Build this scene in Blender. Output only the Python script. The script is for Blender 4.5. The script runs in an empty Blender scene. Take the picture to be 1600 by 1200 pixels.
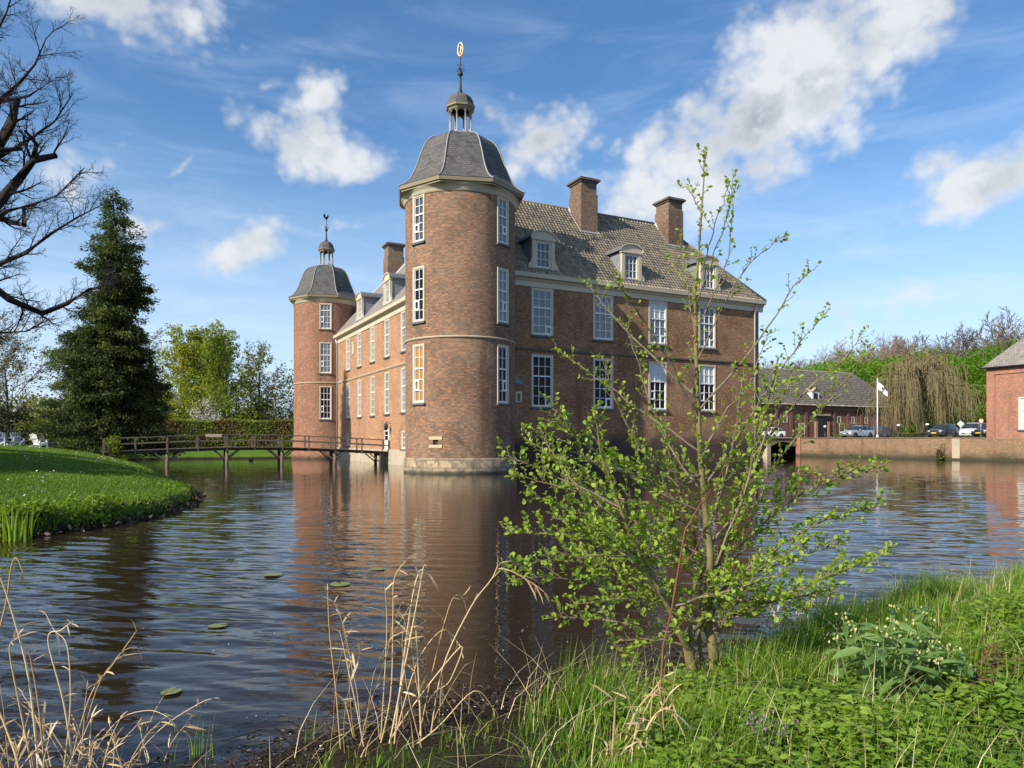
import bpy, math, random
import numpy as np
from mathutils import Vector, Matrix
rad = math.radians
S = bpy.context.scene
COL = S.collection

# ------------------------------------------------------------------ camera, sky, sun, exposure
CAM_Z, FPX, HZ = 2.1, 1120.0, 688.0            # eye height over the water; focal length and horizon of the photo in pixels
cam_d = bpy.data.cameras.new('camera'); cam = bpy.data.objects.new('camera', cam_d); COL.objects.link(cam)
cam.location = (0, 0, CAM_Z); cam.rotation_euler = (rad(90), 0, 0)
cam_d.sensor_width = 36; cam_d.lens = 36 * FPX / 1600; cam_d.shift_y = (HZ - 600) / 1600
cam_d.clip_start = 0.05; cam_d.clip_end = 3000
S.camera = cam
S.view_settings.view_transform = 'Standard'; S.view_settings.look = 'None'
S.view_settings.exposure = 0.45; S.view_settings.gamma = 1.0
S.cycles.max_bounces = 6; S.cycles.diffuse_bounces = 3; S.cycles.glossy_bounces = 3
S.cycles.transmission_bounces = 3; S.cycles.transparent_max_bounces = 4
S.cycles.use_denoising = True
SUN_AZ, SUN_EL = rad(-131.0), rad(33.0)         # azimuth clockwise from +Y
sun_dir = Vector((math.sin(SUN_AZ) * math.cos(SUN_EL), math.cos(SUN_AZ) * math.cos(SUN_EL), math.sin(SUN_EL)))
sd = bpy.data.lights.new('sun', 'SUN'); sun = bpy.data.objects.new('sun', sd); COL.objects.link(sun)
sd.energy = 5.0; sd.angle = rad(0.5); sd.color = (1.0, 0.90, 0.76)
sun.rotation_euler = (-sun_dir).to_track_quat('-Z', 'Y').to_euler()
sun.location = (-40, -40, 60)

def NN(nt, typ, **kw):
    n = nt.nodes.new(typ)
    for k, v in kw.items(): setattr(n, k, v)
    return n
def setin(n, **kw):
    for k, v in kw.items(): n.inputs[k.replace('_', ' ')].default_value = v
def math_n(nt, op, a, b=None, c=None):
    n = nt.nodes.new('ShaderNodeMath'); n.operation = op
    for i, x in enumerate((a, b, c)):
        if x is None: continue
        if isinstance(x, (int, float)): n.inputs[i].default_value = x
        else: nt.links.new(x, n.inputs[i])
    return n.outputs[0]
def maprange(nt, val, a, b, c=0.0, d=1.0, smooth=True):
    n = nt.nodes.new('ShaderNodeMapRange')
    if smooth: n.interpolation_type = 'SMOOTHSTEP'
    nt.links.new(val, n.inputs['Value'])
    for k, v in (('From Min', a), ('From Max', b), ('To Min', c), ('To Max', d)): n.inputs[k].default_value = v
    return n.outputs['Result']
def mixc(nt, fac, a, b, blend='MIX'):
    n = nt.nodes.new('ShaderNodeMix'); n.data_type = 'RGBA'; n.blend_type = blend
    for i, x in ((0, fac), (6, a), (7, b)):
        if hasattr(x, 'is_linked') or hasattr(x, 'links'): nt.links.new(x, n.inputs[i])
        elif i == 0: n.inputs[0].default_value = x
        else: n.inputs[i].default_value = (*x, 1) if len(x) == 3 else x
    return n.outputs[2]
def noise_n(nt, vec, scale, detail=4, rough=0.55, dist=0.0):
    n = nt.nodes.new('ShaderNodeTexNoise')
    if vec is not None: nt.links.new(vec, n.inputs['Vector'])
    setin(n, Scale=scale, Detail=detail, Roughness=rough, Distortion=dist)
    return n.outputs['Fac']
def mapping_n(nt, vec, loc=(0, 0, 0), rot=(0, 0, 0), scale=(1, 1, 1), typ='POINT'):
    n = nt.nodes.new('ShaderNodeMapping'); n.vector_type = typ
    nt.links.new(vec, n.inputs['Vector'])
    n.inputs['Location'].default_value = loc; n.inputs['Rotation'].default_value = rot; n.inputs['Scale'].default_value = scale
    return n.outputs[0]

W = bpy.data.worlds.new('World'); S.world = W; W.use_nodes = True
def build_world():
    nt = W.node_tree; nt.nodes.clear()
    out = NN(nt, 'ShaderNodeOutputWorld'); bg = NN(nt, 'ShaderNodeBackground')
    STR = 0.10
    bg.inputs['Strength'].default_value = STR
    nt.links.new(bg.outputs[0], out.inputs[0])
    sky = NN(nt, 'ShaderNodeTexSky'); sky.sky_type = 'NISHITA'; sky.sun_disc = False
    sky.sun_elevation = SUN_EL; sky.sun_rotation = SUN_AZ % (2 * math.pi)
    sky.altitude = 0; sky.air_density = 1.0; sky.dust_density = 0.6; sky.ozone_density = 3.0
    tc = NN(nt, 'ShaderNodeTexCoord'); sep = NN(nt, 'ShaderNodeSeparateXYZ')
    nt.links.new(tc.outputs['Generated'], sep.inputs[0])
    az = math_n(nt, 'ARCTAN2', sep.outputs[0], sep.outputs[1])
    el = math_n(nt, 'ARCSINE', sep.outputs[2])
    cmb = NN(nt, 'ShaderNodeCombineXYZ')
    nt.links.new(az, cmb.inputs[0]); nt.links.new(el, cmb.inputs[1])
    v = cmb.outputs[0]
    # clouds: soft ellipses in azimuth and elevation, broken up by noise
    def px(x, y):
        a = math.atan((x - 800) / FPX)
        return a, math.atan((HZ - y) / math.hypot(FPX, x - 800))
    blobs = [(175, -6, 165, 56, 0, 1.0), (485, 222, 112, 62, -8, 1.0), (508, 150, 50, 48, 0, .95), (572, 248, 42, 42, 0, .8),
             (420, 132, 34, 18, 15, .6), (380, 380, 88, 40, 28, .92), (430, 345, 34, 34, 0, .75), (845, 228, 105, 52, 22, 1.0), (890, 195, 48, 36, 0, .9), (795, 200, 50, 38, 0, .8),
             (690, 242, 55, 24, 15, .7),
             (1225, 135, 335, 112, 35, 1.15), (1130, 228, 215, 92, 22, 1.08), (1020, 285, 130, 58, 10, .80), (1400, 40, 210, 75, 28, 1.0),
             (1550, 282, 140, 44, 20, 1.0), (1480, 262, 62, 40, 10, .75), (1610, 245, 80, 42, 20, .85), (225, 365, 48, 42, 0, .66), (110, 280, 95, 50, 5, .62),
             (285, 255, 60, 11, 40, .62), (215, 285, 120, 12, 10, .52), (220, 205, 40, 14, 40, .5), (1310, 480, 260, 60, 5, .42), (520, 350, 60, 25, 10, .5)]
    wn = NN(nt, 'ShaderNodeTexNoise'); nt.links.new(v, wn.inputs['Vector']); setin(wn, Scale=9.0, Detail=3.0)
    vs = NN(nt, 'ShaderNodeVectorMath'); vs.operation = 'MULTIPLY_ADD'
    nt.links.new(wn.outputs['Color'], vs.inputs[0]); vs.inputs[1].default_value = (0.05, 0.05, 0); 
    sh = NN(nt, 'ShaderNodeVectorMath'); sh.operation = 'SUBTRACT'; nt.links.new(v, sh.inputs[0]); sh.inputs[1].default_value = (0.025, 0.025, 0)
    nt.links.new(sh.outputs[0], vs.inputs[2])
    vw = vs.outputs[0]
    best = None
    for (x, y, rx, ry, rot, wt) in blobs:
        a, e = px(x, y)
        m = mapping_n(nt, vw, (a, e, 0), (0, 0, rad(rot)), (rx / FPX, ry / FPX, 1), 'TEXTURE')
        ln = NN(nt, 'ShaderNodeVectorMath'); ln.operation = 'LENGTH'; nt.links.new(m, ln.inputs[0])
        g = math_n(nt, 'MULTIPLY_ADD', ln.outputs['Value'], -0.62 * wt, wt)
        if best is None: best = g
        else:
            mx = NN(nt, 'ShaderNodeMath'); mx.operation = 'SMOOTH_MAX'; mx.inputs[2].default_value = 0.18
            nt.links.new(best, mx.inputs[0]); nt.links.new(g, mx.inputs[1]); best = mx.outputs[0]
    vm = mapping_n(nt, v, (0, 0, 0), (0, 0, rad(-28)), (1, 1.25, 1))
    f1 = math_n(nt, 'ADD', math_n(nt, 'MULTIPLY', noise_n(nt, vm, 6.0, 10, 0.58, 0.35), 0.72), math_n(nt, 'MULTIPLY', noise_n(nt, vm, 19.0, 8, 0.6, 0.5), 0.28))
    vo = NN(nt, 'ShaderNodeTexVoronoi'); vo.feature = 'F1'; nt.links.new(vm, vo.inputs['Vector']); setin(vo, Scale=15.0, Detail=2.0, Roughness=0.55, Lacunarity=2.3)
    bil = math_n(nt, 'MULTIPLY_ADD', vo.outputs['Distance'], -0.44, 0.37)
    dens = math_n(nt, 'ADD', math_n(nt, 'ADD', best, bil), math_n(nt, 'MULTIPLY_ADD', f1, 1.35, -0.675))
    cl = maprange(nt, dens, 0.34, 0.84)
    # thin cirrus, and milkier air towards the horizon
    vc = mapping_n(nt, v, (0, 0, 0), (0, 0, rad(-24)), (1.6, 7.5, 1))
    ci = maprange(nt, noise_n(nt, vc, 2.6, 8, 0.62, 0.6), 0.40, 0.80, 0, 0.36)
    lowf = maprange(nt, el, 0.0, 0.42, 1.0, 0.25)
    ci = math_n(nt, 'MULTIPLY', ci, math_n(nt, 'ADD', lowf, 0.25))
    hz = maprange(nt, el, -0.02, 0.42, 0.80, 0.0)
    # blue of the clear sky
    hs = NN(nt, 'ShaderNodeHueSaturation'); setin(hs, Saturation=1.18, Value=SKYV); nt.links.new(sky.outputs[0], hs.inputs['Color'])
    k = 1 / STR
    base = mixc(nt, hz, hs.outputs[0], (0.50 * k, 0.64 * k, 0.83 * k))
    base = mixc(nt, ci, base, (0.66 * k, 0.76 * k, 0.90 * k))
    # cloud shading: thick middles and undersides greyer
    sft = mapping_n(nt, v, (0.012, -0.02, 0), (0, 0, rad(-28)), (1, 1.25, 1))
    f2 = noise_n(nt, sft, 7.0, 7, 0.55, 0.35)
    shd = maprange(nt, math_n(nt, 'ADD', math_n(nt, 'SUBTRACT', f2, f1), math_n(nt, 'MULTIPLY', bil, -0.30)), -0.10, 0.12)
    thick = maprange(nt, dens, 0.60, 1.25)
    g1 = math_n(nt, 'MULTIPLY', math_n(nt, 'MULTIPLY_ADD', thick, 0.75, 0.25), shd)
    cc = mixc(nt, g1, (0.62 * k, 0.64 * k, 0.665 * k), (0.28 * k, 0.32 * k, 0.37 * k))
    fin = mixc(nt, math_n(nt, 'MULTIPLY', cl, 0.95), base, cc)
    nt.links.new(fin, bg.inputs['Color'])
SKYV = 1.28
build_world()

# ------------------------------------------------------------------ helpers
def P(x, y, D):
    """where the point seen at photo pixel (x, y) stands when it is D metres in front"""
    return Vector(((x - 800) / FPX * D, D, CAM_Z + (HZ - y) / FPX * D))
def link(o, parent=None):
    COL.objects.link(o)
    if parent is not None: o.parent = parent
    return o
def tag(o, label=None, cat=None, group=None, kind=None):
    if label: o['label'] = label
    if cat: o['category'] = cat
    if group: o['group'] = group
    if kind: o['kind'] = kind
    return o
def empty(name, loc=(0, 0, 0), rz=0.0):
    o = bpy.data.objects.new(name, None); o.location = loc; o.rotation_euler = (0, 0, rz); o.empty_display_size = 0.2
    return link(o)
def copy_tree(o, parent=None):
    c = o.copy(); COL.objects.link(c); c.parent = parent
    for ch in list(o.children): copy_tree(ch, c)
    return c

class MB:
    """collects shapes of one part and links them as one mesh"""
    def __init__(s): s.v = []; s.f = []; s.uv = []; s.m = []; s.sm = []
    def face(s, pts, uv=None, m=0, smooth=False):
        i = len(s.v); s.v.extend([tuple(p) for p in pts]); s.f.append(list(range(i, i + len(pts)))); s.uv.append(uv); s.m.append(m); s.sm.append(smooth)
    def box(s, x0, x1, y0, y1, z0, z1, m=0, T=None):
        c = [(x0, y0, z0), (x1, y0, z0), (x1, y1, z0), (x0, y1, z0), (x0, y0, z1), (x1, y0, z1), (x1, y1, z1), (x0, y1, z1)]
        if T is not None: c = [T @ Vector(p) for p in c]
        for q in ((0, 3, 2, 1), (4, 5, 6, 7), (0, 1, 5, 4), (1, 2, 6, 5), (2, 3, 7, 6), (3, 0, 4, 7)):
            s.face([c[k] for k in q], None, m)
    def beam(s, a, b, w, h, m=0):
        a = Vector(a); b = Vector(b); d = b - a; L = d.length; d.normalize()
        up = Vector((0, 0, 1)) if abs(d.z) < 0.95 else Vector((0, 1, 0))
        x = d.cross(up).normalized(); y = x.cross(d).normalized()
        T = Matrix((( x.x, y.x, d.x, a.x), (x.y, y.y, d.y, a.y), (x.z, y.z, d.z, a.z), (0, 0, 0, 1)))
        s.box(-w / 2, w / 2, -h / 2, h / 2, 0, L, m, T)
    def tube(s, pts, radii, n=6, m=0, cap=True, smooth=True):
        pts = [Vector(p) for p in pts]
        if isinstance(radii, (int, float)): radii = [radii] * len(pts)
        rings = []; up = None
        for i, p in enumerate(pts):
            d = (pts[min(i + 1, len(pts) - 1)] - pts[max(i - 1, 0)])
            if d.length < 1e-9: d = Vector((0, 0, 1))
            d.normalize()
            if up is None:
                up = d.orthogonal().normalized()
            up = (up - d * up.dot(d))
            up = up.normalized() if up.length > 1e-6 else d.orthogonal().normalized()
            x = up; y = d.cross(x)
            i0 = len(s.v)
            for k in range(n):
                a = 2 * math.pi * k / n
                s.v.append(tuple(p + (x * math.cos(a) + y * math.sin(a)) * radii[i]))
            rings.append(i0)
        for a, b in zip(rings, rings[1:]):
            for k in range(n):
                s.f.append([a + k, a + (k + 1) % n, b + (k + 1) % n, b + k]); s.uv.append(None); s.m.append(m); s.sm.append(smooth)
        if cap:
            s.f.append([rings[0] + k for k in range(n)][::-1]); s.uv.append(None); s.m.append(m); s.sm.append(False)
            s.f.append([rings[-1] + k for k in range(n)]); s.uv.append(None); s.m.append(m); s.sm.append(False)
    def lathe(s, prof, n=32, m=0, smooth=True, a0=0.0, c=(0, 0), uvr=None, close=False):
        """prof: list of (r, z) from bottom to top"""
        i0 = len(s.v)
        for r, z in prof:
            for k in range(n):
                a = a0 + 2 * math.pi * k / n
                s.v.append((c[0] + r * math.cos(a), c[1] + r * math.sin(a), z))
        for j in range(len(prof) - 1):
            for k in range(n):
                k2 = (k + 1) % n
                s.f.append([i0 + j * n + k, i0 + j * n + k2, i0 + (j + 1) * n + k2, i0 + (j + 1) * n + k])
                R = uvr or max(prof[j][0], prof[j + 1][0])
                u0 = R * 2 * math.pi * k / n; u1 = R * 2 * math.pi * (k + 1) / n
                L0 = sum(math.hypot(prof[q + 1][0] - prof[q][0], prof[q + 1][1] - prof[q][1]) for q in range(j))
                L1 = L0 + math.hypot(prof[j + 1][0] - prof[j][0], prof[j + 1][1] - prof[j][1])
                z0 = prof[0][1]
                s.uv.append([(u0, z0 + L0), (u1, z0 + L0), (u1, z0 + L1), (u0, z0 + L1)]); s.m.append(m); s.sm.append(smooth)
        if close:
            for j, rev in ((0, True), (len(prof) - 1, False)):
                q = [i0 + j * n + k for k in range(n)]
                s.f.append(q[::-1] if rev else q); s.uv.append(None); s.m.append(m); s.sm.append(False)
    def prism(s, outline, y0, y1, m=0):
        """outline: (x, z) points counter-clockwise seen from -Y; extruded along Y"""
        n = len(outline)
        s.face([(x, y0, z) for x, z in outline], None, m)
        s.face([(x, y1, z) for x, z in reversed(outline)], None, m)
        for k in range(n):
            a = outline[k]; b = outline[(k + 1) % n]
            s.face([(a[0], y0, a[1]), (a[0], y1, a[1]), (b[0], y1, b[1]), (b[0], y0, b[1])], None, m)
    def mesh(s, name, mats):
        me = bpy.data.meshes.new(name); me.from_pydata(s.v, [], s.f)
        for m in (mats if isinstance(mats, (list, tuple)) else [mats]): me.materials.append(m)
        me.polygons.foreach_set('material_index', s.m); me.polygons.foreach_set('use_smooth', s.sm)
        uvl = me.uv_layers.new(name='UVMap').data
        me.update()
        for p, uv in zip(me.polygons, s.uv):
            if uv is None:
                nx, ny, nz = (abs(c) for c in p.normal)
                for li in p.loop_indices:
                    x, y, z = me.vertices[me.loops[li].vertex_index].co
                    uvl[li].uv = (y, z) if nx >= ny and nx >= nz else ((x, z) if ny >= nz else (x, y))
            else:
                for li, q in zip(p.loop_indices, uv): uvl[li].uv = q
        return me
    def build(s, name, mats, parent=None, loc=None, rz=None):
        o = bpy.data.objects.new(name, s.mesh(name, mats)); link(o, parent)
        if loc is not None: o.location = loc
        if rz is not None: o.rotation_euler = (0, 0, rz)
        return o

def np_mesh(name, V, F, mats, tint=None, fmat=None, smooth=False):
    """mesh from numpy arrays; F is (m, k)"""
    me = bpy.data.meshes.new(name); V = np.asarray(V, np.float32); F = np.asarray(F, np.int32)
    me.vertices.add(len(V)); me.vertices.foreach_set('co', V.ravel())
    k = F.shape[1]
    me.loops.add(F.size); me.loops.foreach_set('vertex_index', F.ravel())
    me.polygons.add(len(F)); me.polygons.foreach_set('loop_start', np.arange(0, F.size, k, dtype=np.int32))
    me.polygons.foreach_set('loop_total', np.full(len(F), k, np.int32))
    for m in (mats if isinstance(mats, (list, tuple)) else [mats]): me.materials.append(m)
    if fmat is not None: me.polygons.foreach_set('material_index', np.asarray(fmat, np.int32))
    me.polygons.foreach_set('use_smooth', np.full(len(F), smooth, bool))
    me.update(calc_edges=True)
    if tint is not None:
        a = me.attributes.new('tint', 'FLOAT', 'POINT'); a.data.foreach_set('value', np.asarray(tint, np.float32))
    me.validate()
    return me
def np_obj(name, V, F, mats, parent=None, **kw):
    return link(bpy.data.objects.new(name, np_mesh(name, V, F, mats, **kw)), parent)

# ------------------------------------------------------------------ materials
def new_mat(name):
    m = bpy.data.materials.new(name); m.use_nodes = True; nt = m.node_tree
    return m, nt, nt.nodes['Principled BSDF']
def bump_to(nt, b, h, strength=0.4, dist=0.02):
    n = NN(nt, 'ShaderNodeBump'); n.inputs['Strength'].default_value = strength; n.inputs['Distance'].default_value = dist
    nt.links.new(h, n.inputs['Height']); nt.links.new(n.outputs[0], b.inputs['Normal'])
def plain(name, col, rough=0.6, var=0.15, scale=3.0, metal=0.0, spec=0.4, bump=0.0):
    m, nt, b = new_mat(name)
    g = NN(nt, 'ShaderNodeTexCoord')
    f = noise_n(nt, g.outputs['Object'], scale, 5)
    lo = tuple(c * (1 - var) for c in col); hi = tuple(min(1, c * (1 + var)) for c in col)
    nt.links.new(mixc(nt, f, lo, hi), b.inputs['Base Color'])
    setin(b, Roughness=rough, Metallic=metal); b.inputs['Specular IOR Level'].default_value = spec
    if bump: bump_to(nt, b, noise_n(nt, g.outputs['Object'], scale * 6, 4), bump, 0.02)
    return m
def brick_mat(name, c1, c2, mortar, extra, stain_z=None, bw=0.20, bh=0.064, stain_amt=0.8, dark=(0.035, 0.03, 0.028), patch=0.5):
    m, nt, b = new_mat(name)
    uv = NN(nt, 'ShaderNodeUVMap'); tc = NN(nt, 'ShaderNodeTexCoord')
    br = NN(nt, 'ShaderNodeTexBrick'); nt.links.new(uv.outputs[0], br.inputs['Vector'])
    setin(br, Scale=1.0, Mortar_Size=0.009, Mortar_Smooth=0.2, Bias=0.0, Brick_Width=bw, Row_Height=bh)
    br.inputs['Color1'].default_value = (*c1, 1); br.inputs['Color2'].default_value = (*c2, 1); br.inputs['Mortar'].default_value = (*mortar, 1)
    # odd bricks of a third colour
    mp = mapping_n(nt, uv.outputs[0], (0, 0, 0), (0, 0, 0), (1 / bw, 1 / bh, 1))
    fl = NN(nt, 'ShaderNodeVectorMath'); fl.operation = 'FLOOR'; nt.links.new(mp, fl.inputs[0])
    wn = NN(nt, 'ShaderNodeTexWhiteNoise'); wn.noise_dimensions = '2D'; nt.links.new(fl.outputs[0], wn.inputs['Vector'])
    odd = maprange(nt, wn.outputs['Value'], 0.64, 0.70, 0, 0.85)
    col = mixc(nt, math_n(nt, 'MULTIPLY', odd, math_n(nt, 'SUBTRACT', 1.0, br.outputs['Fac'])), br.outputs['Color'], extra)
    big = noise_n(nt, tc.outputs['Object'], 0.35, 6, 0.62)
    col = mixc(nt, maprange(nt, big, 0.35, 0.7, 0, patch), col, tuple(x * 0.5 for x in c2), 'MIX')
    lite = maprange(nt, wn.outputs['Value'], 0.16, 0.10, 0, 0.55)
    col = mixc(nt, lite, col, tuple(min(1, x * 1.45) for x in c1))
    big2 = noise_n(nt, tc.outputs['Object'], 1.3, 5, 0.6)
    col = mixc(nt, maprange(nt, big2, 0.56, 0.8, 0, 0.30), col, tuple(min(1, x * 1.25) for x in mortar))
    # run-off: dark and pale streaks down the wall
    sk = noise_n(nt, mapping_n(nt, tc.outputs['Object'], scale=(0.9, 0.9, 0.10)), 1.0, 5, 0.65)
    col = mixc(nt, maprange(nt, sk, 0.52, 0.74, 0, 0.55), col, tuple(x * 0.32 for x in c2))
    sk2 = noise_n(nt, mapping_n(nt, tc.outputs['Object'], loc=(7.3, 2.1, 0.4), scale=(1.3, 1.3, 0.14)), 1.0, 5, 0.65)
    col = mixc(nt, maprange(nt, sk2, 0.62, 0.80, 0, 0.40), col, mortar)
    wl = NN(nt, 'ShaderNodeSeparateXYZ'); nt.links.new(tc.outputs['Object'], wl.inputs[0])
    wz = math_n(nt, 'ADD', wl.outputs[2], math_n(nt, 'MULTIPLY_ADD', noise_n(nt, tc.outputs['Object'], 1.6, 5, 0.65), -0.7, 0.35))
    col = mixc(nt, maprange(nt, wz, 0.10, 0.50, 0.85, 0.0), col, (0.045, 0.045, 0.028))
    if stain_z is not None:
        sp = NN(nt, 'ShaderNodeSeparateXYZ'); nt.links.new(tc.outputs['Object'], sp.inputs[0])
        zz = math_n(nt, 'ADD', sp.outputs[2], math_n(nt, 'MULTIPLY_ADD', noise_n(nt, tc.outputs['Object'], 0.5, 6, 0.65), -2.4, 1.2))
        st = maprange(nt, zz, stain_z - 0.7, stain_z + 0.7, stain_amt, 0.0)
        col = mixc(nt, st, col, dark)
    nt.links.new(col, b.inputs['Base Color'])
    setin(b, Roughness=0.9); b.inputs['Specular IOR Level'].default_value = 0.2
    bump_to(nt, b, math_n(nt, 'ADD', math_n(nt, 'MULTIPLY', br.outputs['Fac'], -0.8), math_n(nt, 'MULTIPLY', wn.outputs['Value'], 0.5)), 0.6, 0.012)
    return m
def leaf_mat(name, c0, c1, c2, trans=0.45, rough=0.55, spec=0.3):
    m, nt, b = new_mat(name)
    at = NN(nt, 'ShaderNodeAttribute'); at.attribute_name = 'tint'
    rp = NN(nt, 'ShaderNodeValToRGB'); cr = rp.color_ramp
    cr.elements[0].color = (*c0, 1); cr.elements[1].color = (*c2, 1); e = cr.elements.new(0.5); e.color = (*c1, 1)
    nt.links.new(at.outputs['Fac'], rp.inputs[0])
    nt.links.new(rp.outputs[0], b.inputs['Base Color']); setin(b, Roughness=rough); b.inputs['Specular IOR Level'].default_value = spec
    tr = NN(nt, 'ShaderNodeBsdfTranslucent')
    hs = NN(nt, 'ShaderNodeHueSaturation'); setin(hs, Hue=0.485, Saturation=1.1, Value=1.5); nt.links.new(rp.outputs[0], hs.inputs['Color']); nt.links.new(hs.outputs[0], tr.inputs['Color'])
    mx = NN(nt, 'ShaderNodeMixShader'); mx.inputs[0].default_value = trans
    nt.links.new(b.outputs[0], mx.inputs[1]); nt.links.new(tr.outputs[0], mx.inputs[2])
    nt.links.new(mx.outputs[0], nt.nodes['Material Output'].inputs[0])
    return m
def bark_mat(name, c0, c1, scale=8.0):
    m, nt, b = new_mat(name); tc = NN(nt, 'ShaderNodeTexCoord')
    f = noise_n(nt, mapping_n(nt, tc.outputs['Object'], scale=(1, 1, 0.35)), scale, 6, 0.65)
    nt.links.new(mixc(nt, maprange(nt, f, 0.3, 0.7), c0, c1), b.inputs['Base Color']); setin(b, Roughness=0.85)
    b.inputs['Specular IOR Level'].default_value = 0.2
    bump_to(nt, b, f, 0.6, 0.03)
    return m

M = {}
M['tower_brick'] = brick_mat('tower brick', (0.33, 0.165, 0.085), (0.20, 0.105, 0.062), (0.36, 0.29, 0.21), (0.095, 0.07, 0.058), patch=0.45, stain_z=0.9, stain_amt=0.35)
M['far_tower_brick'] = brick_mat('far tower brick', (0.37, 0.145, 0.072), (0.24, 0.10, 0.058), (0.36, 0.28, 0.21), (0.14, 0.085, 0.065), patch=0.3)
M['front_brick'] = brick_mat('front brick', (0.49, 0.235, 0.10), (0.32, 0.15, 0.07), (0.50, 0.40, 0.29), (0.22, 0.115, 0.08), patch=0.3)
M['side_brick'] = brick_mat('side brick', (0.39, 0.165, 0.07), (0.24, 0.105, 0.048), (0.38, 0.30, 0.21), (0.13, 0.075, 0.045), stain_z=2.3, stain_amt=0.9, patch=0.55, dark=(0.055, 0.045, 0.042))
M['quay_brick'] = brick_mat('quay brick', (0.30, 0.155, 0.08), (0.20, 0.12, 0.065), (0.34, 0.29, 0.20), (0.14, 0.115, 0.065), stain_z=0.55, stain_amt=0.8, dark=(0.05, 0.05, 0.03), patch=0.25)
M['gate_brick'] = brick_mat('gatehouse brick', (0.38, 0.15, 0.078), (0.26, 0.105, 0.06), (0.46, 0.34, 0.27), (0.20, 0.09, 0.07), patch=0.2)
M['barn_brick'] = brick_mat('barn brick', (0.20, 0.07, 0.05), (0.13, 0.055, 0.045), (0.22, 0.16, 0.13), (0.08, 0.045, 0.04), patch=0.3)
M['chimney_brick'] = brick_mat('chimney brick', (0.24, 0.14, 0.08), (0.16, 0.095, 0.06), (0.30, 0.25, 0.2), (0.10, 0.075, 0.06), patch=0.5)
M['cream'] = plain('cream paint', (0.54, 0.47, 0.34), 0.5, 0.10, 2.0)
M['stone_trim'] = plain('sandstone trim', (0.40, 0.33, 0.22), 0.85, 0.25, 1.5)
M['white_paint'] = plain('white paint', (0.80, 0.80, 0.78), 0.45, 0.04, 4.0)
M['sill'] = plain('blue stone sill', (0.10, 0.105, 0.115), 0.7, 0.2, 5.0)
M['plaster'] = plain('weathered plaster', (0.42, 0.36, 0.26), 0.9, 0.35, 0.9, bump=0.2)
M['lead'] = plain('lead flashing', (0.46, 0.47, 0.48), 0.55, 0.15, 3.0)
M['lead_dark'] = plain('dark lead', (0.13, 0.14, 0.15), 0.55, 0.25, 3.0)
M['zinc'] = plain('zinc pipe', (0.40, 0.41, 0.42), 0.45, 0.15, 3.0, metal=0.3)
M['iron'] = plain('black iron', (0.025, 0.025, 0.028), 0.5, 0.2, 8.0)
M['gold'] = plain('gilt metal', (0.62, 0.36, 0.18), 0.4, 0.1, 8.0, metal=0.7)
M['wood_grey'] = plain('weathered timber', (0.145, 0.12, 0.09), 0.85, 0.45, 2.5, bump=0.3)
M['wood_dark'] = plain('dark timber', (0.055, 0.045, 0.038), 0.8, 0.4, 2.5, bump=0.3)  # darker tone for beams, castle-end piles and the garden table
M['cap_stone'] = plain('dark coping stone', (0.12, 0.105, 0.09), 0.85, 0.35, 3.0)
M['white_flag'] = plain('white cloth', (0.78, 0.79, 0.82), 0.8, 0.04, 2.0)
M['black'] = plain('matt black', (0.02, 0.02, 0.022), 0.6, 0.2, 4.0)
def glass_mat(name, col, rough=0.05, spec=0.8):
    m, nt, b = new_mat(name); tc = NN(nt, 'ShaderNodeTexCoord')
    f = noise_n(nt, tc.outputs['Object'], 1.1, 3)
    nt.links.new(mixc(nt, f, tuple(c * 0.6 for c in col), tuple(c * 1.4 for c in col)), b.inputs['Base Color'])
    setin(b, Roughness=rough); b.inputs['Specular IOR Level'].default_value = spec
    bump_to(nt, b, noise_n(nt, tc.outputs['Object'], 2.2, 2), 0.12, 0.02)
    return m
M['glass_dark'] = glass_mat('dark window glass', (0.012, 0.012, 0.013), 0.06, 0.12)
M['glass_grey'] = glass_mat('glass over curtains with sky tint', (0.13, 0.145, 0.17), 0.08)  # grey-blue base colour holds reflected sky as well as pale curtains
M['glass_mid'] = glass_mat('window glass', (0.055, 0.06, 0.07), 0.06)
M['glass_shutter'] = glass_mat('glass over orange shutters', (0.36, 0.20, 0.065), 0.15, 0.4)
M['blind'] = glass_mat('glass over pale blind', (0.50, 0.54, 0.52), 0.25, 0.5)
def ashlar_mat():
    m, nt, b = new_mat('sandstone blocks'); uv = NN(nt, 'ShaderNodeUVMap'); tc = NN(nt, 'ShaderNodeTexCoord')
    br = NN(nt, 'ShaderNodeTexBrick'); nt.links.new(uv.outputs[0], br.inputs['Vector'])
    setin(br, Scale=1.0, Mortar_Size=0.018, Brick_Width=0.85, Row_Height=0.48)
    br.inputs['Color1'].default_value = (0.42, 0.33, 0.20, 1); br.inputs['Color2'].default_value = (0.30, 0.23, 0.15, 1); br.inputs['Mortar'].default_value = (0.20, 0.15, 0.10, 1)
    f = noise_n(nt, tc.outputs['Object'], 2.2, 7, 0.65)
    c = mixc(nt, maprange(nt, f, 0.40, 0.66, 0, 0.85), br.outputs['Color'], (0.13, 0.105, 0.075))
    sp = NN(nt, 'ShaderNodeSeparateXYZ'); nt.links.new(tc.outputs['Object'], sp.inputs[0])
    c = mixc(nt, maprange(nt, math_n(nt, 'ADD', sp.outputs[2], math_n(nt, 'MULTIPLY', f, -0.25)), -0.06, 0.16, 0.9, 0.0), c, (0.05, 0.05, 0.032))
    nt.links.new(c, b.inputs['Base Color']); setin(b, Roughness=0.9)
    bump_to(nt, b, math_n(nt, 'SUBTRACT', f, math_n(nt, 'MULTIPLY', br.outputs['Fac'], 0.7)), 0.7, 0.04)
    return m
M['ashlar'] = ashlar_mat()
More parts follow.
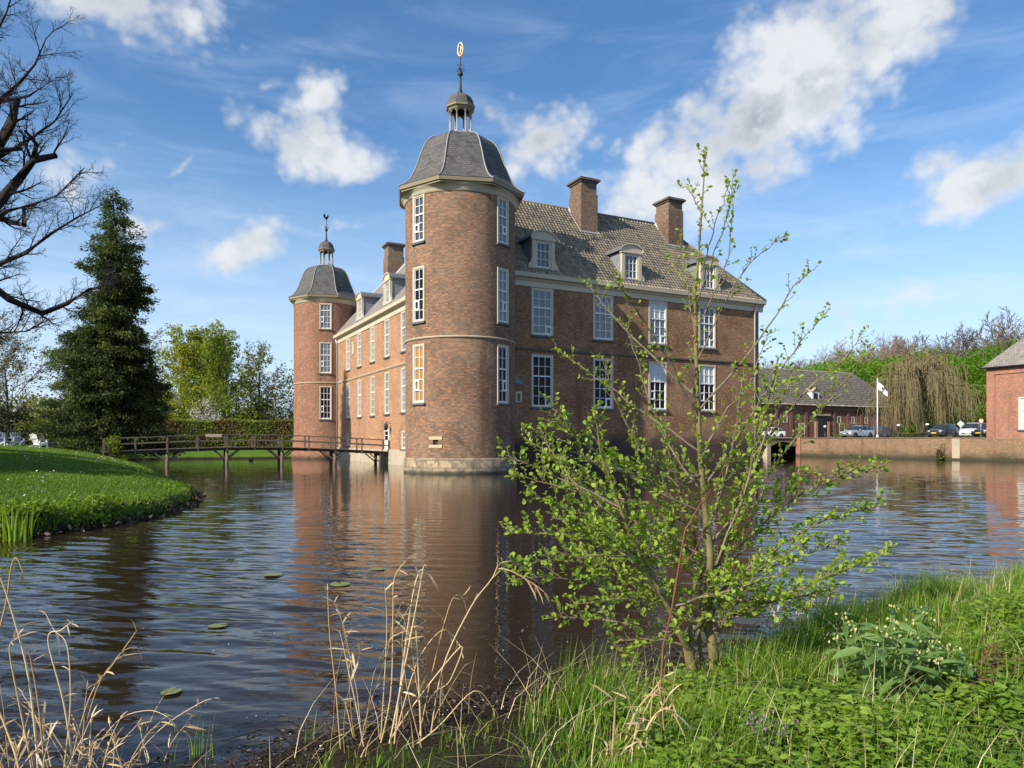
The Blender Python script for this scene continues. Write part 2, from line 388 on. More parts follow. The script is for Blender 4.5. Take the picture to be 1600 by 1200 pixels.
def tile_mat(name, cols, tw, th, mort=(0.03, 0.028, 0.025), patch=None, bump=0.5, dirt=0.35, gap=0.012):
    """rows of tiles or slates in UV metres, each tile its own tone"""
    m, nt, b = new_mat(name); uv = NN(nt, 'ShaderNodeUVMap'); tc = NN(nt, 'ShaderNodeTexCoord')
    br = NN(nt, 'ShaderNodeTexBrick'); nt.links.new(uv.outputs[0], br.inputs['Vector'])
    setin(br, Scale=1.0, Mortar_Size=gap, Mortar_Smooth=0.4, Brick_Width=tw, Row_Height=th)
    br.offset = 0.5
    br.inputs['Color1'].default_value = (0, 0, 0, 1); br.inputs['Color2'].default_value = (1, 1, 1, 1); br.inputs['Mortar'].default_value = (0.5, 0.5, 0.5, 1)
    rp = NN(nt, 'ShaderNodeValToRGB'); cr = rp.color_ramp
    cr.elements[0].color = (*cols[0], 1); cr.elements[1].color = (*cols[-1], 1)
    for i, c in enumerate(cols[1:-1]): cr.elements.new((i + 1) / (len(cols) - 1)).color = (*c, 1)
    nt.links.new(br.outputs['Color'], rp.inputs[0])
    f = noise_n(nt, tc.outputs['Object'], 0.9, 7, 0.65)
    c = mixc(nt, maprange(nt, f, 0.45, 0.75, 0, dirt), rp.outputs[0], patch or tuple(x * 0.5 for x in cols[0]))
    c = mixc(nt, math_n(nt, 'MULTIPLY', br.outputs['Fac'], 0.8), c, mort)
    nt.links.new(c, b.inputs['Base Color']); setin(b, Roughness=0.75); b.inputs['Specular IOR Level'].default_value = 0.35
    bump_to(nt, b, math_n(nt, 'MULTIPLY_ADD', br.outputs['Fac'], -1.0, math_n(nt, 'MULTIPLY', f, 0.5)), bump, 0.03)
    return m
M['pantile'] = tile_mat('grey tan pantiles', [(0.17, 0.15, 0.12), (0.37, 0.31, 0.23), (0.29, 0.255, 0.20), (0.45, 0.36, 0.24), (0.22, 0.20, 0.17), (0.39, 0.335, 0.25)], 0.30, 0.36, patch=(0.15, 0.13, 0.10), gap=0.022, bump=0.3, dirt=0.22)
M['slate'] = tile_mat('grey slate', [(0.060, 0.060, 0.060), (0.095, 0.095, 0.092), (0.125, 0.123, 0.115), (0.08, 0.08, 0.08)], 0.30, 0.17, patch=(0.17, 0.16, 0.13), dirt=0.55)
M['slate_blue'] = tile_mat('blue slate cheek', [(0.19, 0.21, 0.24), (0.25, 0.27, 0.30), (0.22, 0.24, 0.28)], 0.30, 0.20, dirt=0.3)
M['thatch'] = tile_mat('weathered grey tiles', [(0.17, 0.155, 0.135), (0.26, 0.24, 0.205), (0.22, 0.20, 0.18), (0.30, 0.27, 0.22)], 0.28, 0.34, patch=(0.11, 0.10, 0.08), dirt=0.5)
# ------------------------------------------------------------------ castle
TH = math.atan2(0.4549, 0.8907)                 # long walls of the castle run this way
CX, CY = -3.46, 48.1                            # centre of the near tower
UX, UY, VX, VY = 0.8907, 0.4549, -0.4549, 0.8907
def loc2w(t, s, z=0.0): return Vector((CX + t * UX + s * VX, CY + t * UY + s * VY, z))
castle = empty('castle', (CX, CY, 0), TH)
tag(castle, 'brick moated castle with two domed round corner towers, standing in the water', 'castle')

def cut(lo, hi, cuts, step=None):
    pts = {round(lo, 4), round(hi, 4)}
    for c in cuts:
        if lo < c < hi: pts.add(round(c, 4))
    if step:
        n = max(1, int(round((hi - lo) / step)))
        for i in range(n + 1):
            q = lo + (hi - lo) * i / n
            if all(abs(q - c) > step * 0.25 for c in pts): pts.add(round(q, 4))
    return sorted(pts)
def wall_holes(mb, a0, a1, z0, z1, holes, fn, step=None, uvs=1.0, smooth=False):
    A = cut(a0, a1, [h[0] for h in holes] + [h[1] for h in holes], step); Z = cut(z0, z1, [h[2] for h in holes] + [h[3] for h in holes])
    for i in range(len(A) - 1):
        for j in range(len(Z) - 1):
            am, zm = (A[i] + A[i + 1]) / 2, (Z[j] + Z[j + 1]) / 2
            if any(h[0] < am < h[1] and h[2] < zm < h[3] for h in holes): continue
            q = [(A[i], Z[j]), (A[i + 1], Z[j]), (A[i + 1], Z[j + 1]), (A[i], Z[j + 1])]
            mb.face([fn(a, z) for a, z in q], [(a * uvs, z) for a, z in q], 0, smooth)

_wm = {}
def window_meshes(w, h, cols, rows, split, vent, glass, bars=0.035):
    key = (w, h, cols, rows, split, vent, glass)
    if key in _wm: return _wm[key]
    fw = 0.13
    f = MB()
    f.box(-w / 2, -w / 2 + fw, -0.035, 0.2, 0, h); f.box(w / 2 - fw, w / 2, -0.035, 0.2, 0, h)
    f.box(-w / 2 + fw, w / 2 - fw, -0.032, 0.2, h - fw, h); f.box(-w / 2 + fw, w / 2 - fw, -0.032, 0.2, 0, 0.09)
    s = MB(); iw = w - 2 * fw; x0 = -iw / 2; z0, z1 = 0.09, h - fw; r = 0.055
    s.box(x0, x0 + r, 0.02, 0.09, z0, z1); s.box(-x0 - r, -x0, 0.02, 0.09, z0, z1)
    s.box(x0 + r, -x0 - r, 0.022, 0.09, z0, z0 + r + 0.02); s.box(x0 + r, -x0 - r, 0.022, 0.09, z1 - r, z1)
    zs = [z0 + (z1 - z0) * k / rows for k in range(1, rows)]
    for k, z in enumerate(zs, 1):
        if k == split: s.box(x0 + r, -x0 - r, 0.005, 0.085, z - 0.045, z + 0.045)
        else: s.box(x0 + r, -x0 - r, 0.04, 0.085, z - bars / 2, z + bars / 2)
    for k in range(1, cols):
        x = x0 + iw * k / cols
        s.box(x - bars / 2, x + bars / 2, 0.036, 0.084, z0 + r, z1 - r)
    if vent:
        c, rr = vent; xa, xb = x0 + iw * c / cols, x0 + iw * (c + 1) / cols; za, zb = z0 + (z1 - z0) * rr / rows, z0 + (z1 - z0) * (rr + 1) / rows
        t = 0.085
        s.box(xa, xa + t, 0.0, 0.08, za, zb); s.box(xb - t, xb, 0.0, 0.08, za, zb)
        s.box(xa + t, xb - t, 0.001, 0.08, za, za + t * 1.3); s.box(xa + t, xb - t, 0.001, 0.08, zb - t * 1.3, zb)
    p = MB(); p.box(x0 + 0.01, -x0 - 0.01, 0.087, 0.12, z0 + 0.01, z1 - 0.01)
    si = MB(); si.box(-w / 2 - 0.06, w / 2 + 0.06, -0.13, 0.15, -0.13, -0.002)
    _wm[key] = (f.mesh('window_frame', M['cream']), s.mesh('sash', M['white_paint']), p.mesh('pane', M[glass]), si.mesh('sill', M['sill']))
    return _wm[key]
def window(parent, loc, rz, w, h, cols=3, rows=5, split=3, vent=None, glass='glass_mid', label=None, sill=True):
    fm, sm, pm, im = window_meshes(w, h, cols, rows, split, vent, glass)
    o = link(bpy.data.objects.new('window', fm), parent); o.location = loc; o.rotation_euler = (0, 0, rz)
    link(bpy.data.objects.new('sash', sm), o); link(bpy.data.objects.new('pane', pm), o)
    if sill: link(bpy.data.objects.new('sill', im), o)
    if label: o['label'] = label
    return o

def sweep(mb, prof, a, b, axis='x', m=0):
    """profile (off, z) swept along local x (off = y) or along y (off = x)"""
    n = len(prof)
    def pt(k, q): return (q, prof[k][0], prof[k][1]) if axis == 'x' else (prof[k][0], q, prof[k][1])
    for k in range(n):
        k2 = (k + 1) % n
        mb.face([pt(k, a), pt(k2, a), pt(k2, b), pt(k, b)], None, m)
    mb.face([pt(k, a) for k in range(n)][::-1], None, m); mb.face([pt(k, b) for k in range(n)], None, m)

T0 = 0.4                                        # plane of the long entrance front (faces -x here)
TE, SE = 27.25, 40.1                            # ends of the two wings
WD = 11.5
def castle_body():
    # right hand wall: faces -y
    win_t = [6.3, 11.5, 16.6, 21.6]; ww = 1.78
    kinds_up = ['glass_grey', 'glass_grey', 'glass_grey', 'glass_mid']; kinds_lo = ['glass_dark', 'glass_dark', 'glass_dark', 'glass_dark']
    holes = []
    for t in win_t: holes += [(t - ww / 2, t + ww / 2, 9.55, 12.9), (t - ww / 2, t + ww / 2, 4.45, 8.2)]
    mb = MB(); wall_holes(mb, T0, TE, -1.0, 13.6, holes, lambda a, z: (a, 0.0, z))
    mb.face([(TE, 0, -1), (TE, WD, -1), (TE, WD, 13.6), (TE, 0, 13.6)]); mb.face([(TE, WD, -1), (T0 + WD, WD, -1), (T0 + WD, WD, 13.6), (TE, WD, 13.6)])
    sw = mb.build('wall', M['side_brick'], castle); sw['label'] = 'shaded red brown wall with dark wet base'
    for i, t in enumerate(win_t):
        window(castle, (t, 0, 9.55), 0, ww, 3.35, 3, 5, 3, (2, 0) if i != 1 else None, kinds_up[i])
        window(castle, (t, 0, 4.45), 0, ww, 3.75, 3, 5, 3, (2, 0) if i < 2 else (0, 1), kinds_lo[i])
        if i in (2, 3):
            for z0, hh, kind in ((4.45, 3.75, 0), (9.55, 3.35, 1)):
                if i == 3 and kind: continue
                b = MB(); b.box(t - ww / 2 + 0.16, t + ww / 2 - 0.16, 0.083, 0.0865, z0 + hh * (0.6 if kind == 0 else 0.62), z0 + hh - 0.15)
                b.build('blind', M['blind'], castle)
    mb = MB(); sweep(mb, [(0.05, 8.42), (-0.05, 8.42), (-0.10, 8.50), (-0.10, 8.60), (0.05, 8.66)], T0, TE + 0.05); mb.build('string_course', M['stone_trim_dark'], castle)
    corn = [(0.1, 12.93), (-0.07, 12.93), (-0.07, 13.28), (-0.16, 13.36), (-0.22, 13.47), (-0.44, 13.53), (-0.47, 13.83), (0.1, 13.83)]
    mb = MB(); sweep(mb, corn, T0, TE + 0.45); mb.build('cornice', M['cream'], castle)
    # entrance front: faces -x
    win_s = [8.4, 13.0, 17.7, 22.3, 27.0, 31.6]; ww = 1.5
    holes = []
    for s in win_s: holes += [(s - ww / 2, s + ww / 2, 9.55, 12.9), (s - ww / 2, s + ww / 2, 4.45, 8.2)]
    holes += [(12.4, 13.6, 1.35, 2.9), (31.1, 32.1, 1.5, 2.9), (17.1, 18.3, 1.15, 3.1), (8.0, 8.9, 1.35, 2.9)]
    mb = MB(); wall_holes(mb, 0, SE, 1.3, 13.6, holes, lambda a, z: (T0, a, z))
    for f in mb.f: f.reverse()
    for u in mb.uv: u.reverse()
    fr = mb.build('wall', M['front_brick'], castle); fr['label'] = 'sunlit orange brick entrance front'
    mb = MB(); mb.face([(T0, SE, -1), (T0 + WD, SE, -1), (T0 + WD, SE, 13.6), (T0, SE, 13.6)][::-1]); mb.face([(T0 + WD, SE, -1), (T0 + WD, WD, -1), (T0 + WD, WD, 13.6), (T0 + WD, SE, 13.6)][::-1])
    mb.build('wall', M['front_brick'], castle)
    mb = MB(); mb.box(T0 - 0.12, T0 + 0.1, 0.2, SE, -1, 1.3); mb.build('plinth', M['plaster'], castle)
    R = rad(-90)
    for i, s in enumerate(win_s):
        window(castle, (T0, s, 9.55), R, ww, 3.35, 3, 5, 3, None, ['glass_mid', 'glass_mid', 'glass_mid', 'glass_grey', 'glass_mid', 'glass_grey'][i])
        window(castle, (T0, s, 4.45), R, ww, 3.75, 3, 5, 3, None, ['glass_mid', 'glass_grey', 'glass_mid', 'glass_mid', 'glass_grey', 'glass_grey'][i])
    window(castle, (T0, 13.0, 1.35), R, 1.2, 1.55, 2, 3, 9, None, 'glass_mid'); window(castle, (T0, 8.45, 1.35), R, 0.9, 1.55, 2, 3, 9, None, 'glass_mid')
    window(castle, (T0, 31.6, 1.5), R, 1.0, 1.4, 2, 3, 9, None, 'glass_dark')
    d = MB(); d.box(-0.6, 0.6, -0.05, 0.2, 0, 1.95); d.box(-0.42, -0.05, -0.08, -0.04, 0.15, 0.9); d.box(0.05, 0.42, -0.08, -0.04, 0.15, 0.9)
    do = d.build('door', M['white_paint'], castle, (T0, 17.7, 1.15), R)
    g = MB(); 
    for x in (-0.42, -0.12, 0.18):
        for z in (1.02, 1.42): g.box(x, x + 0.24, -0.07, -0.045, z, z + 0.34)
    g.build('door_pane', M['glass_dark'], do)
    mb = MB(); sweep(mb, [(T0 + 0.05, 8.42), (T0 + 0.05, 8.66), (T0 - 0.10, 8.60), (T0 - 0.10, 8.50), (T0 - 0.05, 8.42)], 0, SE, 'y'); mb.build('string_course', M['stone_trim'], castle)
    mb = MB(); sweep(mb, [(T0 + a, z) for a, z in corn][::-1], 0, SE, 'y'); mb.build('cornice', M['cream'], castle)
    mb = MB(); mb.box(T0 - 0.06, T0 + 0.05, 29.1, 29.75, 11.2, 12.1); mb.box(T0 - 0.09, T0 + 0.05, 29.0, 29.85, 12.12, 12.3); mb.box(T0 - 0.08, T0 + 0.05, 29.05, 29.8, 11.02, 11.18); mb.build('stone_plaque', M['cream'], castle)
    # rain pipes and the lantern by the door
    mb = MB(); mb.tube([(T0 - 0.3, 36.0, 13.4), (T0 - 0.12, 36.05, 12.8), (T0 - 0.12, 36.1, 0.2)], 0.075, 8); mb.build('rain_pipe', M['zinc'], castle)
    mb = MB(); mb.tube([(26.7, -0.3, 13.5), (26.7, -0.12, 12.8), (26.7, -0.12, -0.1)], 0.075, 8); mb.build('rain_pipe', M['zinc'], castle)
    mb = MB(); mb.beam((T0, 16.6, 3.55), (T0 - 0.5, 16.6, 3.75), 0.05, 0.05); mb.lathe([(0.06, 2.95), (0.17, 3.05), (0.2, 3.45), (0.05, 3.62)], 6, c=(T0 - 0.45, 16.6), close=True); mb.build('wall_lantern', M['iron'], castle)
    # closet turret in the corner beside the near tower
    mb = MB(); mb.box(3.2, 4.35, -0.75, 0.1, -1, 5.95); tu = mb.build('closet_turret', M['side_brick'], castle)
    mb = MB(); mb.face([(3.1, -0.85, 5.95), (4.45, -0.85, 5.95), (3.75, 0, 7.0)]); mb.face([(4.45, -0.85, 5.95), (4.45, 0.0, 5.95), (3.75, 0, 7.0)]); mb.face([(3.1, 0.0, 5.95), (3.1, -0.85, 5.95), (3.75, 0, 7.0)]); mb.build('roof', M['slate_blue'], tu)
    window(castle, (4.0, -0.76, 4.7), 0, 0.5, 0.75, 1, 1, 9, None, 'glass_dark', sill=False)
    # small putlog holes and pale pipe stain are left to the brick

def pantiles(mb, corners, tw=0.30, th=0.36, amp=0.045, lift=0.05):
    """real waved tiles over a roof slope: corners eave-left, eave-right, ridge-right, ridge-left"""
    a, b, c, d = [Vector(p) for p in corners]
    X = (b - a).normalized(); up = (d - a) - X * (d - a).dot(X); H = up.length; Y = up.normalized(); N = X.cross(Y)
    xl0, xr0, xl1, xr1 = 0.0, (b - a).dot(X), (d - a).dot(X), (c - a).dot(X)
    nx = int(xr0 / tw * 6); rows = int(H / th)
    vs = []; ys = []
    for r in range(rows + 1):
        ys.append((r * H / (rows + 1), lift)); ys.append(((r + 1) * H / (rows + 1), 0.0))
    V = np.zeros((len(ys), nx + 1, 3)); U = np.zeros((len(ys), nx + 1, 2))
    xs = np.linspace(min(xl0, xl1), max(xr0, xr1), nx + 1)
    for j, (y, l) in enumerate(ys):
        f = y / H; lo = xl0 + (xl1 - xl0) * f; hi = xr0 + (xr1 - xr0) * f
        x = np.clip(xs, lo, hi); ph = x / tw
        h = amp * (np.cos(2 * np.pi * ph) + 0.35 * np.cos(4 * np.pi * ph + 0.8)) + l
        p = np.array(a)[None] + np.outer(x, X) + np.array(Y)[None] * y + np.outer(h, N)
        V[j] = p; U[j, :, 0] = x; U[j, :, 1] = y
    i0 = len(mb.v); mb.v.extend(map(tuple, V.reshape(-1, 3))); W1 = nx + 1
    for j in range(len(ys) - 1):
        f = (ys[j][0] + ys[j + 1][0]) / 2 / H; lo = xl0 + (xl1 - xl0) * f; hi = xr0 + (xr1 - xr0) * f
        vv = (ys[j // 2 * 2][0] + 0.12) if j % 2 == 0 else (ys[j][0] - 0.05)
        for i in range(nx):
            if xs[i + 1] < lo or xs[i] > hi: continue
            q = [i0 + j * W1 + i, i0 + j * W1 + i + 1, i0 + (j + 1) * W1 + i + 1, i0 + (j + 1) * W1 + i]
            mb.f.append(q); mb.m.append(0); mb.sm.append(j % 2 == 0)
            r = j // 2
            uu0, uu1 = U[j, i, 0], U[j, i + 1, 0]; y0, y1 = r * 0.36 + 0.02, r * 0.36 + 0.34
            mb.uv.append([(uu0, y0), (uu1, y0), (uu1, y1), (uu0, y1)])
def slope_face(mb, pts):
    a = Vector(pts[0]); X = (Vector(pts[1]) - a).normalized(); n = X.cross(Vector(pts[-1]) - a).normalized(); Y = n.cross(X)
    mb.face(pts, [((Vector(p) - a).dot(X), (Vector(p) - a).dot(Y)) for p in pts])

EZ, RZ = 13.75, 21.0
def castle_roof():
    e = 0.42; rt = T0 + WD / 2; rs = WD / 2
    # right wing
    mb = MB(); pantiles(mb, [(T0 - e, -e, EZ), (TE + e, -e, EZ), (TE + e - 6.1, rs, RZ), (rt, rs, RZ)])
    slope_face(mb, [(TE + e, -e, EZ), (TE + e, WD + e, EZ), (TE + e - 6.1, rs, RZ)])
    slope_face(mb, [(TE + e, WD + e, EZ), (T0 + WD + e, WD + e, EZ), (rt, rs, RZ), (TE + e - 6.1, rs, RZ)])
    roof = mb.build('roof', M['pantile'], castle); roof['label'] = 'steep tan and grey pantile roof'
    mb = MB(); mb.tube([(rt, rs, RZ + 0.02), (TE + e - 6.1, rs, RZ + 0.02)], 0.13, 8); mb.tube([(TE + e - 6.1, rs, RZ), (TE + e, -e, EZ + 0.05)], 0.12, 8); mb.build('ridge_tiles', M['pantile_ridge'], roof)
    # entrance wing
    mb = MB(); slope_face(mb, [(T0 - e, SE + e, EZ), (T0 - e, -e, EZ), (rt, rs, RZ), (rt, SE + e - 6.1, RZ)])
    slope_face(mb, [(T0 + WD + e, SE + e, EZ), (T0 - e, SE + e, EZ), (rt, SE + e - 6.1, RZ)])
    slope_face(mb, [(T0 + WD + e, WD + e, EZ), (T0 + WD + e, SE + e, EZ), (rt, SE + e - 6.1, RZ), (rt, rs, RZ)])
    r2 = mb.build('roof', M['thatch'], castle); r2['label'] = 'grey roof of the entrance front'
    mb = MB(); mb.tube([(rt, rs, RZ + 0.02), (rt, SE + e - 6.1, RZ + 0.02)], 0.12, 8); mb.tube([(rt, SE + e - 6.1, RZ), (T0 - e, SE + e, EZ + 0.05)], 0.12, 8); mb.build('ridge_tiles', M['lead'], r2)
    # chimneys
    k = (RZ - EZ) / (rs + e)
    def chimney(t, s, w, d, top, slope_t=0.0, slope_s=0.0, zb=19.0):
        mb = MB(); zm = zb + 2.0
        mb.box(t - w / 2 - 0.07, t + w / 2 + 0.07, s - d / 2 - 0.07, s + d / 2 + 0.07, zb - 2.5, zm); mb.box(t - w / 2, t + w / 2, s - d / 2, s + d / 2, zm, top - 0.28)
        c = mb.build('chimney', M['chimney_brick'], castle)
        mb = MB(); mb.box(t - w / 2 - 0.1, t + w / 2 + 0.1, s - d / 2 - 0.1, s + d / 2 + 0.1, top - 0.36, top - 0.22); mb.box(t - w / 2 - 0.24, t + w / 2 + 0.24, s - d / 2 - 0.24, s + d / 2 + 0.24, top - 0.22, top - 0.08); mb.box(t - w / 2 - 0.14, t + w / 2 + 0.14, s - d / 2 - 0.14, s + d / 2 + 0.14, top - 0.08, top)
        mb.build('chimney_cap', M['cap_stone'], c)
        mb = MB(); g = 0.16
        q = [(t - w / 2 - g, s - d / 2 - g), (t + w / 2 + g, s - d / 2 - g), (t + w / 2 + g, s + d / 2 + g), (t - w / 2 - g, s + d / 2 + g)]
        def rz_(x, y): return zb + (x - t) * slope_t + (y - s) * slope_s
        lo = [(x, y, rz_(x, y) - 0.3) for x, y in q]; hi = [(x, y, rz_(x, y) + 0.10) for x, y in q]; inn = [(t + (x - t) * 0.7, s + (y - s) * 0.7, rz_(x, y) + 0.3) for x, y in q]
        for i in range(4):
            j = (i + 1) % 4; mb.face([lo[i], lo[j], hi[j], hi[i]]); mb.face([hi[i], hi[j], inn[j], inn[i]])
        mb.build('flashing', M['lead'], c)
        return c
    def fz(s): return EZ + (s + e) * k
    chimney(12.8, 4.75, 1.45, 1.7, 23.1, 0, k, fz(4.75)); chimney(21.6, 4.75, 1.45, 1.7, 22.85, 0, k, fz(4.75))
    chimney(rt - 0.9, 31.0, 1.7, 1.5, 23.4, k, 0, fz(rs - 0.9))

def dormer(loc, rz, label=None):
    o = empty('dormer', loc, rz); o.parent = castle
    w2, zh = 0.66, 2.05                          # half width of the window, height of the pilasters
    b = MB(); dp = 2.6
    b.box(-w2 - 0.26, -w2, -0.02, 0.2, 0.0, zh); b.box(w2, w2 + 0.26, -0.02, 0.2, 0.0, zh)
    b.box(-w2 - 0.34, w2 + 0.34, -0.08, 0.2, zh, zh + 0.14)
    for sg in (-1, 1):                            # volutes at the foot
        pts = [(w2 + 0.26, 0.0), (w2 + 0.56, 0.0), (w2 + 0.58, 0.12), (w2 + 0.52, 0.34), (w2 + 0.38, 0.46), (w2 + 0.3, 0.7), (w2 + 0.26, 0.95)]
        if sg < 0: pts = [(-x, z) for x, z in pts][::-1]
        b.prism(pts, 0.0, 0.14)
    n = 14; R0 = w2 + 0.36
    arc = [(R0 * math.cos(math.pi * i / n), zh + 0.145 + 0.52 * math.sin(math.pi * i / n)) for i in range(n + 1)]
    b.prism(arc, -0.02, 0.2)
    arc2 = [((R0 + 0.08) * math.cos(math.pi * i / n), zh + 0.145 + 0.62 * math.sin(math.pi * i / n)) for i in range(n + 1)]
    for i in range(n):                            # moulded rim of the arch
        p, q, P2, Q2 = arc[i], arc[i + 1], arc2[i], arc2[i + 1]
        b.face([(p[0], -0.12, p[1]), (P2[0], -0.12, P2[1]), (Q2[0], -0.12, Q2[1]), (q[0], -0.12, q[1])])
        b.face([(p[0], -0.12, p[1]), (q[0], -0.12, q[1]), (q[0], 0, q[1]), (p[0], 0, p[1])])
    b.build('dormer_front', M['cream'], o)
    r = MB()
    for i in range(n):
        p, q = arc2[i], arc2[i + 1]
        r.face([(p[0], -0.12, p[1]), (p[0], dp, p[1]), (q[0], dp, q[1]), (q[0], -0.12, q[1])], None, 0, True)
    r.face([(x, dp, z) for x, z in arc2][::-1])
    r.build('dormer_roof', M['lead_dark'], o)
    c = MB(); c.box(-w2 - 0.2, -w2 - 0.02, 0.2, dp, -0.2, zh + 0.2); c.box(w2 + 0.02, w2 + 0.2, 0.2, dp, -0.2, zh + 0.2); c.build('dormer_cheek', M['slate_blue'], o)
    fm, sm, pm, im = window_meshes(1.32, 1.98, 3, 3, 9, None, 'glass_mid')
    f = link(bpy.data.objects.new('window', fm), o); f.location = (0, 0.05, 0.06)
    sa = link(bpy.data.objects.new('sash', sm), o); sa.location = (0, 0.05, 0.06)
    pa = link(bpy.data.objects.new('pane', pm), o); pa.location = (0, 0.05, 0.06)
    a = MB(); a.box(-w2 - 0.5, w2 + 0.5, -0.06, 0.25, -0.35, 0.02); a.build('apron', M['lead_dark'], o)
    return o

TR = 3.66
def cr_spline(pts, n):
    out = []; m = len(pts)
    for i in range(m - 1):
        p0, p1, p2, p3 = (np.array(pts[max(i - 1, 0)]), np.array(pts[i]), np.array(pts[i + 1]), np.array(pts[min(i + 2, m - 1)]))
        for j in range(n):
            t = j / n
            out.append(tuple(0.5 * (2 * p1 + (p2 - p0) * t + (2 * p0 - 5 * p1 + 4 * p2 - p3) * t * t + (3 * p1 - p0 - 3 * p2 + p3) * t ** 3)))
    out.append(tuple(pts[-1])); return out
def tower(c, azs, brick, glasses, vane, slot=None, far=False):
    ph = lambda a: rad(a) - rad(90) - TH        # azimuth from -Y (clockwise seen from above = negative) to castle-local angle
    ww = 1.12 if not far else 1.36
    half = math.asin(ww / 2 / TR); lv = [(4.45, 3.75), (9.6, 3.5), (14.65, 3.0)]
    if far: lv = [(4.45, 3.75), (9.6, 3.5), (14.55, 2.9)]
    base = -math.pi; holes = []
    angs = []
    for a in azs:
        q = ph(a)
        while q < base: q += 2 * math.pi
        while q > base + 2 * math.pi: q -= 2 * math.pi
        angs.append(q)
        for z, h in lv: holes.append((q - half, q + half, z, z + h))
    if slot is not None:
        q = ph(slot); 
        while q < base: q += 2 * math.pi
        holes.append((q - 0.05, q + 0.05, 1.82, 2.14)); qs = q
    mb = MB(); flare = (lambda z: 0.0) if not far else (lambda z: 0.32 * max(0, (3.2 - z) / 3.2) ** 1.6)
    wall_holes(mb, base, base + 2 * math.pi, -1.0, 17.7, holes + [(0, 0, z, z) for z in (0.5, 1.0, 1.6, 2.4, 3.2)], lambda a, z: (c[0] + (TR + flare(max(z, 0))) * math.cos(a), c[1] + (TR + flare(max(z, 0))) * math.sin(a), z), rad(4), TR, True)
    tw = mb.build('tower_wall', brick, castle); tw['label'] = 'round brick tower nearest the water corner' if not far else 'reddish far round tower behind the footbridge'
    for q, gl in zip(angs, glasses):
        for (z, h), g in zip(lv, gl):
            r = TR * math.cos(half) + 0.02
            window(castle, (c[0] + r * math.cos(q), c[1] + r * math.sin(q), z), q + rad(90), ww, h, 2 if not far else 3, 5 if h > 3.1 else (5 if not far else 4), 3 if h > 3.1 else 3, (0 if q == angs[0] else 1, 1), g)
    if slot is not None:
        mb = MB()
        T = Matrix.Translation((c[0] + TR * math.cos(qs), c[1] + TR * math.sin(qs), 0)) @ Matrix.Rotation(qs + rad(90), 4, 'Z')
        mb.box(-0.46, 0.46, -0.03, 0.12, 2.14, 2.34, 0, T); mb.box(-0.46, 0.46, -0.03, 0.12, 1.63, 1.82, 0, T); mb.build('slot_stone', M['cream_stone'], tw)
        mb = MB(); mb.box(-0.25, 0.25, 0.12, 0.5, 1.75, 2.2, 0, T); mb.build('slot_recess', M['black'], tw)
        mb = MB(); mb.lathe([(TR + 0.0, -1), (TR + 0.11, -1), (TR + 0.11, 0.92), (TR + 0.04, 0.98), (TR - 0.05, 0.99)], 96, 0, True, c=c, uvr=TR); mb.build('plinth', M['ashlar'], tw)
    mb = MB(); mb.lathe([(TR - 0.02, 8.47), (TR + 0.05, 8.49), (TR + 0.08, 8.55), (TR + 0.06, 8.61), (TR - 0.02, 8.64)], 96, 0, True, c=c); mb.build('string_course', M['stone_trim'], tw)
    mb = MB(); mb.lathe([(TR - 0.02, 17.58), (TR + 0.05, 17.60), (TR + 0.06, 17.74), (TR + 0.13, 17.82), (TR + 0.16, 17.90), (TR + 0.26, 17.96), (TR + 0.28, 18.02)], 96, 0, True, c=c); mb.build('cornice', M['cream'], tw)
    a0 = rad(-13.4) - rad(90) - TH              # a corner of the eight sided roof
    mb = MB(); mb.lathe([(TR, 18.0), (4.26, 18.0), (4.26, 18.06), (4.36, 18.12), (4.40, 18.34), (4.2, 18.36)], 8, 0, False, a0, c); ev = mb.build('eaves', M['eaves'], castle)
    prof = cr_spline([(4.42, 18.35), (4.05, 18.56), (3.72, 18.86), (3.48, 19.22), (3.22, 19.78), (2.96, 20.5), (2.66, 21.25), (2.45, 21.62), (2.10, 21.97), (1.6, 22.18), (0.85, 22.38)], 5)
    mb = MB(); mb.lathe(prof, 8, 0, False, a0, c); roof = mb.build('tower_roof', M['slate'], castle)
    mb = MB()
    for k in range(8):
        a = a0 + k * math.pi / 4
        mb.tube([(c[0] + (r + 0.015) * math.cos(a), c[1] + (r + 0.015) * math.sin(a), z + 0.01) for r, z in prof[:-2]], 0.048, 6)
    mb.build('hip_rolls', M['lead_roll'], roof)
    mb = MB(); mb.lathe([(1.0, 22.38), (0.98, 22.50), (0.6, 22.53), (0.05, 22.54)], 8, 0, False, a0, c)
    for k in range(8):
        a = a0 + k * math.pi / 4; x, y = c[0] + 0.74 * math.cos(a), c[1] + 0.74 * math.sin(a)
        mb.tube([(x, y, 22.50), (x, y, 22.64), (x, y, 22.65), (x, y, 24.05), (x, y, 24.06), (x, y, 24.2)], [0.1, 0.1, 0.065, 0.065, 0.095, 0.095], 8)
    mb.build('lantern_columns', M['lead_columns'], roof)
    mb = MB(); mb.lathe([(0.6, 24.12), (0.84, 24.10), (0.88, 24.22), (1.0, 24.27), (1.02, 24.40), (0.9, 24.42)], 8, 0, False, a0, c)
    for k in range(8):                           # little brackets that make the arched tops of the lantern
        a = a0 + k * math.pi / 4; b2 = a + math.pi / 4
        pa = Vector((c[0] + 0.74 * math.cos(a), c[1] + 0.74 * math.sin(a), 0)); pb = Vector((c[0] + 0.74 * math.cos(b2), c[1] + 0.74 * math.sin(b2), 0))
        for p, q in ((pa, pb), (pb, pa)):
            d = (q - p).normalized(); mb.beam(p + Vector((0, 0, 23.93)), p + d * 0.19 + Vector((0, 0, 24.12)), 0.06, 0.07)
    mb.build('lantern_cornice', M['eaves'], roof)
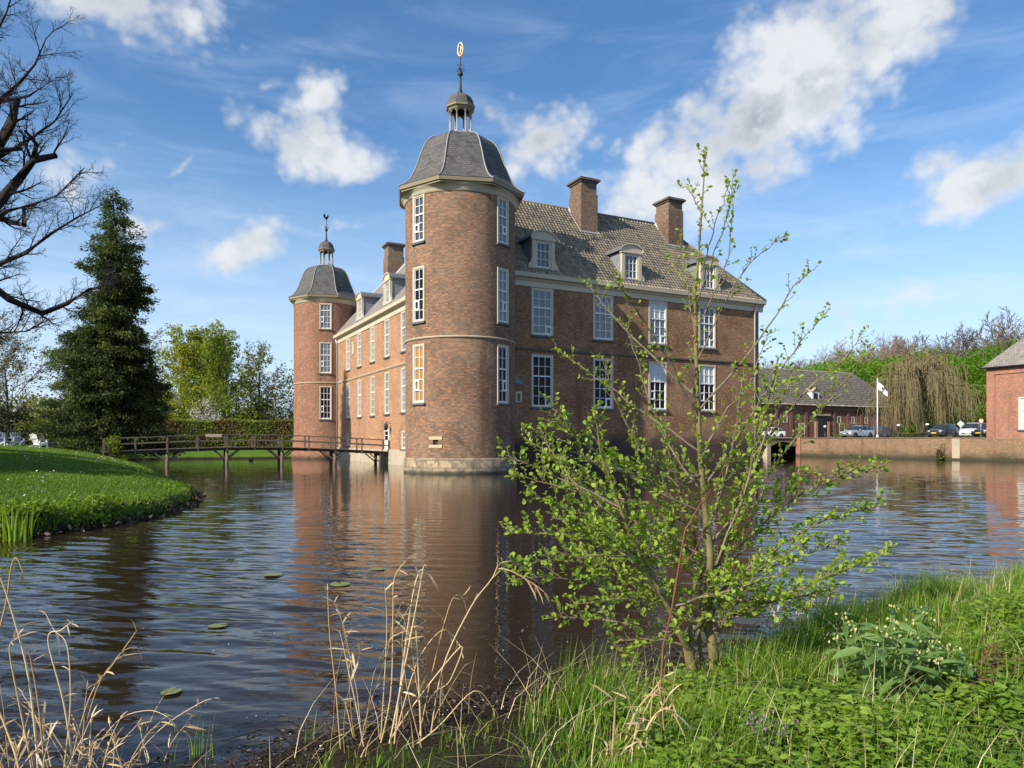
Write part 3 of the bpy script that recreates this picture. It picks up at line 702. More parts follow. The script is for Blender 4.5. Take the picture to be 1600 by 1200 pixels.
    mb = MB(); cp = cr_spline([(1.03, 24.40), (0.93, 24.55), (0.86, 24.80), (0.7, 25.08), (0.42, 25.28), (0.14, 25.38)], 4); mb.lathe(cp, 8, 0, False, a0, c); mb.build('lantern_cap', M['slate'], roof)
    mb = MB(); fin = [(0.15, 25.36), (0.2, 25.42), (0.11, 25.55), (0.09, 25.8), (0.075, 26.3), (0.06, 26.5), (0.16, 26.58), (0.19, 26.68), (0.14, 26.8), (0.05, 26.86), (0.04, 27.0), (0.03, 27.9)]
    mb.lathe(fin, 12, 0, True, 0, c)
    for k in range(4):
        a = a0 + k * math.pi / 2; p = Vector((c[0], c[1], 26.95)); d = Vector((math.cos(a), math.sin(a), 0))
        mb.tube([p + d * 0.05, p + d * 0.24 + Vector((0, 0, 0.12)), p + d * 0.27 + Vector((0, 0, -0.02)), p + d * 0.16 + Vector((0, 0, -0.12))], 0.022, 5)
    mb.beam((c[0] - 0.25, c[1], 27.25), (c[0] + 0.25, c[1], 27.34), 0.025, 0.025)
    mb.build('finial', M['iron'], roof)
    if vane == 'ring':
        mb = MB(); pts = [(c[0] + 0.12 * math.cos(a) , c[1] + 0.16 * math.cos(a) * -1, 28.32 + 0.44 * math.sin(a)) for a in [2 * math.pi * i / 24 for i in range(25)]]
        mb.tube(pts, 0.05, 6, cap=False)
        mb.tube([(c[0], c[1], 27.7), (c[0], c[1], 28.15), (c[0] + 0.06, c[1] - 0.05, 28.4), (c[0], c[1], 28.55), (c[0] - 0.05, c[1], 28.4)], [0.03, 0.05, 0.06, 0.05, 0.03], 6)
        mb.build('weathervane', M['gold'], roof)
    else:
        mb = MB(); x, y, z = c[0], c[1], 27.9
        rooster = [(-0.05, 0.0), (0.08, 0.02), (0.2, 0.15), (0.24, 0.34), (0.34, 0.4), (0.27, 0.46), (0.25, 0.58), (0.15, 0.6), (0.1, 0.42), (-0.02, 0.3), (-0.14, 0.34), (-0.2, 0.62), (-0.38, 0.58), (-0.4, 0.32), (-0.25, 0.12)]
        mb.prism([(px, pz) for px, pz in rooster], -0.02, 0.02)
        mb.build('weathervane', M['iron'], roof, (x, y, z), rad(20))

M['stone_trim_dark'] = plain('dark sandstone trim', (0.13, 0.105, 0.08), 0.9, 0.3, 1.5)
M['cream_stone'] = plain('pale stone', (0.52, 0.42, 0.26), 0.85, 0.15, 3.0)
M['lead_roll'] = plain('lead hip rolls', (0.27, 0.27, 0.27), 0.6, 0.3, 3.0)
M['eaves'] = plain('ochre painted eaves', (0.27, 0.225, 0.14), 0.6, 0.12, 2.0)
M['lead_columns'] = plain('lead clad columns', (0.30, 0.28, 0.27), 0.6, 0.4, 5.0)
M['pantile_ridge'] = plain('mossy ridge tiles', (0.17, 0.145, 0.11), 0.85, 0.4, 4.0)
castle_body(); castle_roof()
for t in (6.4, 14.1, 21.8): dormer((t, -0.02, 14.25), 0)
for s in (8.4, 17.7, 27.0): dormer((T0 - 0.02, s, 14.25), rad(-90))
tower((0, 0), (-42.2, 52.3), M['tower_brick'], (('glass_shutter', 'glass_dark', 'glass_mid'), ('glass_dark', 'glass_grey', 'glass_grey')), 'ring', slot=-20.9)
tower((0, SE), (13.0,), M['far_tower_brick'], (('glass_dark', 'glass_grey', 'glass_grey'),), 'rooster', far=True)
# ------------------------------------------------------------------ water
_rw = np.random.RandomState(77)
_WL = np.geomspace(0.13, 0.80, 52)                  # wave lengths in metres
_WA = rad(90) + _rw.normal(size=52) * 0.25 - 0.10; _WP = _rw.uniform(0, 6.28, 52)
_EN = [(_rw.uniform(0, 6.28), _rw.uniform(0, 6.28), _rw.uniform(0.05, 0.5)) for _ in range(12)]
def wind(x, y):
    """how ruffled the moat is: sheltered and calm in front of the castle"""
    g = sum(np.sin(x * f * math.cos(a) + y * f * 0.5 * math.sin(a) + p) for a, p, f in _EN) / 12
    off = np.abs(x - 0.7 + 0.02 * y) / (0.6 + 0.16 * y) + 1.5 * g
    s = np.clip((off - 0.7) / 1.2, 0, 1); s = s * s * (3 - 2 * s)
    return (0.16 + 0.84 * s) * np.clip((y - 2.5) / 6.0, 0.25, 1)
def wave_z(x, y, dy=0.0):
    z = 0.0
    for L, a, p in zip(_WL, _WA, _WP):
        k = 2 * math.pi / L; amp = 0.102 * math.sqrt(2 / 52) / k
        z = z + amp * np.clip(L / (3.0 * dy + 1e-6) - 0.35, 0, 1) * np.sin(k * (x * math.cos(a) + y * math.sin(a)) + p)
    return z * wind(x, y)
def water():
    m, nt, b = new_mat('brown moat water')
    g = NN(nt, 'ShaderNodeNewGeometry'); pos = g.outputs['Position']
    n3 = noise_n(nt, mapping_n(nt, pos, rot=(0, 0, rad(4)), scale=(2.4, 6.5, 1)), 1.0, 2, 0.5, 0.4)
    n4 = noise_n(nt, mapping_n(nt, pos, rot=(0, 0, rad(-8)), scale=(0.5, 1.3, 1)), 1.0, 3, 0.5, 0.4)
    bump_to(nt, b, math_n(nt, 'ADD', math_n(nt, 'MULTIPLY', n3, 0.22), math_n(nt, 'MULTIPLY', n4, 0.25)), 1.0, 0.022)
    b.inputs['Base Color'].default_value = (0.023, 0.016, 0.0095, 1)
    setin(b, Roughness=0.008, IOR=1.333)
    # one sheet, finest where the water is nearest
    ys = [3.6]
    while ys[-1] < 135: ys.append(ys[-1] + max(0.05, 0.0052 * ys[-1]))
    ys = np.array(ys); ss = np.linspace(-0.95, 0.95, 520)
    X = ys[:, None] * ss[None]; Y = np.repeat(ys[:, None], len(ss), 1); dy = np.gradient(ys)[:, None] * np.ones_like(X)
    Z = wave_z(X, Y, dy) * np.clip((132 - Y) / 20, 0, 1)
    V = np.stack([X, Y, Z], -1).reshape(-1, 3); nx, ny = len(ss), len(ys)
    i = (np.arange(ny - 1)[:, None] * nx + np.arange(nx - 1)[None]).ravel(); F = np.stack([i, i + 1, i + nx + 1, i + nx], -1)
    n0 = len(V); V = np.concatenate([V, [(-300, -40, -0.16), (300, -40, -0.16), (300, 330, -0.16), (-300, 330, -0.16)]]); F = np.concatenate([F, [[n0, n0 + 1, n0 + 2, n0 + 3]]])
    print('water rows', ny)
    return tag(np_obj('water', V, F, m, smooth=True), kind='structure')
water()

# ------------------------------------------------------------------ land
def seg_dist(px, py, line):
    d = np.full(px.shape, 1e9)
    for (x0, y0), (x1, y1) in zip(line, line[1:]):
        dx, dy = x1 - x0, y1 - y0; t = np.clip(((px - x0) * dx + (py - y0) * dy) / (dx * dx + dy * dy), 0, 1)
        d = np.minimum(d, np.hypot(px - x0 - t * dx, py - y0 - t * dy))
    return d
def inside(px, py, poly):
    c = np.zeros(px.shape, bool); n = len(poly)
    for i in range(n):
        x0, y0 = poly[i]; x1, y1 = poly[(i + 1) % n]
        if y0 == y1: continue
        c ^= ((y0 > py) != (y1 > py)) & (px < (x1 - x0) * (py - y0) / (y1 - y0) + x0)
    return c
rs_n = np.random.RandomState(5)
_waves = [(rs_n.uniform(0, 6.28), rs_n.uniform(0, 6.28), rs_n.uniform(0.25, 2.2)) for _ in range(14)]
def bumpy(x, y):
    return sum(np.sin(x * f * math.cos(a) + y * f * math.sin(a) + p) / (0.6 + f) for a, p, f in _waves) / 8
LAWN_NEAR = [(-260, 7), (-60, 8.5), (-30, 10), (-16, 12.8), (-10.7, 15.2), (-9.9, 17.5), (-9.8, 20), (-10.4, 23.0)]
LAWN_RIGHT = [(-10.4, 23.0), (-11.6, 26.3), (-13.4, 29.5), (-17, 35), (-22, 43.5), (-27, 52), (-31, 58), (-36, 66), (-40, 76)]
FAR_BANK = [(-40, 76), (-34, 80), (-26, 82.5), (-12, 89), (0, 95), (30, 112), (60, 130)]
LAWN_POLY = LAWN_NEAR + LAWN_RIGHT[1:] + FAR_BANK[1:] + [(60, 330), (-260, 330)]
def lawn_h(x, y):
    x = np.asarray(x, float); y = np.asarray(y, float)
    dn = seg_dist(x, y, LAWN_NEAR); dr = seg_dist(x, y, LAWN_RIGHT); df = seg_dist(x, y, FAR_BANK)
    ins = inside(x, y, LAWN_POLY)
    h = np.minimum(0.34 + 1.58 * (1 - np.exp(-dn / 8.5)), 0.20 + 1.66 * (1 - np.exp(-dr / 3.6)))
    h = np.minimum(h, 0.25 + np.where(y > 66, 1.0, 3.0) * (1 - np.exp(-df / 3)))
    h = h + 0.07 * bumpy(x * 1.4, y * 1.4)
    d = np.minimum(np.minimum(dn, dr), df)
    s = np.clip(d / 0.22, 0, 1); s = s * s * (3 - 2 * s)
    return np.where(ins, h * s - 0.02 * (1 - s), np.maximum(-1.3, -0.1 - d * 0.9))
SHORE = [(-40, 0.5), (-8, 2.4), (-3.2, 3.35), (-2.3, 3.95), (-1.75, 4.6), (-1.35, 5.1), (-0.5, 5.7), (0.35, 6.1), (1.2, 6.35), (1.9, 6.7), (2.6, 7.3), (3.2, 7.9), (4.3, 8.5), (5.9, 9.4), (8.3, 11.0), (14, 14.0), (40, 24)]
SHORE_POLY = SHORE + [(60, 24), (60, -30), (-40, -30)]
def bank_h(x, y):
    x = np.asarray(x, float); y = np.asarray(y, float)
    d = seg_dist(x, y, SHORE); ins = inside(x, y, SHORE_POLY)
    right = np.clip((x - 1.9) / 2.6, 0, 1)
    up = 0.05 + (0.26 + 0.12 * right) * (1 - np.exp(-np.maximum(d - 0.4 * (1 - right), 0) / (1.3 - 0.4 * right))) + 0.03 * d
    up = np.minimum(up, 0.62) + 0.035 * bumpy(x * 4, y * 4)
    s = np.clip(d / 0.18, 0, 1)
    return np.where(ins, up * s, np.maximum(-1.0, -0.02 - 0.25 * d))
def axis(*parts):
    out = []
    for a, b, st in parts: out += list(np.arange(a, b, st))
    return np.array(out + [parts[-1][1]])
def height_mesh(name, xs, ys, fn, mat):
    X, Y = np.meshgrid(xs, ys); Z = fn(X, Y)
    V = np.stack([X, Y, Z], -1).reshape(-1, 3); nx, ny = len(xs), len(ys)
    i = (np.arange(ny - 1)[:, None] * nx + np.arange(nx - 1)[None]).ravel()
    F = np.stack([i, i + 1, i + nx + 1, i + nx], -1)
    keep = Z.reshape(-1)[F].max(1) > -0.6
    return tag(np_obj(name, V, F[keep], mat, smooth=True), kind='structure')
def turf_mat(name, c0, c1, c2, soil=(0.03, 0.022, 0.014), lo=0.12, hi=0.30, bare=0.0):
    m, nt, b = new_mat(name); g = NN(nt, 'ShaderNodeNewGeometry'); pos = g.outputs['Position']
    f = noise_n(nt, pos, 0.5, 6, 0.6); f2 = noise_n(nt, pos, 6.0, 5, 0.65)
    c = mixc(nt, maprange(nt, f, 0.35, 0.68), c0, c1); c = mixc(nt, maprange(nt, f2, 0.4, 0.72, 0, 0.7), c, c2)
    sp = NN(nt, 'ShaderNodeSeparateXYZ'); nt.links.new(pos, sp.inputs[0])
    z = math_n(nt, 'ADD', sp.outputs[2], math_n(nt, 'MULTIPLY_ADD', f2, -0.25, 0.12))
    c = mixc(nt, maprange(nt, z, lo, hi, 1, 0), c, soil)
    if bare: c = mixc(nt, maprange(nt, noise_n(nt, pos, 2.5, 5), 0.5, 0.6, 0, bare), c, soil)
    nt.links.new(c, b.inputs['Base Color']); setin(b, Roughness=0.95); b.inputs['Specular IOR Level'].default_value = 0.1
    bump_to(nt, b, noise_n(nt, pos, 14.0, 4, 0.7), 0.9, 0.05)
    return m
M['lawn'] = turf_mat('mown lawn', (0.075, 0.15, 0.018), (0.105, 0.19, 0.024), (0.06, 0.125, 0.018))
M['bank'] = turf_mat('grassy bank', (0.035, 0.06, 0.014), (0.05, 0.075, 0.018), (0.03, 0.032, 0.015), lo=0.10, hi=0.34, bare=0.8)
height_mesh('lawn', axis((-260, -44, 6), (-44, -8, 0.35), (-8, 60, 3)), axis((4, 12, 1), (12, 60, 0.35), (60, 100, 1), (100, 330, 8)), lawn_h, M['lawn'])
height_mesh('bank', axis((-40, -4, 1.2), (-4, 10, 0.1), (10, 50, 1.5)), axis((-25, 2, 1.2), (2, 13, 0.1), (13, 26, 0.8)), bank_h, M['bank'])
mb = MB(); mb.face([(-2500, -2500, -1.4), (2500, -2500, -1.4), (2500, 2500, -1.4), (-2500, 2500, -1.4)])
tag(mb.build('ground', M['bank']), kind='structure')
m, nt, b = new_mat('gravel and grass forecourt'); g = NN(nt, 'ShaderNodeNewGeometry')
f = noise_n(nt, g.outputs['Position'], 0.25, 6); nt.links.new(mixc(nt, maprange(nt, f, 0.4, 0.6), (0.30, 0.26, 0.20), (0.08, 0.13, 0.03)), b.inputs['Base Color']); setin(b, Roughness=0.95)
M['forecourt'] = m
TQ = 57.6; QZ = 2.42
mb = MB(); mb.face([(TQ + 0.3, -60, QZ), (900, -200, QZ), (900, 500, QZ), (TQ + 0.3, 500, QZ)])
fc = tag(mb.build('forecourt', M['forecourt'], None, (CX, CY, 0), TH), kind='structure')
mb = MB(); mb.face([(-2500, 329, 1.2), (60, 329, 1.2), (60, 2500, 1.2), (-2500, 2500, 1.2)]); mb.face([(60, 250, 1.21), (2500, 250, 1.21), (2500, 2500, 1.21), (60, 2500, 1.21)])
tag(mb.build('field', M['lawn']), kind='structure')
# ------------------------------------------------------------------ trees
def unit(v): return v / (np.linalg.norm(v) + 1e-12)
def perp(d, rng):
    v = rng.normal(size=3); v -= d * v.dot(d); return unit(v)
def grow(out, rng, p, d, L, r, lvl, cfg):
    n = cfg['seg'][lvl]; pts = [p]; rr = [r]; dirs = [d]; wig = cfg['wig'][lvl]; tr = cfg['trop'][lvl]; end = cfg.get('end', 0.25)
    for i in range(n):
        d = unit(d + rng.normal(size=3) * wig + np.array([0, 0, tr])); p = p + d * (L / n)
        pts.append(p); rr.append(r * (1 - (1 - end) * (i + 1) / n)); dirs.append(d)
    out.append((np.array(pts), np.array(rr), lvl))
    if lvl + 1 >= cfg['levels']: return
    k = cfg['kids'][lvl]; k = k + rng.randint(0, max(1, k // 4) + 1); f0 = cfg['f0'][lvl]
    az = rng.uniform(0, 6.28)
    for j in range(k):
        f = f0 + (1 - f0) * (j + rng.uniform(0.1, 0.9)) / k; q = f * n; i = min(int(q), n - 1); u = q - i
        pp = pts[i] * (1 - u) + pts[i + 1] * u; dd = dirs[min(i + 1, n)]
        az += 2.4; a = unit(np.cross(dd, [0.3, 0.2, 1.0])); b2 = np.cross(dd, a); side = a * math.cos(az) + b2 * math.sin(az)
        ang = rad(rng.uniform(*cfg['ang'][lvl])); nd = unit(dd * math.cos(ang) + side * math.sin(ang))
        shape = cfg['shape'](f) if lvl == 0 and 'shape' in cfg else (1.05 - 0.55 * f)
        rl = rr[i] * (1 - u) + rr[i + 1] * u
        grow(out, rng, pp, nd, L * cfg['ratio'][lvl] * shape * rng.uniform(0.75, 1.2), max(rl * cfg['rr'][lvl], cfg.get('rmin', 0.01)), lvl + 1, cfg)
def tubes_np(branches, sides):
    """tapered tubes (sides by level) as one quad mesh"""
    VV = []; FF = []; o = 0
    for pts, rr, lvl in branches:
        k = sides[min(lvl, len(sides) - 1)]; n = len(pts)
        d = np.gradient(pts, axis=0); d /= np.linalg.norm(d, axis=1)[:, None] + 1e-9
        ref = np.array([0.31, 0.77, 0.55]) if abs(d[0].dot([0.31, 0.77, 0.55])) < 0.9 else np.array([0.9, -0.3, 0.3])
        x = np.cross(d, ref); x /= np.linalg.norm(x, axis=1)[:, None] + 1e-9
        if k == 2:
            v = np.stack([pts - x * rr[:, None], pts + x * rr[:, None]], 1)
            i = np.arange(n - 1) * 2; f = np.stack([i, i + 1, i + 3, i + 2], -1)
        else:
            y = np.cross(d, x); a = np.arange(k) * 2 * np.pi / k
            v = pts[:, None] + rr[:, None, None] * (x[:, None] * np.cos(a)[None, :, None] + y[:, None] * np.sin(a)[None, :, None])
            i = (np.arange(n - 1)[:, None] * k + np.arange(k)[None]).ravel(); j = (np.arange(n - 1)[:, None] * k + (np.arange(k)[None] + 1) % k).ravel()
            f = np.stack([i, j, j + k, i + k], -1)
        VV.append(v.reshape(-1, 3)); FF.append(f + o); o += v.shape[0] * v.shape[1]
    return np.concatenate(VV), np.concatenate(FF)
def leaf_quads(rng, P0, size, up=0.3, asp=0.55, tint=None, out=None):
    """one diamond leaf (or spray) at each point"""
    n = len(P0); d = rng.normal(size=(n, 3))
    if out is not None: d = d * 0.8 + out
    d /= np.linalg.norm(d, axis=1)[:, None]
    nn = rng.normal(size=(n, 3)) + np.array([0, 0, up * 3]); w = np.cross(d, nn); w /= np.linalg.norm(w, axis=1)[:, None] + 1e-9
    s = (size * rng.uniform(0.6, 1.35, n))[:, None]
    a = P0; b = P0 + d * s * 0.5 + w * s * asp * 0.5; c = P0 + d * s; e = P0 + d * s * 0.5 - w * s * asp * 0.5
    V = np.stack([a, b, c, e], 1).reshape(-1, 3); F = np.arange(n * 4).reshape(n, 4)
    t = rng.uniform(0, 1, n) if tint is None else tint
    return V, F, np.repeat(t, 4)
def along(branches, lvls, step, rng, f0=0.2):
    out = []; dr = []
    for pts, rr, lvl in branches:
        if lvl not in lvls: continue
        L = np.linalg.norm(np.diff(pts, axis=0), axis=1).sum(); k = max(1, int(L * (1 - f0) / step))
        f = (f0 + (1 - f0) * rng.uniform(0, 1, k)) * (len(pts) - 1); i = np.minimum(f.astype(int), len(pts) - 2); u = (f - i)[:, None]
        out.append(pts[i] * (1 - u) + pts[i + 1] * u); dr.append(pts[i + 1] - pts[i])
    return np.concatenate(out), np.concatenate(dr)
M['bark'] = bark_mat('grey brown bark', (0.10, 0.078, 0.055), (0.055, 0.043, 0.032))
M['bark_dark'] = bark_mat('dark bark', (0.045, 0.037, 0.032), (0.022, 0.018, 0.016))
M['bark_twig'] = bark_mat('bare brown twigs', (0.24, 0.18, 0.135), (0.15, 0.11, 0.085), 2.0)
M['leaf_spring'] = leaf_mat('fresh green leaves', (0.16, 0.20, 0.025), (0.25, 0.29, 0.04), (0.34, 0.36, 0.06), trans=0.5)
M['leaf_green'] = leaf_mat('green spring leaves', (0.10, 0.145, 0.02), (0.165, 0.23, 0.03), (0.23, 0.295, 0.045), trans=0.5)
M['leaf_olive'] = leaf_mat('olive opening leaves', (0.13, 0.11, 0.035), (0.17, 0.16, 0.05), (0.20, 0.20, 0.07))
M['leaf_bright'] = leaf_mat('bright beech leaves', (0.075, 0.16, 0.012), (0.12, 0.24, 0.018), (0.17, 0.30, 0.03))
M['leaf_dark'] = leaf_mat('dark evergreen leaves', (0.014, 0.028, 0.010), (0.026, 0.048, 0.014), (0.05, 0.075, 0.022), trans=0.2)
M['conifer'] = leaf_mat('dark conifer sprays', (0.025, 0.048, 0.015), (0.060, 0.098, 0.026), (0.15, 0.185, 0.045), trans=0.35)
M['blossom'] = leaf_mat('white blossom', (0.45, 0.42, 0.34), (0.62, 0.60, 0.52), (0.75, 0.74, 0.70), trans=0.3)

def tree_obj(name, loc, label, cat, branches, sides, bark, leaves=None, leafm=None, group=None):
    o = empty(name, loc); tag(o, label, cat, group)
    V, F = tubes_np(branches, sides); np_obj('trunk', V, F, bark, o, smooth=True)
    if leaves is not None:
        V, F, t = leaves; np_obj('crown', V, F, leafm, o, tint=t)
    return o
def broadleaf(name, loc, h, spread, seed, label, leafm, dens=0.5, lsize=0.34, bark='bark', group=None, first=0.3, clear=0.22, cat='tree', levels=4, fine=1.0):
    rng = np.random.RandomState(seed); out = []
    cfg = dict(levels=levels, seg=[9, 6, 4, 3], wig=[0.05, 0.13, 0.2, 0.25], trop=[0.03, 0.07, 0.04, 0.03], kids=[15, 9, int(6 * fine), 0], f0=[clear, 0.2, 0.15, 0],
               ang=[(30, 62), (28, 60), (30, 65), (20, 50)], ratio=[spread / h * 1.05, 0.5, 0.48, 0.4], rr=[0.42, 0.55, 0.55, 0.5], rmin=0.022, end=0.12,
               shape=lambda f: 0.55 + 0.75 * math.sin(math.pi * min(1, (f - clear) / (1 - clear) * 0.72 + 0.18)))
    grow(out, rng, np.zeros(3), np.array([0.02, 0, 1.0]), h * 0.93, h * 0.018, 0, cfg)
    lv = None
    if leafm:
        pts, dr = along(out, [levels - 2, levels - 1], dens, rng, 0.25)
        pts = pts + rng.normal(size=pts.shape) * 0.16
        cl = np.sin(pts @ np.array([0.8, 0.5, 1.1])) * 0.2 + 0.5
        lv = leaf_quads(rng, pts, lsize, 0.35, 0.75, np.clip(cl + rng.normal(size=len(pts)) * 0.22, 0, 1))
    return tree_obj(name, loc, label, cat, out, [7, 5, 3, 2], M[bark], lv, M[leafm] if leafm else None, group)
def shrub(name, loc, rx, ry, rz, n, lsize, leafm, seed, label, cat='shrub', twigs=60, bark='bark', group=None, twig_r=0.02, up=0.35, hollow=0.45):
    """many stems fanning from the ground, leaves in clumps all through the volume"""
    rng = np.random.RandomState(seed); o = empty(name, loc); tag(o, label, cat, group)
    br = []
    for i in range(twigs):
        a = rng.uniform(0, 6.28); q = math.sqrt(rng.uniform(0, 1)); hz = rng.uniform(0.65, 1.0) * math.sqrt(max(0.05, 1 - q * q * 0.8))
        e = np.array([rx * q * math.cos(a), ry * q * math.sin(a), 2 * rz * hz]); s = e * np.array([0.12, 0.12, 0]); mid = s * 0.5 + e * 0.5 + np.array([0, 0, 0.15 * rz]) + rng.normal(size=3) * 0.08 * rz
        br.append((np.array([s, s * 0.7 + mid * 0.3, mid, e]), np.array([twig_r * 1.6, twig_r * 1.3, twig_r, twig_r * 0.35]), 0))
        for k in range(3):
            f = rng.uniform(0.3, 0.9); b0 = mid * (1 - f) + e * f; e2 = b0 + rng.normal(size=3) * rz * 0.25 + np.array([0, 0, 0.1 * rz]); br.append((np.array([b0, (b0 + e2) / 2, e2]), np.array([twig_r * 0.6, twig_r * 0.45, twig_r * 0.2]), 1))
    V, F = tubes_np(br, [4, 2]); np_obj('stem', V, F, M[bark], o, smooth=True)
    if n:
        nc = max(8, n // 90); c = rng.normal(size=(nc, 3)); c /= np.linalg.norm(c, axis=1)[:, None]; c *= rng.uniform(hollow, 1, (nc, 1)) ** 0.6; c[:, 2] = np.abs(c[:, 2]) * 2 - 0.0
        c[:, 2] = np.where(rng.uniform(0, 1, nc) < 0.45, rng.uniform(0.05, 1.0, nc), c[:, 2])
        c = c * np.array([rx, ry, rz]); idx = rng.randint(0, nc, n)
        p = c[idx] + rng.normal(size=(n, 3)) * np.array([rx, ry, rz]) * 0.17; p[:, 2] = np.maximum(p[:, 2], 0.03)
        tn = np.clip(rng.uniform(0.2, 0.8, nc)[idx] + rng.normal(size=n) * 0.16, 0, 1)
        V, F, t = leaf_quads(rng, p, lsize, up, 0.7, tn); np_obj('foliage', V, F, M[leafm], o, tint=t)
    return o

def conifer():
    rng = np.random.RandomState(11); H = 22.2; base = P(180, 700, 63); base.z = 1.2
    o = empty('conifer_tree', base); tag(o, 'tall dark conical evergreen on the lawn beside the footbridge', 'tree')
    o.scale = (1, 1, 1.05)
    prof_z = np.array([0, 1.5, 4, 6.5, 9.0, 11.5, 14, 17, 19.5, 21, 22.2]); 
    left = np.array([7.2, 7.0, 6.0, 6.0, 4.2, 3.4, 2.9, 2.5, 1.6, 0.7, 0.05]); right = np.array([4.6, 5.0, 4.6, 3.6, 3.3, 3.0, 2.7, 2.5, 2.0, 1.3, 0.1])
    br = [(np.array([[0.25 * math.sin(z * 0.5), 0, z] for z in np.linspace(-0.8, 21.6, 14)]), np.linspace(0.42, 0.03, 14), 0)]
    pts = []; outs = []; tn = []
    for i in range(900):
        z = H * (1 - rng.uniform(0, 1) ** 0.62) * 0.985 + 0.1; a = rng.uniform(0, 6.28); w = (1 - math.cos(a)) / 2
        R = np.interp(z, prof_z, right) * (1 - w) + np.interp(z, prof_z, left) * w
        R *= 0.92 * rng.uniform(0.50, 1.16) * (0.85 + 0.2 * math.sin(a * 3 + z)); d = np.array([math.cos(a), math.sin(a), 0])
        up = 0.25 if z > 14 else 0.05; n = 5; q = []
        for k in range(n + 1):
            f = k / n; q.append(np.array([0.25 * math.sin(z * 0.5), 0, z]) + d * R * f + np.array([0, 0, R * (up * f - 0.30 * f * f + 0.16 * f ** 3)]))
        q = np.array(q); br.append((q, np.linspace(0.02 + 0.012 * R, 0.008, n + 1), 1))
        m = int(8 + R * (26 if z < 15 else 15)); f = rng.uniform(0.12 if z > 15 else 0.25, 1.03, m) ** 0.7; ii = np.minimum((f * n).astype(int), n - 1); u = (f * n - ii)[:, None]
        pp = q[ii] * (1 - u) + q[ii + 1] * u
        side = np.array([-d[1], d[0], 0]); sp = rng.normal(size=(m, 1)) * (0.12 + 0.22 * R / 5)
        pp = pp + side * sp + rng.normal(size=(m, 3)) * 0.10 + np.array([0, 0, -0.05])
        b0 = rng.uniform(0.1, 0.75)
        for _ in range(3):
            pts.append(pp + rng.normal(size=pp.shape) * 0.13); outs.append(np.repeat((d * 0.8 + np.array([0, 0, -0.35]))[None], m, 0) + side * np.sign(sp) * 0.5); tn.append(np.clip(b0 + rng.normal(size=m) * 0.18, 0, 1))
    V, F = tubes_np(br, [8, 3]); np_obj('trunk', V, F, M['bark_dark'], o, smooth=True)
    pts = np.concatenate(pts); V, F, t = leaf_quads(rng, pts, 0.30, 0.15, 0.30, np.concatenate(tn), np.concatenate(outs) * 1.3); np_obj('crown', V, F, M['conifer'], o, tint=t)
conifer()

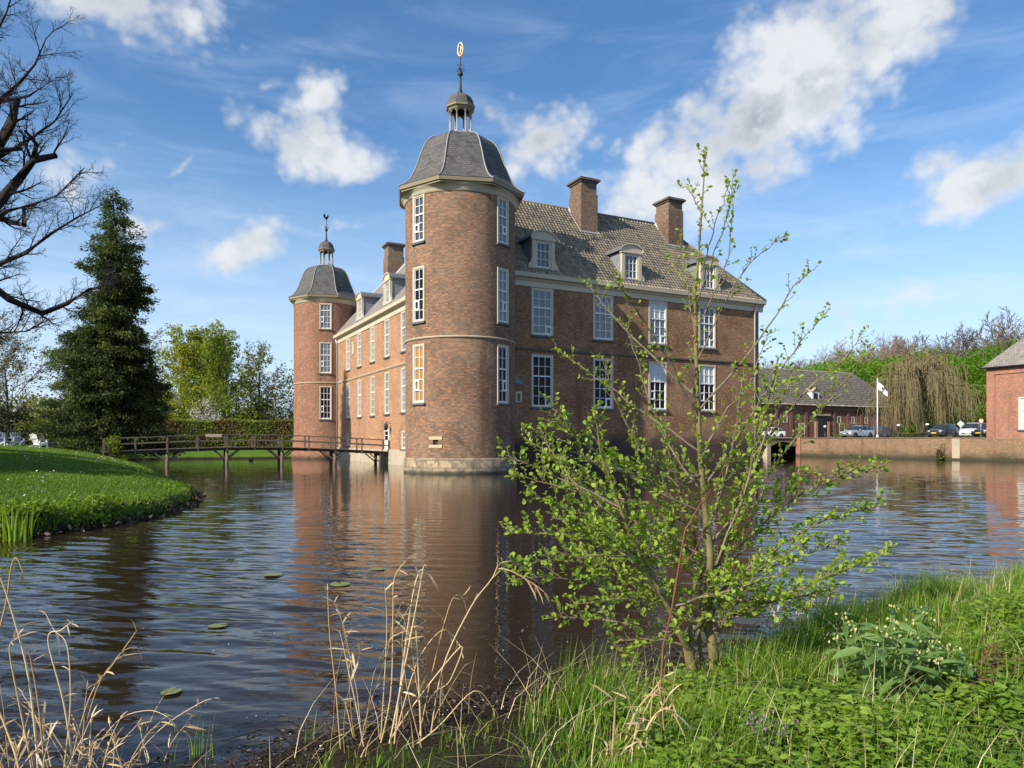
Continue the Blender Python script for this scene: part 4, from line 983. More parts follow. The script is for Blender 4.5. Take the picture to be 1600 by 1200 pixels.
def bare_tree():
    """old tree at the left edge: sawn limbs and fine bare twigs reaching into the picture"""
    rng = np.random.RandomState(3); D0 = 24.0; out = []
    base = P(-170, 700, D0); base.z = float(lawn_h(base.x, base.y)) - 0.1; b = np.array(base)
    def W(x, y, D): return np.array(P(x, y, D)) - b
    trunk = np.array([[0, 0, 0], [0.1, 0, 2.5], [0.3, 0.1, 5], [0.5, 0, 8], [0.4, -0.2, 11.5], [0.8, 0, 14.5], [1.0, 0.2, 18], [1.5, 0.1, 22]])
    out.append((trunk, np.array([0.75, 0.6, 0.52, 0.45, 0.36, 0.28, 0.17, 0.05]), 0))
    cfg = dict(levels=4, seg=[8, 6, 5, 4], wig=[0.07, 0.11, 0.15, 0.2], trop=[0.02, 0.035, 0.04, 0.03], kids=[12, 9, 6, 0], f0=[0.22, 0.12, 0.12, 0], ang=[(25, 55), (25, 60), (25, 60), (20, 40)], ratio=[0.55, 0.56, 0.52, 0.4], rr=[0.45, 0.6, 0.6, 0.5], rmin=0.006, end=0.2)
    def limb(px, r0, r1, tip=True, kids=0, klen=2.5, D=D0, start=None):
        pts = [np.array(start)] if start is not None else []
        k = len(px)
        for i, (x, y) in enumerate(px): pts.append(W(x, y, D + 1.2 * math.sin(i * 1.7 + x)))
        pts = np.array(pts); rr = np.linspace(r0, r1, len(pts)); out.append((pts, rr, 1))
        L = len(pts) - 1
        for j in range(kids):
            f = L * (0.25 + 0.75 * (j + rng.uniform()) / kids); i = min(int(f), L - 1); u = f - i; p = pts[i] * (1 - u) + pts[i + 1] * u
            d = unit(pts[i + 1] - pts[i]); s = perp(d, rng); d2 = unit(d * 0.8 + s * 0.75 + np.array([0.12, 0, 0.22]))
            grow(out, rng, p, d2, klen * 0.62 * rng.uniform(0.5, 1.15), max(0.018, rr[i] * 0.3), 1, cfg)
    # thick sawn limbs
    limb([(-70, 330), (-30, 275), (5, 215), (18, 190), (27, 155)], 0.26, 0.12, kids=6, start=trunk[5], klen=2.2)
    limb([(-60, 360), (-10, 325), (30, 280), (52, 250), (88, 243)], 0.26, 0.09, kids=7, start=trunk[4], klen=2.2)
    limb([(52, 250), (57, 225), (40, 205)], 0.10, 0.05, kids=4, klen=1.6)
    limb([(-60, 230), (-10, 235), (34, 232)], 0.12, 0.07, kids=4, start=trunk[5], klen=1.5)
    limb([(-60, 320), (-20, 337), (12, 345), (38, 352), (37, 325)], 0.14, 0.06, kids=6, start=trunk[4], klen=1.8)
    # long low limb that sweeps down and up again
    limb([(-90, 430), (-20, 440), (15, 468), (66, 490), (105, 474), (140, 452), (160, 448)], 0.17, 0.03, kids=13, start=trunk[3], klen=2.4)
    limb([(-80, 430), (0, 412), (40, 395), (80, 365), (120, 340), (163, 318)], 0.12, 0.015, kids=14, start=trunk[4], klen=2.2)
    limb([(-60, 400), (10, 330), (50, 320), (90, 305), (132, 262)], 0.10, 0.014, kids=12, start=trunk[4], klen=2.0)
    limb([(-60, 260), (0, 245), (50, 215), (85, 190), (115, 145)], 0.10, 0.014, kids=12, start=trunk[5], klen=2.0)
    limb([(-60, 200), (-10, 165), (30, 130), (55, 100), (72, 60)], 0.12, 0.014, kids=12, start=trunk[5], klen=2.0)
    limb([(-80, 150), (-40, 110), (-10, 60), (10, 20), (22, -20)], 0.10, 0.014, kids=12, start=trunk[6], klen=2.0)
    limb([(-100, 480), (-40, 510), (0, 520), (40, 518), (75, 500)], 0.09, 0.012, kids=14, start=trunk[3], klen=2.0)
    limb([(-60, 290), (0, 160), (45, 150), (90, 120)], 0.08, 0.012, kids=9, klen=1.8)
    for k in range(9):                            # the side away from the picture
        a = rng.uniform(1.8, 4.6); i = rng.randint(3, 7); grow(out, rng, trunk[i], unit(np.array([math.cos(a), math.sin(a), 0.5])), rng.uniform(5, 8), 0.14, 1, dict(cfg, levels=4))
    tree_obj('bare_tree', base, 'large leafless tree with sawn dark limbs at the left edge', 'tree', out, [10, 6, 3, 3], M['bark_dark'])
bare_tree()

# trees outside the frame on the left that shade the lawn
def off_tree(loc, seed, label, h=15, sp=9.0):
    broadleaf('evergreen_oak', loc, h, sp, seed, label, 'leaf_dark', 0.07, 0.55, 'bark_dark', clear=0.18)
off_tree((-31, 14.5, 0.8), 21, 'dense evergreen oak shading the near lawn', 12, 6.5)
off_tree((-44, 19, 1.6), 22, 'dense evergreen oak farther left on the lawn', 14, 7)

# left background
bk = 'spring trees behind the clipped hedge'
def at(x, y, D, z=1.2):
    p = P(x, y, D); p.z = z; return p
broadleaf('deciduous_tree', at(247, 690, 122), 19.5, 3.4, 31, 'brownish half bare tree just right of the tall dark conifer', 'leaf_olive', 0.22, 0.26, group=bk)
broadleaf('deciduous_tree', at(302, 690, 118), 17.6, 6.0, 32, 'broad bright green tree in the middle of the group behind the hedge', 'leaf_spring', 0.115, 0.36, group=bk)
broadleaf('deciduous_tree', at(279, 690, 114), 15.8, 5.0, 36, 'yellow green tree at the left of the leafy group, beside the half bare one', 'leaf_spring', 0.13, 0.36, group=bk)
broadleaf('deciduous_tree', at(352, 690, 112), 15.6, 5.2, 33, 'fuller mid green tree right of the bright green one', 'leaf_green', 0.11, 0.36, group=bk)
broadleaf('deciduous_tree', at(330, 690, 121), 17.6, 4.4, 35, 'slim yellow green tree between the bright green and the mid green one', 'leaf_spring', 0.09, 0.38, group=bk)
broadleaf('deciduous_tree', at(403, 690, 106), 14.0, 3.8, 34, 'sparse dark trunked tree nearest the far round tower', 'leaf_olive', 0.18, 0.26, 'bark_dark', group=bk)
shrub('bush', at(272, 690, 100), 6.0, 3, 4.6, 7000, 0.34, 'leaf_spring', 41, 'low yellow green bush between conifer and hedge top')
shrub('bush', at(352, 690, 99), 5.5, 3, 4.4, 6000, 0.34, 'leaf_green', 42, 'rounded green bush above the middle of the hedge')
shrub('blossom_bush', at(322, 690, 96), 2.6, 1.6, 3.1, 1900, 0.24, 'blossom', 43, 'white flowering bush showing above the clipped hedge')
shrub('blossom_bush', at(420, 690, 97), 2.6, 1.5, 2.6, 1300, 0.22, 'blossom', 44, 'white flowering bush close to the far tower')
shrub('bush', at(388, 690, 101), 3.2, 2.5, 5.6, 5000, 0.32, 'leaf_dark', 45, 'dark evergreen bush behind the right part of the hedge')
shrub('bush', at(450, 690, 130), 6, 4, 6.6, 4600, 0.4, 'leaf_olive', 46, 'olive bush far behind, touching the far tower edge')
shrub('bush', at(425, 690, 150), 9, 4, 6.2, 4600, 0.45, 'leaf_spring', 47, 'pale green distant thicket left of the far tower')
shrub('bush', at(215, 690, 100), 6, 3, 5.0, 4600, 0.4, 'leaf_green', 48, 'green bush mostly hidden behind the tall conifer')
# left edge
broadleaf('twiggy_tree', at(14, 690, 76, 1.5), 11.0, 5.5, 51, 'twiggy olive tree with few leaves behind the garden chairs', 'leaf_olive', 0.30, 0.22, 'bark', clear=0.05, fine=1.5)
broadleaf('twiggy_tree', at(-40, 690, 82, 1.5), 12.0, 5.5, 52, 'dark twiggy tree at the left frame edge behind the lawn', 'leaf_olive', 0.5, 0.25, 'bark_dark', clear=0.05, fine=1.5)
shrub('bush', at(5, 690, 70, 1.4), 3.6, 2.5, 2.4, 3200, 0.28, 'leaf_dark', 53, 'low dark bush at the foot of the twiggy tree')
shrub('bush', at(92, 690, 74, 1.4), 4.2, 2.5, 2.6, 4200, 0.28, 'leaf_spring', 54, 'bright yellow green bush between chairs and conifer')
shrub('bush', at(60, 690, 95, 1.4), 7, 3, 3.6, 4600, 0.4, 'leaf_olive', 55, 'olive thicket far behind the garden chairs')
shrub('bush', at(-10, 690, 110, 1.4), 9, 3, 4.2, 4600, 0.45, 'leaf_green', 56, 'distant green thicket at the left edge')

def hedge(name, x0, x1, y0, y1, z0, z1, n, lsize, leafm, seed, label, loc=(0, 0, 0), rz=0.0, core=(0.03, 0.03, 0.015)):
    rng = np.random.RandomState(seed)
    L, Wd, Hh = x1 - x0, y1 - y0, z1 - z0
    p = rng.uniform(0, 1, (n, 3)); k = rng.randint(0, 10, n); 
    p[:, 1] = np.where(k < 5, np.abs(rng.normal(size=n)) * 0.08, np.where(k < 6, 1 - np.abs(rng.normal(size=n)) * 0.05, p[:, 1])); p[:, 2] = np.where(k >= 6, 1 - np.abs(rng.normal(size=n)) * 0.06, p[:, 2])
    p = p * np.array([L, Wd, Hh]) + np.array([x0, y0, z0]); p += 0.10 * np.sin(p[:, [2, 0, 0]] * np.array([2.1, 1.3, 0.9]) + 1.0) + rng.normal(size=p.shape) * 0.05
    t = np.clip(0.5 + 0.35 * np.sin(p[:, 0] * 0.9 + 2.0 * np.sin(p[:, 2] * 1.3)) + rng.normal(size=n) * 0.2, 0, 1)
    V, F, t = leaf_quads(rng, p, lsize, 0.3, 0.7, t)
    o = np_obj(name, V, F, M[leafm], None, tint=t); o.location = loc; o.rotation_euler = (0, 0, rz); tag(o, label, 'hedge')
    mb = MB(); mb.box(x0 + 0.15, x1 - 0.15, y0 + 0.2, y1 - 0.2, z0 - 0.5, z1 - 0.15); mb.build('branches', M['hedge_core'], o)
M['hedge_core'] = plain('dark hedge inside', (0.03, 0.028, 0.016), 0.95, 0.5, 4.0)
M['hedge_leaf'] = leaf_mat('hedge leaves green to rust', (0.20, 0.115, 0.04), (0.14, 0.18, 0.03), (0.20, 0.28, 0.045), trans=0.35)
hp = P(355, 700, 89)
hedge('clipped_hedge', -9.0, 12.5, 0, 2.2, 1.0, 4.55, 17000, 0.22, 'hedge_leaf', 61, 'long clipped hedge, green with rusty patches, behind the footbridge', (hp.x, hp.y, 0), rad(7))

# right background: bare wood over a band of fresh green
def bare_wood():
    rng = np.random.RandomState(71); var = []
    for s in range(4):
        out = []; h = 16
        cfg = dict(levels=4, seg=[6, 4, 3, 2], wig=[0.06, 0.12, 0.18, 0.2], trop=[0.02, 0.08, 0.05, 0.03], kids=[15, 9, 7, 0], f0=[0.3, 0.2, 0.15, 0], ang=[(25, 50), (25, 50), (25, 55), (20, 40)], ratio=[0.52, 0.5, 0.5, 0.4], rr=[0.4, 0.5, 0.5, 0.5], rmin=0.035, end=0.4)
        grow(out, rng, np.zeros(3), np.array([0, 0, 1.0]), h, 0.24, 0, cfg); var.append(tubes_np(out, [5, 3, 2, 2]))
    VV = []; FF = []; o = 0
    top = lambda x: np.interp(x, [1150, 1230, 1300, 1400, 1480, 1540, 1600, 1700], [586, 562, 543, 525, 528, 516, 508, 503])
    for i in range(108):
        x = 1165 + 560 * (i % 24 + rng.uniform(0, 1)) / 24; D = 185 + 22 * (i // 24) + rng.uniform(-8, 8); v, f = var[rng.randint(4)]
        zt = CAM_Z + (HZ - top(x) + rng.uniform(-14, 8)) / FPX * D; sc = zt / 20.5 * rng.uniform(0.85, 1.0); a = rng.uniform(0, 6.28); R = np.array([[math.cos(a), -math.sin(a), 0], [math.sin(a), math.cos(a), 0], [0, 0, 1]])
        q = (v * np.array([sc * 1.15, sc * 1.15, sc])) @ R.T + np.array([(x - 800) / FPX * D, D, 1.2]); VV.append(q); FF.append(f + o); o += len(q)
    w = np_obj('bare_wood', np.concatenate(VV), np.concatenate(FF), M['bark_twig']); tag(w, 'brown leafless wood on the skyline behind the forecourt', 'wood', kind='stuff')
    return var
var = bare_wood()
def single_bare(x, y, D, i, label, mat='bark_twig'):
    v, f = var[i]; o = empty('bare_tree', at(x, 690, D)); tag(o, label, 'tree', 'bare trees rising above the wood'); h = CAM_Z + (HZ - y) / FPX * D; sc = h / 20.0
    np_obj('trunk', v * np.array([sc * 1.05, sc * 1.05, sc]), f, M[mat], o)
M['bark_grey'] = bark_mat('grey bare twigs', (0.13, 0.105, 0.085), (0.085, 0.07, 0.06), 2.0)
single_bare(1540, 499, 172, 0, 'broad dark bare tree highest on the right skyline', 'bark_grey')
single_bare(1470, 510, 176, 1, 'thin bare tree above the green band, left of the broad dark one', 'bark_grey')
single_bare(1592, 508, 170, 2, 'bare tree over the gatehouse roof', 'bark_twig')
def green_band():
    rng = np.random.RandomState(81); PP = []; TT = []
    top = lambda x: np.interp(x, [1150, 1240, 1330, 1420, 1480, 1540, 1600, 1700], [585, 562, 545, 540, 540, 532, 524, 515])
    for i in range(46):
        x = 1160 + 560 * (i % 23 + rng.uniform(0, 1)) / 23; D = (140 if i < 23 else 158) + rng.uniform(-7, 7); zt = CAM_Z + (HZ - top(x) + rng.uniform(-9, 5)) / FPX * D
        c = np.array([(x - 800) / FPX * D, D, 0]); r = rng.uniform(4.2, 6.8); n = 5200; nc = 80
        q = rng.normal(size=(nc, 3)); q /= np.linalg.norm(q, axis=1)[:, None]; q[:, 2] = q[:, 2] * 0.5 + 0.5; q *= rng.uniform(0.75, 1, (nc, 1)); q = q * np.array([r, r, zt]) * np.array([1, 1, 0.95])
        idx = rng.randint(0, nc, n); p = q[idx] + rng.normal(size=(n, 3)) * np.array([0.85, 0.85, 0.6]); PP.append(p + c); TT.append(np.clip(rng.uniform(0.15, 0.85, nc)[idx] * 0.6 + rng.uniform(0, 0.4) + rng.normal(size=n) * 0.12, 0, 1))
    p = np.concatenate(PP); p = p[p[:, 2] > 1.5 * 0]
    V, F, t = leaf_quads(rng, np.concatenate(PP), 0.46, 0.4, 0.75, np.concatenate(TT)); g = np_obj('green_wood', V, F, M['leaf_bright'], tint=t); tag(g, 'dense band of bright green young beeches behind the forecourt', 'wood', kind='stuff')
green_band()
def weeping(x, D, h, R, seed, label):
    rng = np.random.RandomState(seed); out = []; base = at(x, 690, D, QZ)
    out.append((np.array([[0, 0, -0.3], [0.1, 0, 2], [0.2, 0.1, 5], [0.1, 0, h * 0.6], [0.3, 0, h * 0.82]]), np.array([0.6, 0.5, 0.4, 0.28, 0.12]), 0))
    for i in range(70):
        z0 = h * rng.uniform(0.35, 0.82); a = rng.uniform(0, 6.28); r = R * rng.uniform(0.35, 1.0) * (1.15 - 0.5 * z0 / h); d = np.array([math.cos(a), math.sin(a), 0]); rise = rng.uniform(0.12, 0.3) * h * (1.1 - r / R * 0.55)
        pts = np.array([np.array([0.15, 0, z0]) + d * r * f + np.array([0, 0, rise * math.sin(min(1, f * 1.25) * math.pi * 0.62) - 0.25 * r * max(0, f - 0.6)]) for f in np.linspace(0, 1, 7)])
        pts[1:] += rng.normal(size=(6, 3)) * 0.2; out.append((pts, np.linspace(0.13, 0.03, 7), 1))
        for k in range(13):
            f = rng.uniform(0.25, 1.0) * 6; j = min(int(f), 5); p = pts[j] * (1 - f + j) + pts[j + 1] * (f - j); L = (p[2] - 0.4) * rng.uniform(0.35, 0.95); o2 = d * rng.uniform(0.1, 0.9) + rng.normal(size=3) * 0.35; o2[2] = 0
            s = [p]; nseg = 5
            for q in range(1, nseg + 1):
                u = q / nseg; s.append(p + o2 * math.sqrt(u) + np.array([0.10 * math.sin(q * 1.9 + k), 0.1 * math.cos(q * 1.3 + k), -L * (u ** 1.25)]))
            out.append((np.array(s), np.linspace(0.035, 0.016, nseg + 1), 2))
            for e in range(2):
                j = rng.randint(1, nseg); e1 = s[j] + np.array([rng.normal() * 0.4, rng.normal() * 0.4, -rng.uniform(0.5, 1.4)]); out.append((np.array([s[j], (s[j] + e1) / 2 + np.array([0, 0, 0.1]), e1]), np.array([0.022, 0.02, 0.012]), 2))
    tree_obj('weeping_tree', base, label, 'tree', out, [7, 4, 2], M['weep'])
M['weep'] = bark_mat('olive hanging twigs', (0.21, 0.17, 0.085), (0.11, 0.09, 0.05), 1.2)
weeping(1440, 104, 12.2, 9.3, 91, 'bare weeping tree with hanging olive brown branches beside the flagpole')
# ------------------------------------------------------------------ footbridge
fo = loc2w(T0 - 0.12, 17.7)
bridge = empty('footbridge', (fo.x, fo.y, 0), TH + math.pi)       # local x runs out from the castle door
tag(bridge, 'weathered wooden footbridge on piles leading to the castle door', 'footbridge')
def deck_z(x): return float(np.interp(x, [0, 4.5, 9, 13.3, 17.6, 21.9], [1.12, 1.38, 1.56, 1.58, 1.45, 1.24]))
def build_bridge():
    xs = [0.0, 2.4, 4.7, 6.9, 9.05, 11.2, 13.3, 15.45, 17.6, 19.8, 21.9]; W2 = 0.85
    mb = MB(); x = 0.0
    rng = random.Random(4)
    while x < 21.8:
        z = deck_z(x); mb.box(x, x + 0.17, -W2 - 0.06 + rng.uniform(-.03, .03), W2 + 0.06 + rng.uniform(-.03, .03), z - 0.06, z + rng.uniform(-0.008, 0.008)); x += 0.19
    mb.build('deck', M['wood_grey'], bridge)
    for sy in (-1, 1):
        mb = MB()
        for a, b in zip(xs, xs[1:]): mb.beam((a, sy * (W2 - 0.15), deck_z(a) - 0.17), (b, sy * (W2 - 0.15), deck_z(b) - 0.17), 0.14, 0.2)
        mb.build('beam', M['wood_dark'], bridge)
        for name, dz, w, h in (('handrail', 0.98, 0.13, 0.06), ('midrail', 0.52, 0.05, 0.11)):
            mb = MB()
            for i, (a, b) in enumerate(zip(xs, xs[1:])):
                w1 = rng.uniform(-.015, .015)
                mb.beam((a, sy * W2, deck_z(a) + dz + w1), (b + 0.02, sy * W2, deck_z(b) + dz + w1), w, h)
            mb.build(name, M['wood_grey'], bridge)
        for x in xs:
            z = deck_z(x); mb = MB(); mb.box(x - 0.055, x + 0.055, sy * W2 - 0.05, sy * W2 + 0.05, z - 0.32, z + 0.95); mb.build('post', M['wood_grey'], bridge)
    for x in (0.7, 4.7, 9.05, 13.3, 17.6):
        z = deck_z(x)
        for y in (-0.75, 0.75):
            mb = MB(); mb.tube([(x, y, -1.2), (x + 0.02, y, 0), (x, y, z - 0.26)], [0.14, 0.135, 0.13], 10); mb.build('pile', M['wood_grey'] if x > 4 else M['wood_dark'], bridge)
        mb = MB(); mb.box(x - 0.1, x + 0.1, -1.0, 1.0, z - 0.42, z - 0.27); mb.build('cross_beam', M['wood_dark'], bridge)
        for y in (-0.75, 0.75):
            for sx in (-1, 1):
                if x < 1 and sx < 0: continue
                mb = MB(); mb.beam((x + sx * 0.1, y, z - 0.95), (x + sx * 0.95, y, z - 0.24), 0.09, 0.1); mb.build('brace', M['wood_grey'], bridge)
build_bridge()
def on_bridge(x, y, z): 
    a = TH + math.pi; return Vector((fo.x + x * math.cos(a) - y * math.sin(a), fo.y + x * math.sin(a) + y * math.cos(a), z))
mb = MB(); mb.box(-0.6, 0.6, -0.02, 0.02, -0.12, 0.12); mb.box(-0.5, -0.44, 0.02, 0.06, -0.1, 0.1); mb.box(0.44, 0.5, 0.02, 0.06, -0.1, 0.1)
p = on_bridge(14.3, 0.94, deck_z(14.3) + 0.93)
tag(mb.build('notice_board', M['wood_pale'] if 'wood_pale' in M else M['cream'], None, p, TH), 'small pale board fixed on the handrail of the footbridge', 'board')
p = on_bridge(21.2, 0.9, deck_z(21.2) - 0.75)
shrub('ivy', p, 0.75, 0.5, 0.95, 1500, 0.13, 'leaf_green', 101, 'ivy grown over the left end post of the footbridge', 'ivy', 12)

# dark water bird beyond the bridge
def duck():
    o = empty('duck', P(392, 719.5, 74)); o.location.z = 0.0; o.rotation_euler = (0, 0, rad(-15)); tag(o, 'small dark duck swimming beyond the footbridge', 'bird')
    mb = MB(); mb.tube([(-0.30, 0, 0.12), (-0.22, 0, 0.10), (-0.1, 0, 0.08), (0.06, 0, 0.08), (0.16, 0, 0.1), (0.2, 0, 0.17), (0.215, 0, 0.25), (0.25, 0, 0.285), (0.30, 0, 0.28)], [0.015, 0.06, 0.11, 0.115, 0.075, 0.045, 0.045, 0.05, 0.02], 10)
    mb.build('body', M['bird'], o); mb = MB(); mb.tube([(0.29, 0, 0.275), (0.33, 0, 0.265), (0.36, 0, 0.262)], [0.022, 0.018, 0.008], 6); mb.build('bill', M['eaves'], o)
M['bird'] = plain('dark feathers', (0.05, 0.04, 0.035), 0.7, 0.5, 14.0)
duck()

# garden chairs on the lawn
def lawn_chair(x, D, rz, mat, label, y=690):
    p = P(x, y, D); p.z = float(lawn_h(p.x, p.y)) - 0.01
    o = empty('garden_chair', p, rz); tag(o, label, 'chair', 'slatted garden chairs on the lawn')
    s = MB()
    for k in range(6): s.beam((-0.28, -0.32 + k * 0.11, 0.40 - k * 0.028), (0.28, -0.32 + k * 0.11, 0.40 - k * 0.028), 0.09, 0.022)
    s.build('seat', mat, o)
    b = MB()
    for k in range(5): b.beam((-0.22 + k * 0.11, 0.22, 0.26), (-0.30 + k * 0.15, 0.52, 0.98 + 0.07 * (1 - abs(k - 2) / 2)), 0.095, 0.02)
    b.beam((-0.3, 0.47, 0.72), (0.3, 0.47, 0.72), 0.05, 0.03); b.build('backrest', mat, o)
    for sx in (-1, 1):
        a = MB(); a.box(sx * 0.36 - 0.07, sx * 0.36 + 0.07, -0.38, 0.45, 0.60, 0.625); a.build('armrest', mat, o)
        l = MB(); l.box(sx * 0.34 - 0.05, sx * 0.34 + 0.05, -0.33, -0.24, 0, 0.60); l.build('leg', mat, o)
        l = MB(); l.beam((sx * 0.30, -0.3, 0.38), (sx * 0.30, 0.62, 0.04), 0.04, 0.12); l.build('leg', mat, o)
M['grey_paint'] = plain('grey blue painted wood', (0.33, 0.37, 0.44), 0.6, 0.1); M['dark_paint'] = plain('dark painted wood', (0.06, 0.065, 0.075), 0.6, 0.15)
CD = 50
lawn_chair(10, CD, rad(75), M['grey_paint'], 'grey slatted garden chair at the far left, turned sideways')
lawn_chair(27, CD + 3, rad(200), M['grey_paint'], 'grey blue slatted garden chair second from the left')
lawn_chair(62, CD + 1, rad(160), M['white_paint'], 'white slatted garden chair lit by the sun near the conifer')
lawn_chair(76, CD + 2.5, rad(150), M['dark_paint'], 'dark slatted garden chair right of the white one')
p = P(44, 690, CD + 4); p.z = float(lawn_h(p.x, p.y))
to = empty('garden_table', p); tag(to, 'low dark garden table between the chairs on the lawn', 'table')
mb = MB(); 
for k in range(6): mb.box(-0.7, 0.7, -0.36 + k * 0.12, -0.26 + k * 0.12, 0.66, 0.70)
mb.build('table_top', M['wood_dark'], to)
for sx in (-1, 1):
    mb = MB(); mb.beam((sx * 0.5, -0.36, 0), (sx * 0.5, 0.2, 0.66), 0.07, 0.07); mb.beam((sx * 0.53, 0.36, 0), (sx * 0.53, -0.2, 0.66), 0.07, 0.07); mb.build('leg', M['wood_dark'], to)

# ------------------------------------------------------------------ forecourt: quay, bridge, gatehouse, barn
def on_castle(name, mats, mb): return mb.build(name, mats, None, (CX, CY, 0), TH)
QE = 22.4
rng = np.random.RandomState(7)
mb = MB(); mb.face([(TQ, -60, -1), (TQ, QE, -1), (TQ, QE, 2.34), (TQ, -60, 2.34)][::-1]); mb.face([(TQ, QE, -1), (TQ + 1.0, QE, -1), (TQ + 1.0, QE, 2.34), (TQ, QE, 2.34)][::-1]); mb.face([(TQ, -60, 2.34), (TQ, QE, 2.34), (TQ + 1, QE, 2.34), (TQ + 1, -60, 2.34)][::-1])
mb.box(TQ - 0.14, TQ, -60, QE, -1, 0.16)
q = on_castle('quay_wall', M['quay_brick'], mb); tag(q, 'long low brick quay wall along the water below the parked cars', 'wall')
mb = MB(); mb.box(TQ - 0.06, TQ + 0.4, -1.2, QE + 0.05, 2.34, 2.46); mb.build('coping', M['cap_stone'], q)
mb = MB(); mb.box(TQ - 0.05, TQ + 0.2, 1.4, 2.2, 0.2, 2.3); mb.build('patch', M['plaster'], q)
p = loc2w(TQ - 0.12, 3.2, 0.15); shrub('wall_plant', p, 0.5, 0.6, 0.95, 900, 0.14, 'leaf_olive', 103, 'tuft of green growth climbing the quay wall', 'plant', 10)
# bridge to the forecourt
fb = empty('stone_bridge', (CX, CY, 0), TH); tag(fb, 'low brick bridge with a dark arch between castle and forecourt', 'bridge')
mb = MB(); s0, s1 = 22.5, 27.0
mb.box(TE - 6, TQ + 0.6, s0, s1, 2.02, 2.36); mb.build('deck', M['cap_stone'], fb)
mb = MB(); mb.box(TE - 6, TQ + 0.3, s0 - 0.12, s0 + 0.2, 2.36, 2.52); mb.box(TE - 6, TQ + 0.3, s1 - 0.2, s1 + 0.12, 2.36, 2.52); mb.build('kerb', M['stone_trim'], fb)
for t in (33.0, 39.5, 46.0, 52.3):
    mb = MB(); mb.box(t - 0.35, t + 0.35, s0 + 0.15, s1 - 0.15, -1, 2.02); mb.prism([(t - 0.36, -1), (t + 0.36, -1), (t + 0.30, 1.7), (t - 0.30, 1.7)], s0 - 0.1, s0 + 0.15); mb.build('pier', M['plaster'], fb)
mb = MB()
for a, b in ((52.65, 57.3), (46.35, 51.95), (39.85, 45.65)):           # shallow arches between the piers
    n = 10; top = [(a + (b - a) * i / n, 1.25 + 0.68 * math.sin(math.pi * i / n)) for i in range(n + 1)]
    for (x0, z0), (x1, z1) in zip(top, top[1:]):
        mb.face([(x0, s0, z0), (x1, s0, z1), (x1, s0, 2.02), (x0, s0, 2.02)]); mb.face([(x0, s0, z0), (x0, s1, z0), (x1, s1, z1), (x1, s0, z1)])
mb.build('arch', M['quay_brick'], fb)
mb = MB(); mb.box(TQ - 0.25, TQ + 0.1, QE - 0.5, QE + 0.2, -1, 2.5); mb.build('pier', M['gate_brick'], fb)
mb = MB(); mb.box(52.8, TQ, s1 - 0.3, s1, -1, 2.0); mb.build('arch_shade_panel', M['black'], fb)  # black panel across the opening, standing in for the shade under the arch

def hip_roof(mb, t0, t1, s0, s1, ez, rz_, e=0.4, along_t=True):
    if along_t:
        h = (s1 - s0) / 2 + e; sm = (s0 + s1) / 2; A = (t0 - e + h, sm, rz_); B = (t1 + e - h, sm, rz_)
        slope_face(mb, [(t0 - e, s0 - e, ez), (t1 + e, s0 - e, ez), B, A]); slope_face(mb, [(t1 + e, s0 - e, ez), (t1 + e, s1 + e, ez), B]); slope_face(mb, [(t1 + e, s1 + e, ez), (t0 - e, s1 + e, ez), A, B]); slope_face(mb, [(t0 - e, s1 + e, ez), (t0 - e, s0 - e, ez), A])
    else:
        h = (t1 - t0) / 2 + e; tm = (t0 + t1) / 2; A = (tm, s0 - e + h, rz_); B = (tm, s1 + e - h, rz_)
        slope_face(mb, [(t0 - e, s1 + e, ez), (t0 - e, s0 - e, ez), A, B]); slope_face(mb, [(t0 - e, s0 - e, ez), (t1 + e, s0 - e, ez), A]); slope_face(mb, [(t1 + e, s0 - e, ez), (t1 + e, s1 + e, ez), B, A]); slope_face(mb, [(t1 + e, s1 + e, ez), (t0 - e, s1 + e, ez), B])
    mb.face([(t0 - e, s0 - e, ez), (t0 - e, s1 + e, ez), (t1 + e, s1 + e, ez), (t1 + e, s0 - e, ez)])
# gatehouse
gh = empty('gatehouse', (CX, CY, 0), TH); tag(gh, 'red brick outbuilding with hipped tile roof rising from the water at the right edge', 'building')
g1 = -1.4; g0 = -17.0; GE = 9.45
holes = [(-5.9, -4.3, 3.15, 6.35), (-11.5, -9.9, 3.15, 6.35)]
mb = MB(); wall_holes(mb, g0, g1, -1, GE, holes, lambda a, z: (TQ - 0.02, a, z))
for f in mb.f: f.reverse()
for u in mb.uv: u.reverse()
mb.face([(TQ - 0.02, g1, -1), (TQ + 10, g1, -1), (TQ + 10, g1, GE), (TQ - 0.02, g1, GE)][::-1]); mb.face([(TQ - 0.02, g0, -1), (TQ + 10, g0, -1), (TQ + 10, g0, GE), (TQ - 0.02, g0, GE)])
mb.build('wall', M['gate_brick'], gh)
mb = MB(); mb.box(TQ - 0.12, TQ, g0, g1 + 0.05, -1, 2.3); mb.build('plinth', M['quay_brick'], gh)
for a in (g1 - 0.75, -8.3): 
    mb = MB(); mb.box(TQ - 0.12, TQ, a, a + 0.8, 2.3, 8.75); mb.build('pilaster', M['gate_brick'], gh)
mb = MB(); mb.box(TQ - 0.12, TQ, g0, g1 + 0.05, 8.75, GE - 0.1); mb.build('frieze', M['gate_brick'], gh)
for a in (-5.1, -10.7): window(gh, (TQ - 0.02, a, 3.15), rad(-90), 1.6, 3.2, 3, 5, 3, None, 'blind')
mb = MB(); hip_roof(mb, TQ, TQ + 10, g0, g1, GE, 15.6, 0.45, False); mb.build('roof', M['thatch'], gh)
mb = MB(); mb.tube([(TQ - 0.5, g0, GE - 0.02), (TQ - 0.5, g1 + 0.5, GE - 0.02)], 0.08, 8); mb.build('gutter', M['iron'], gh)
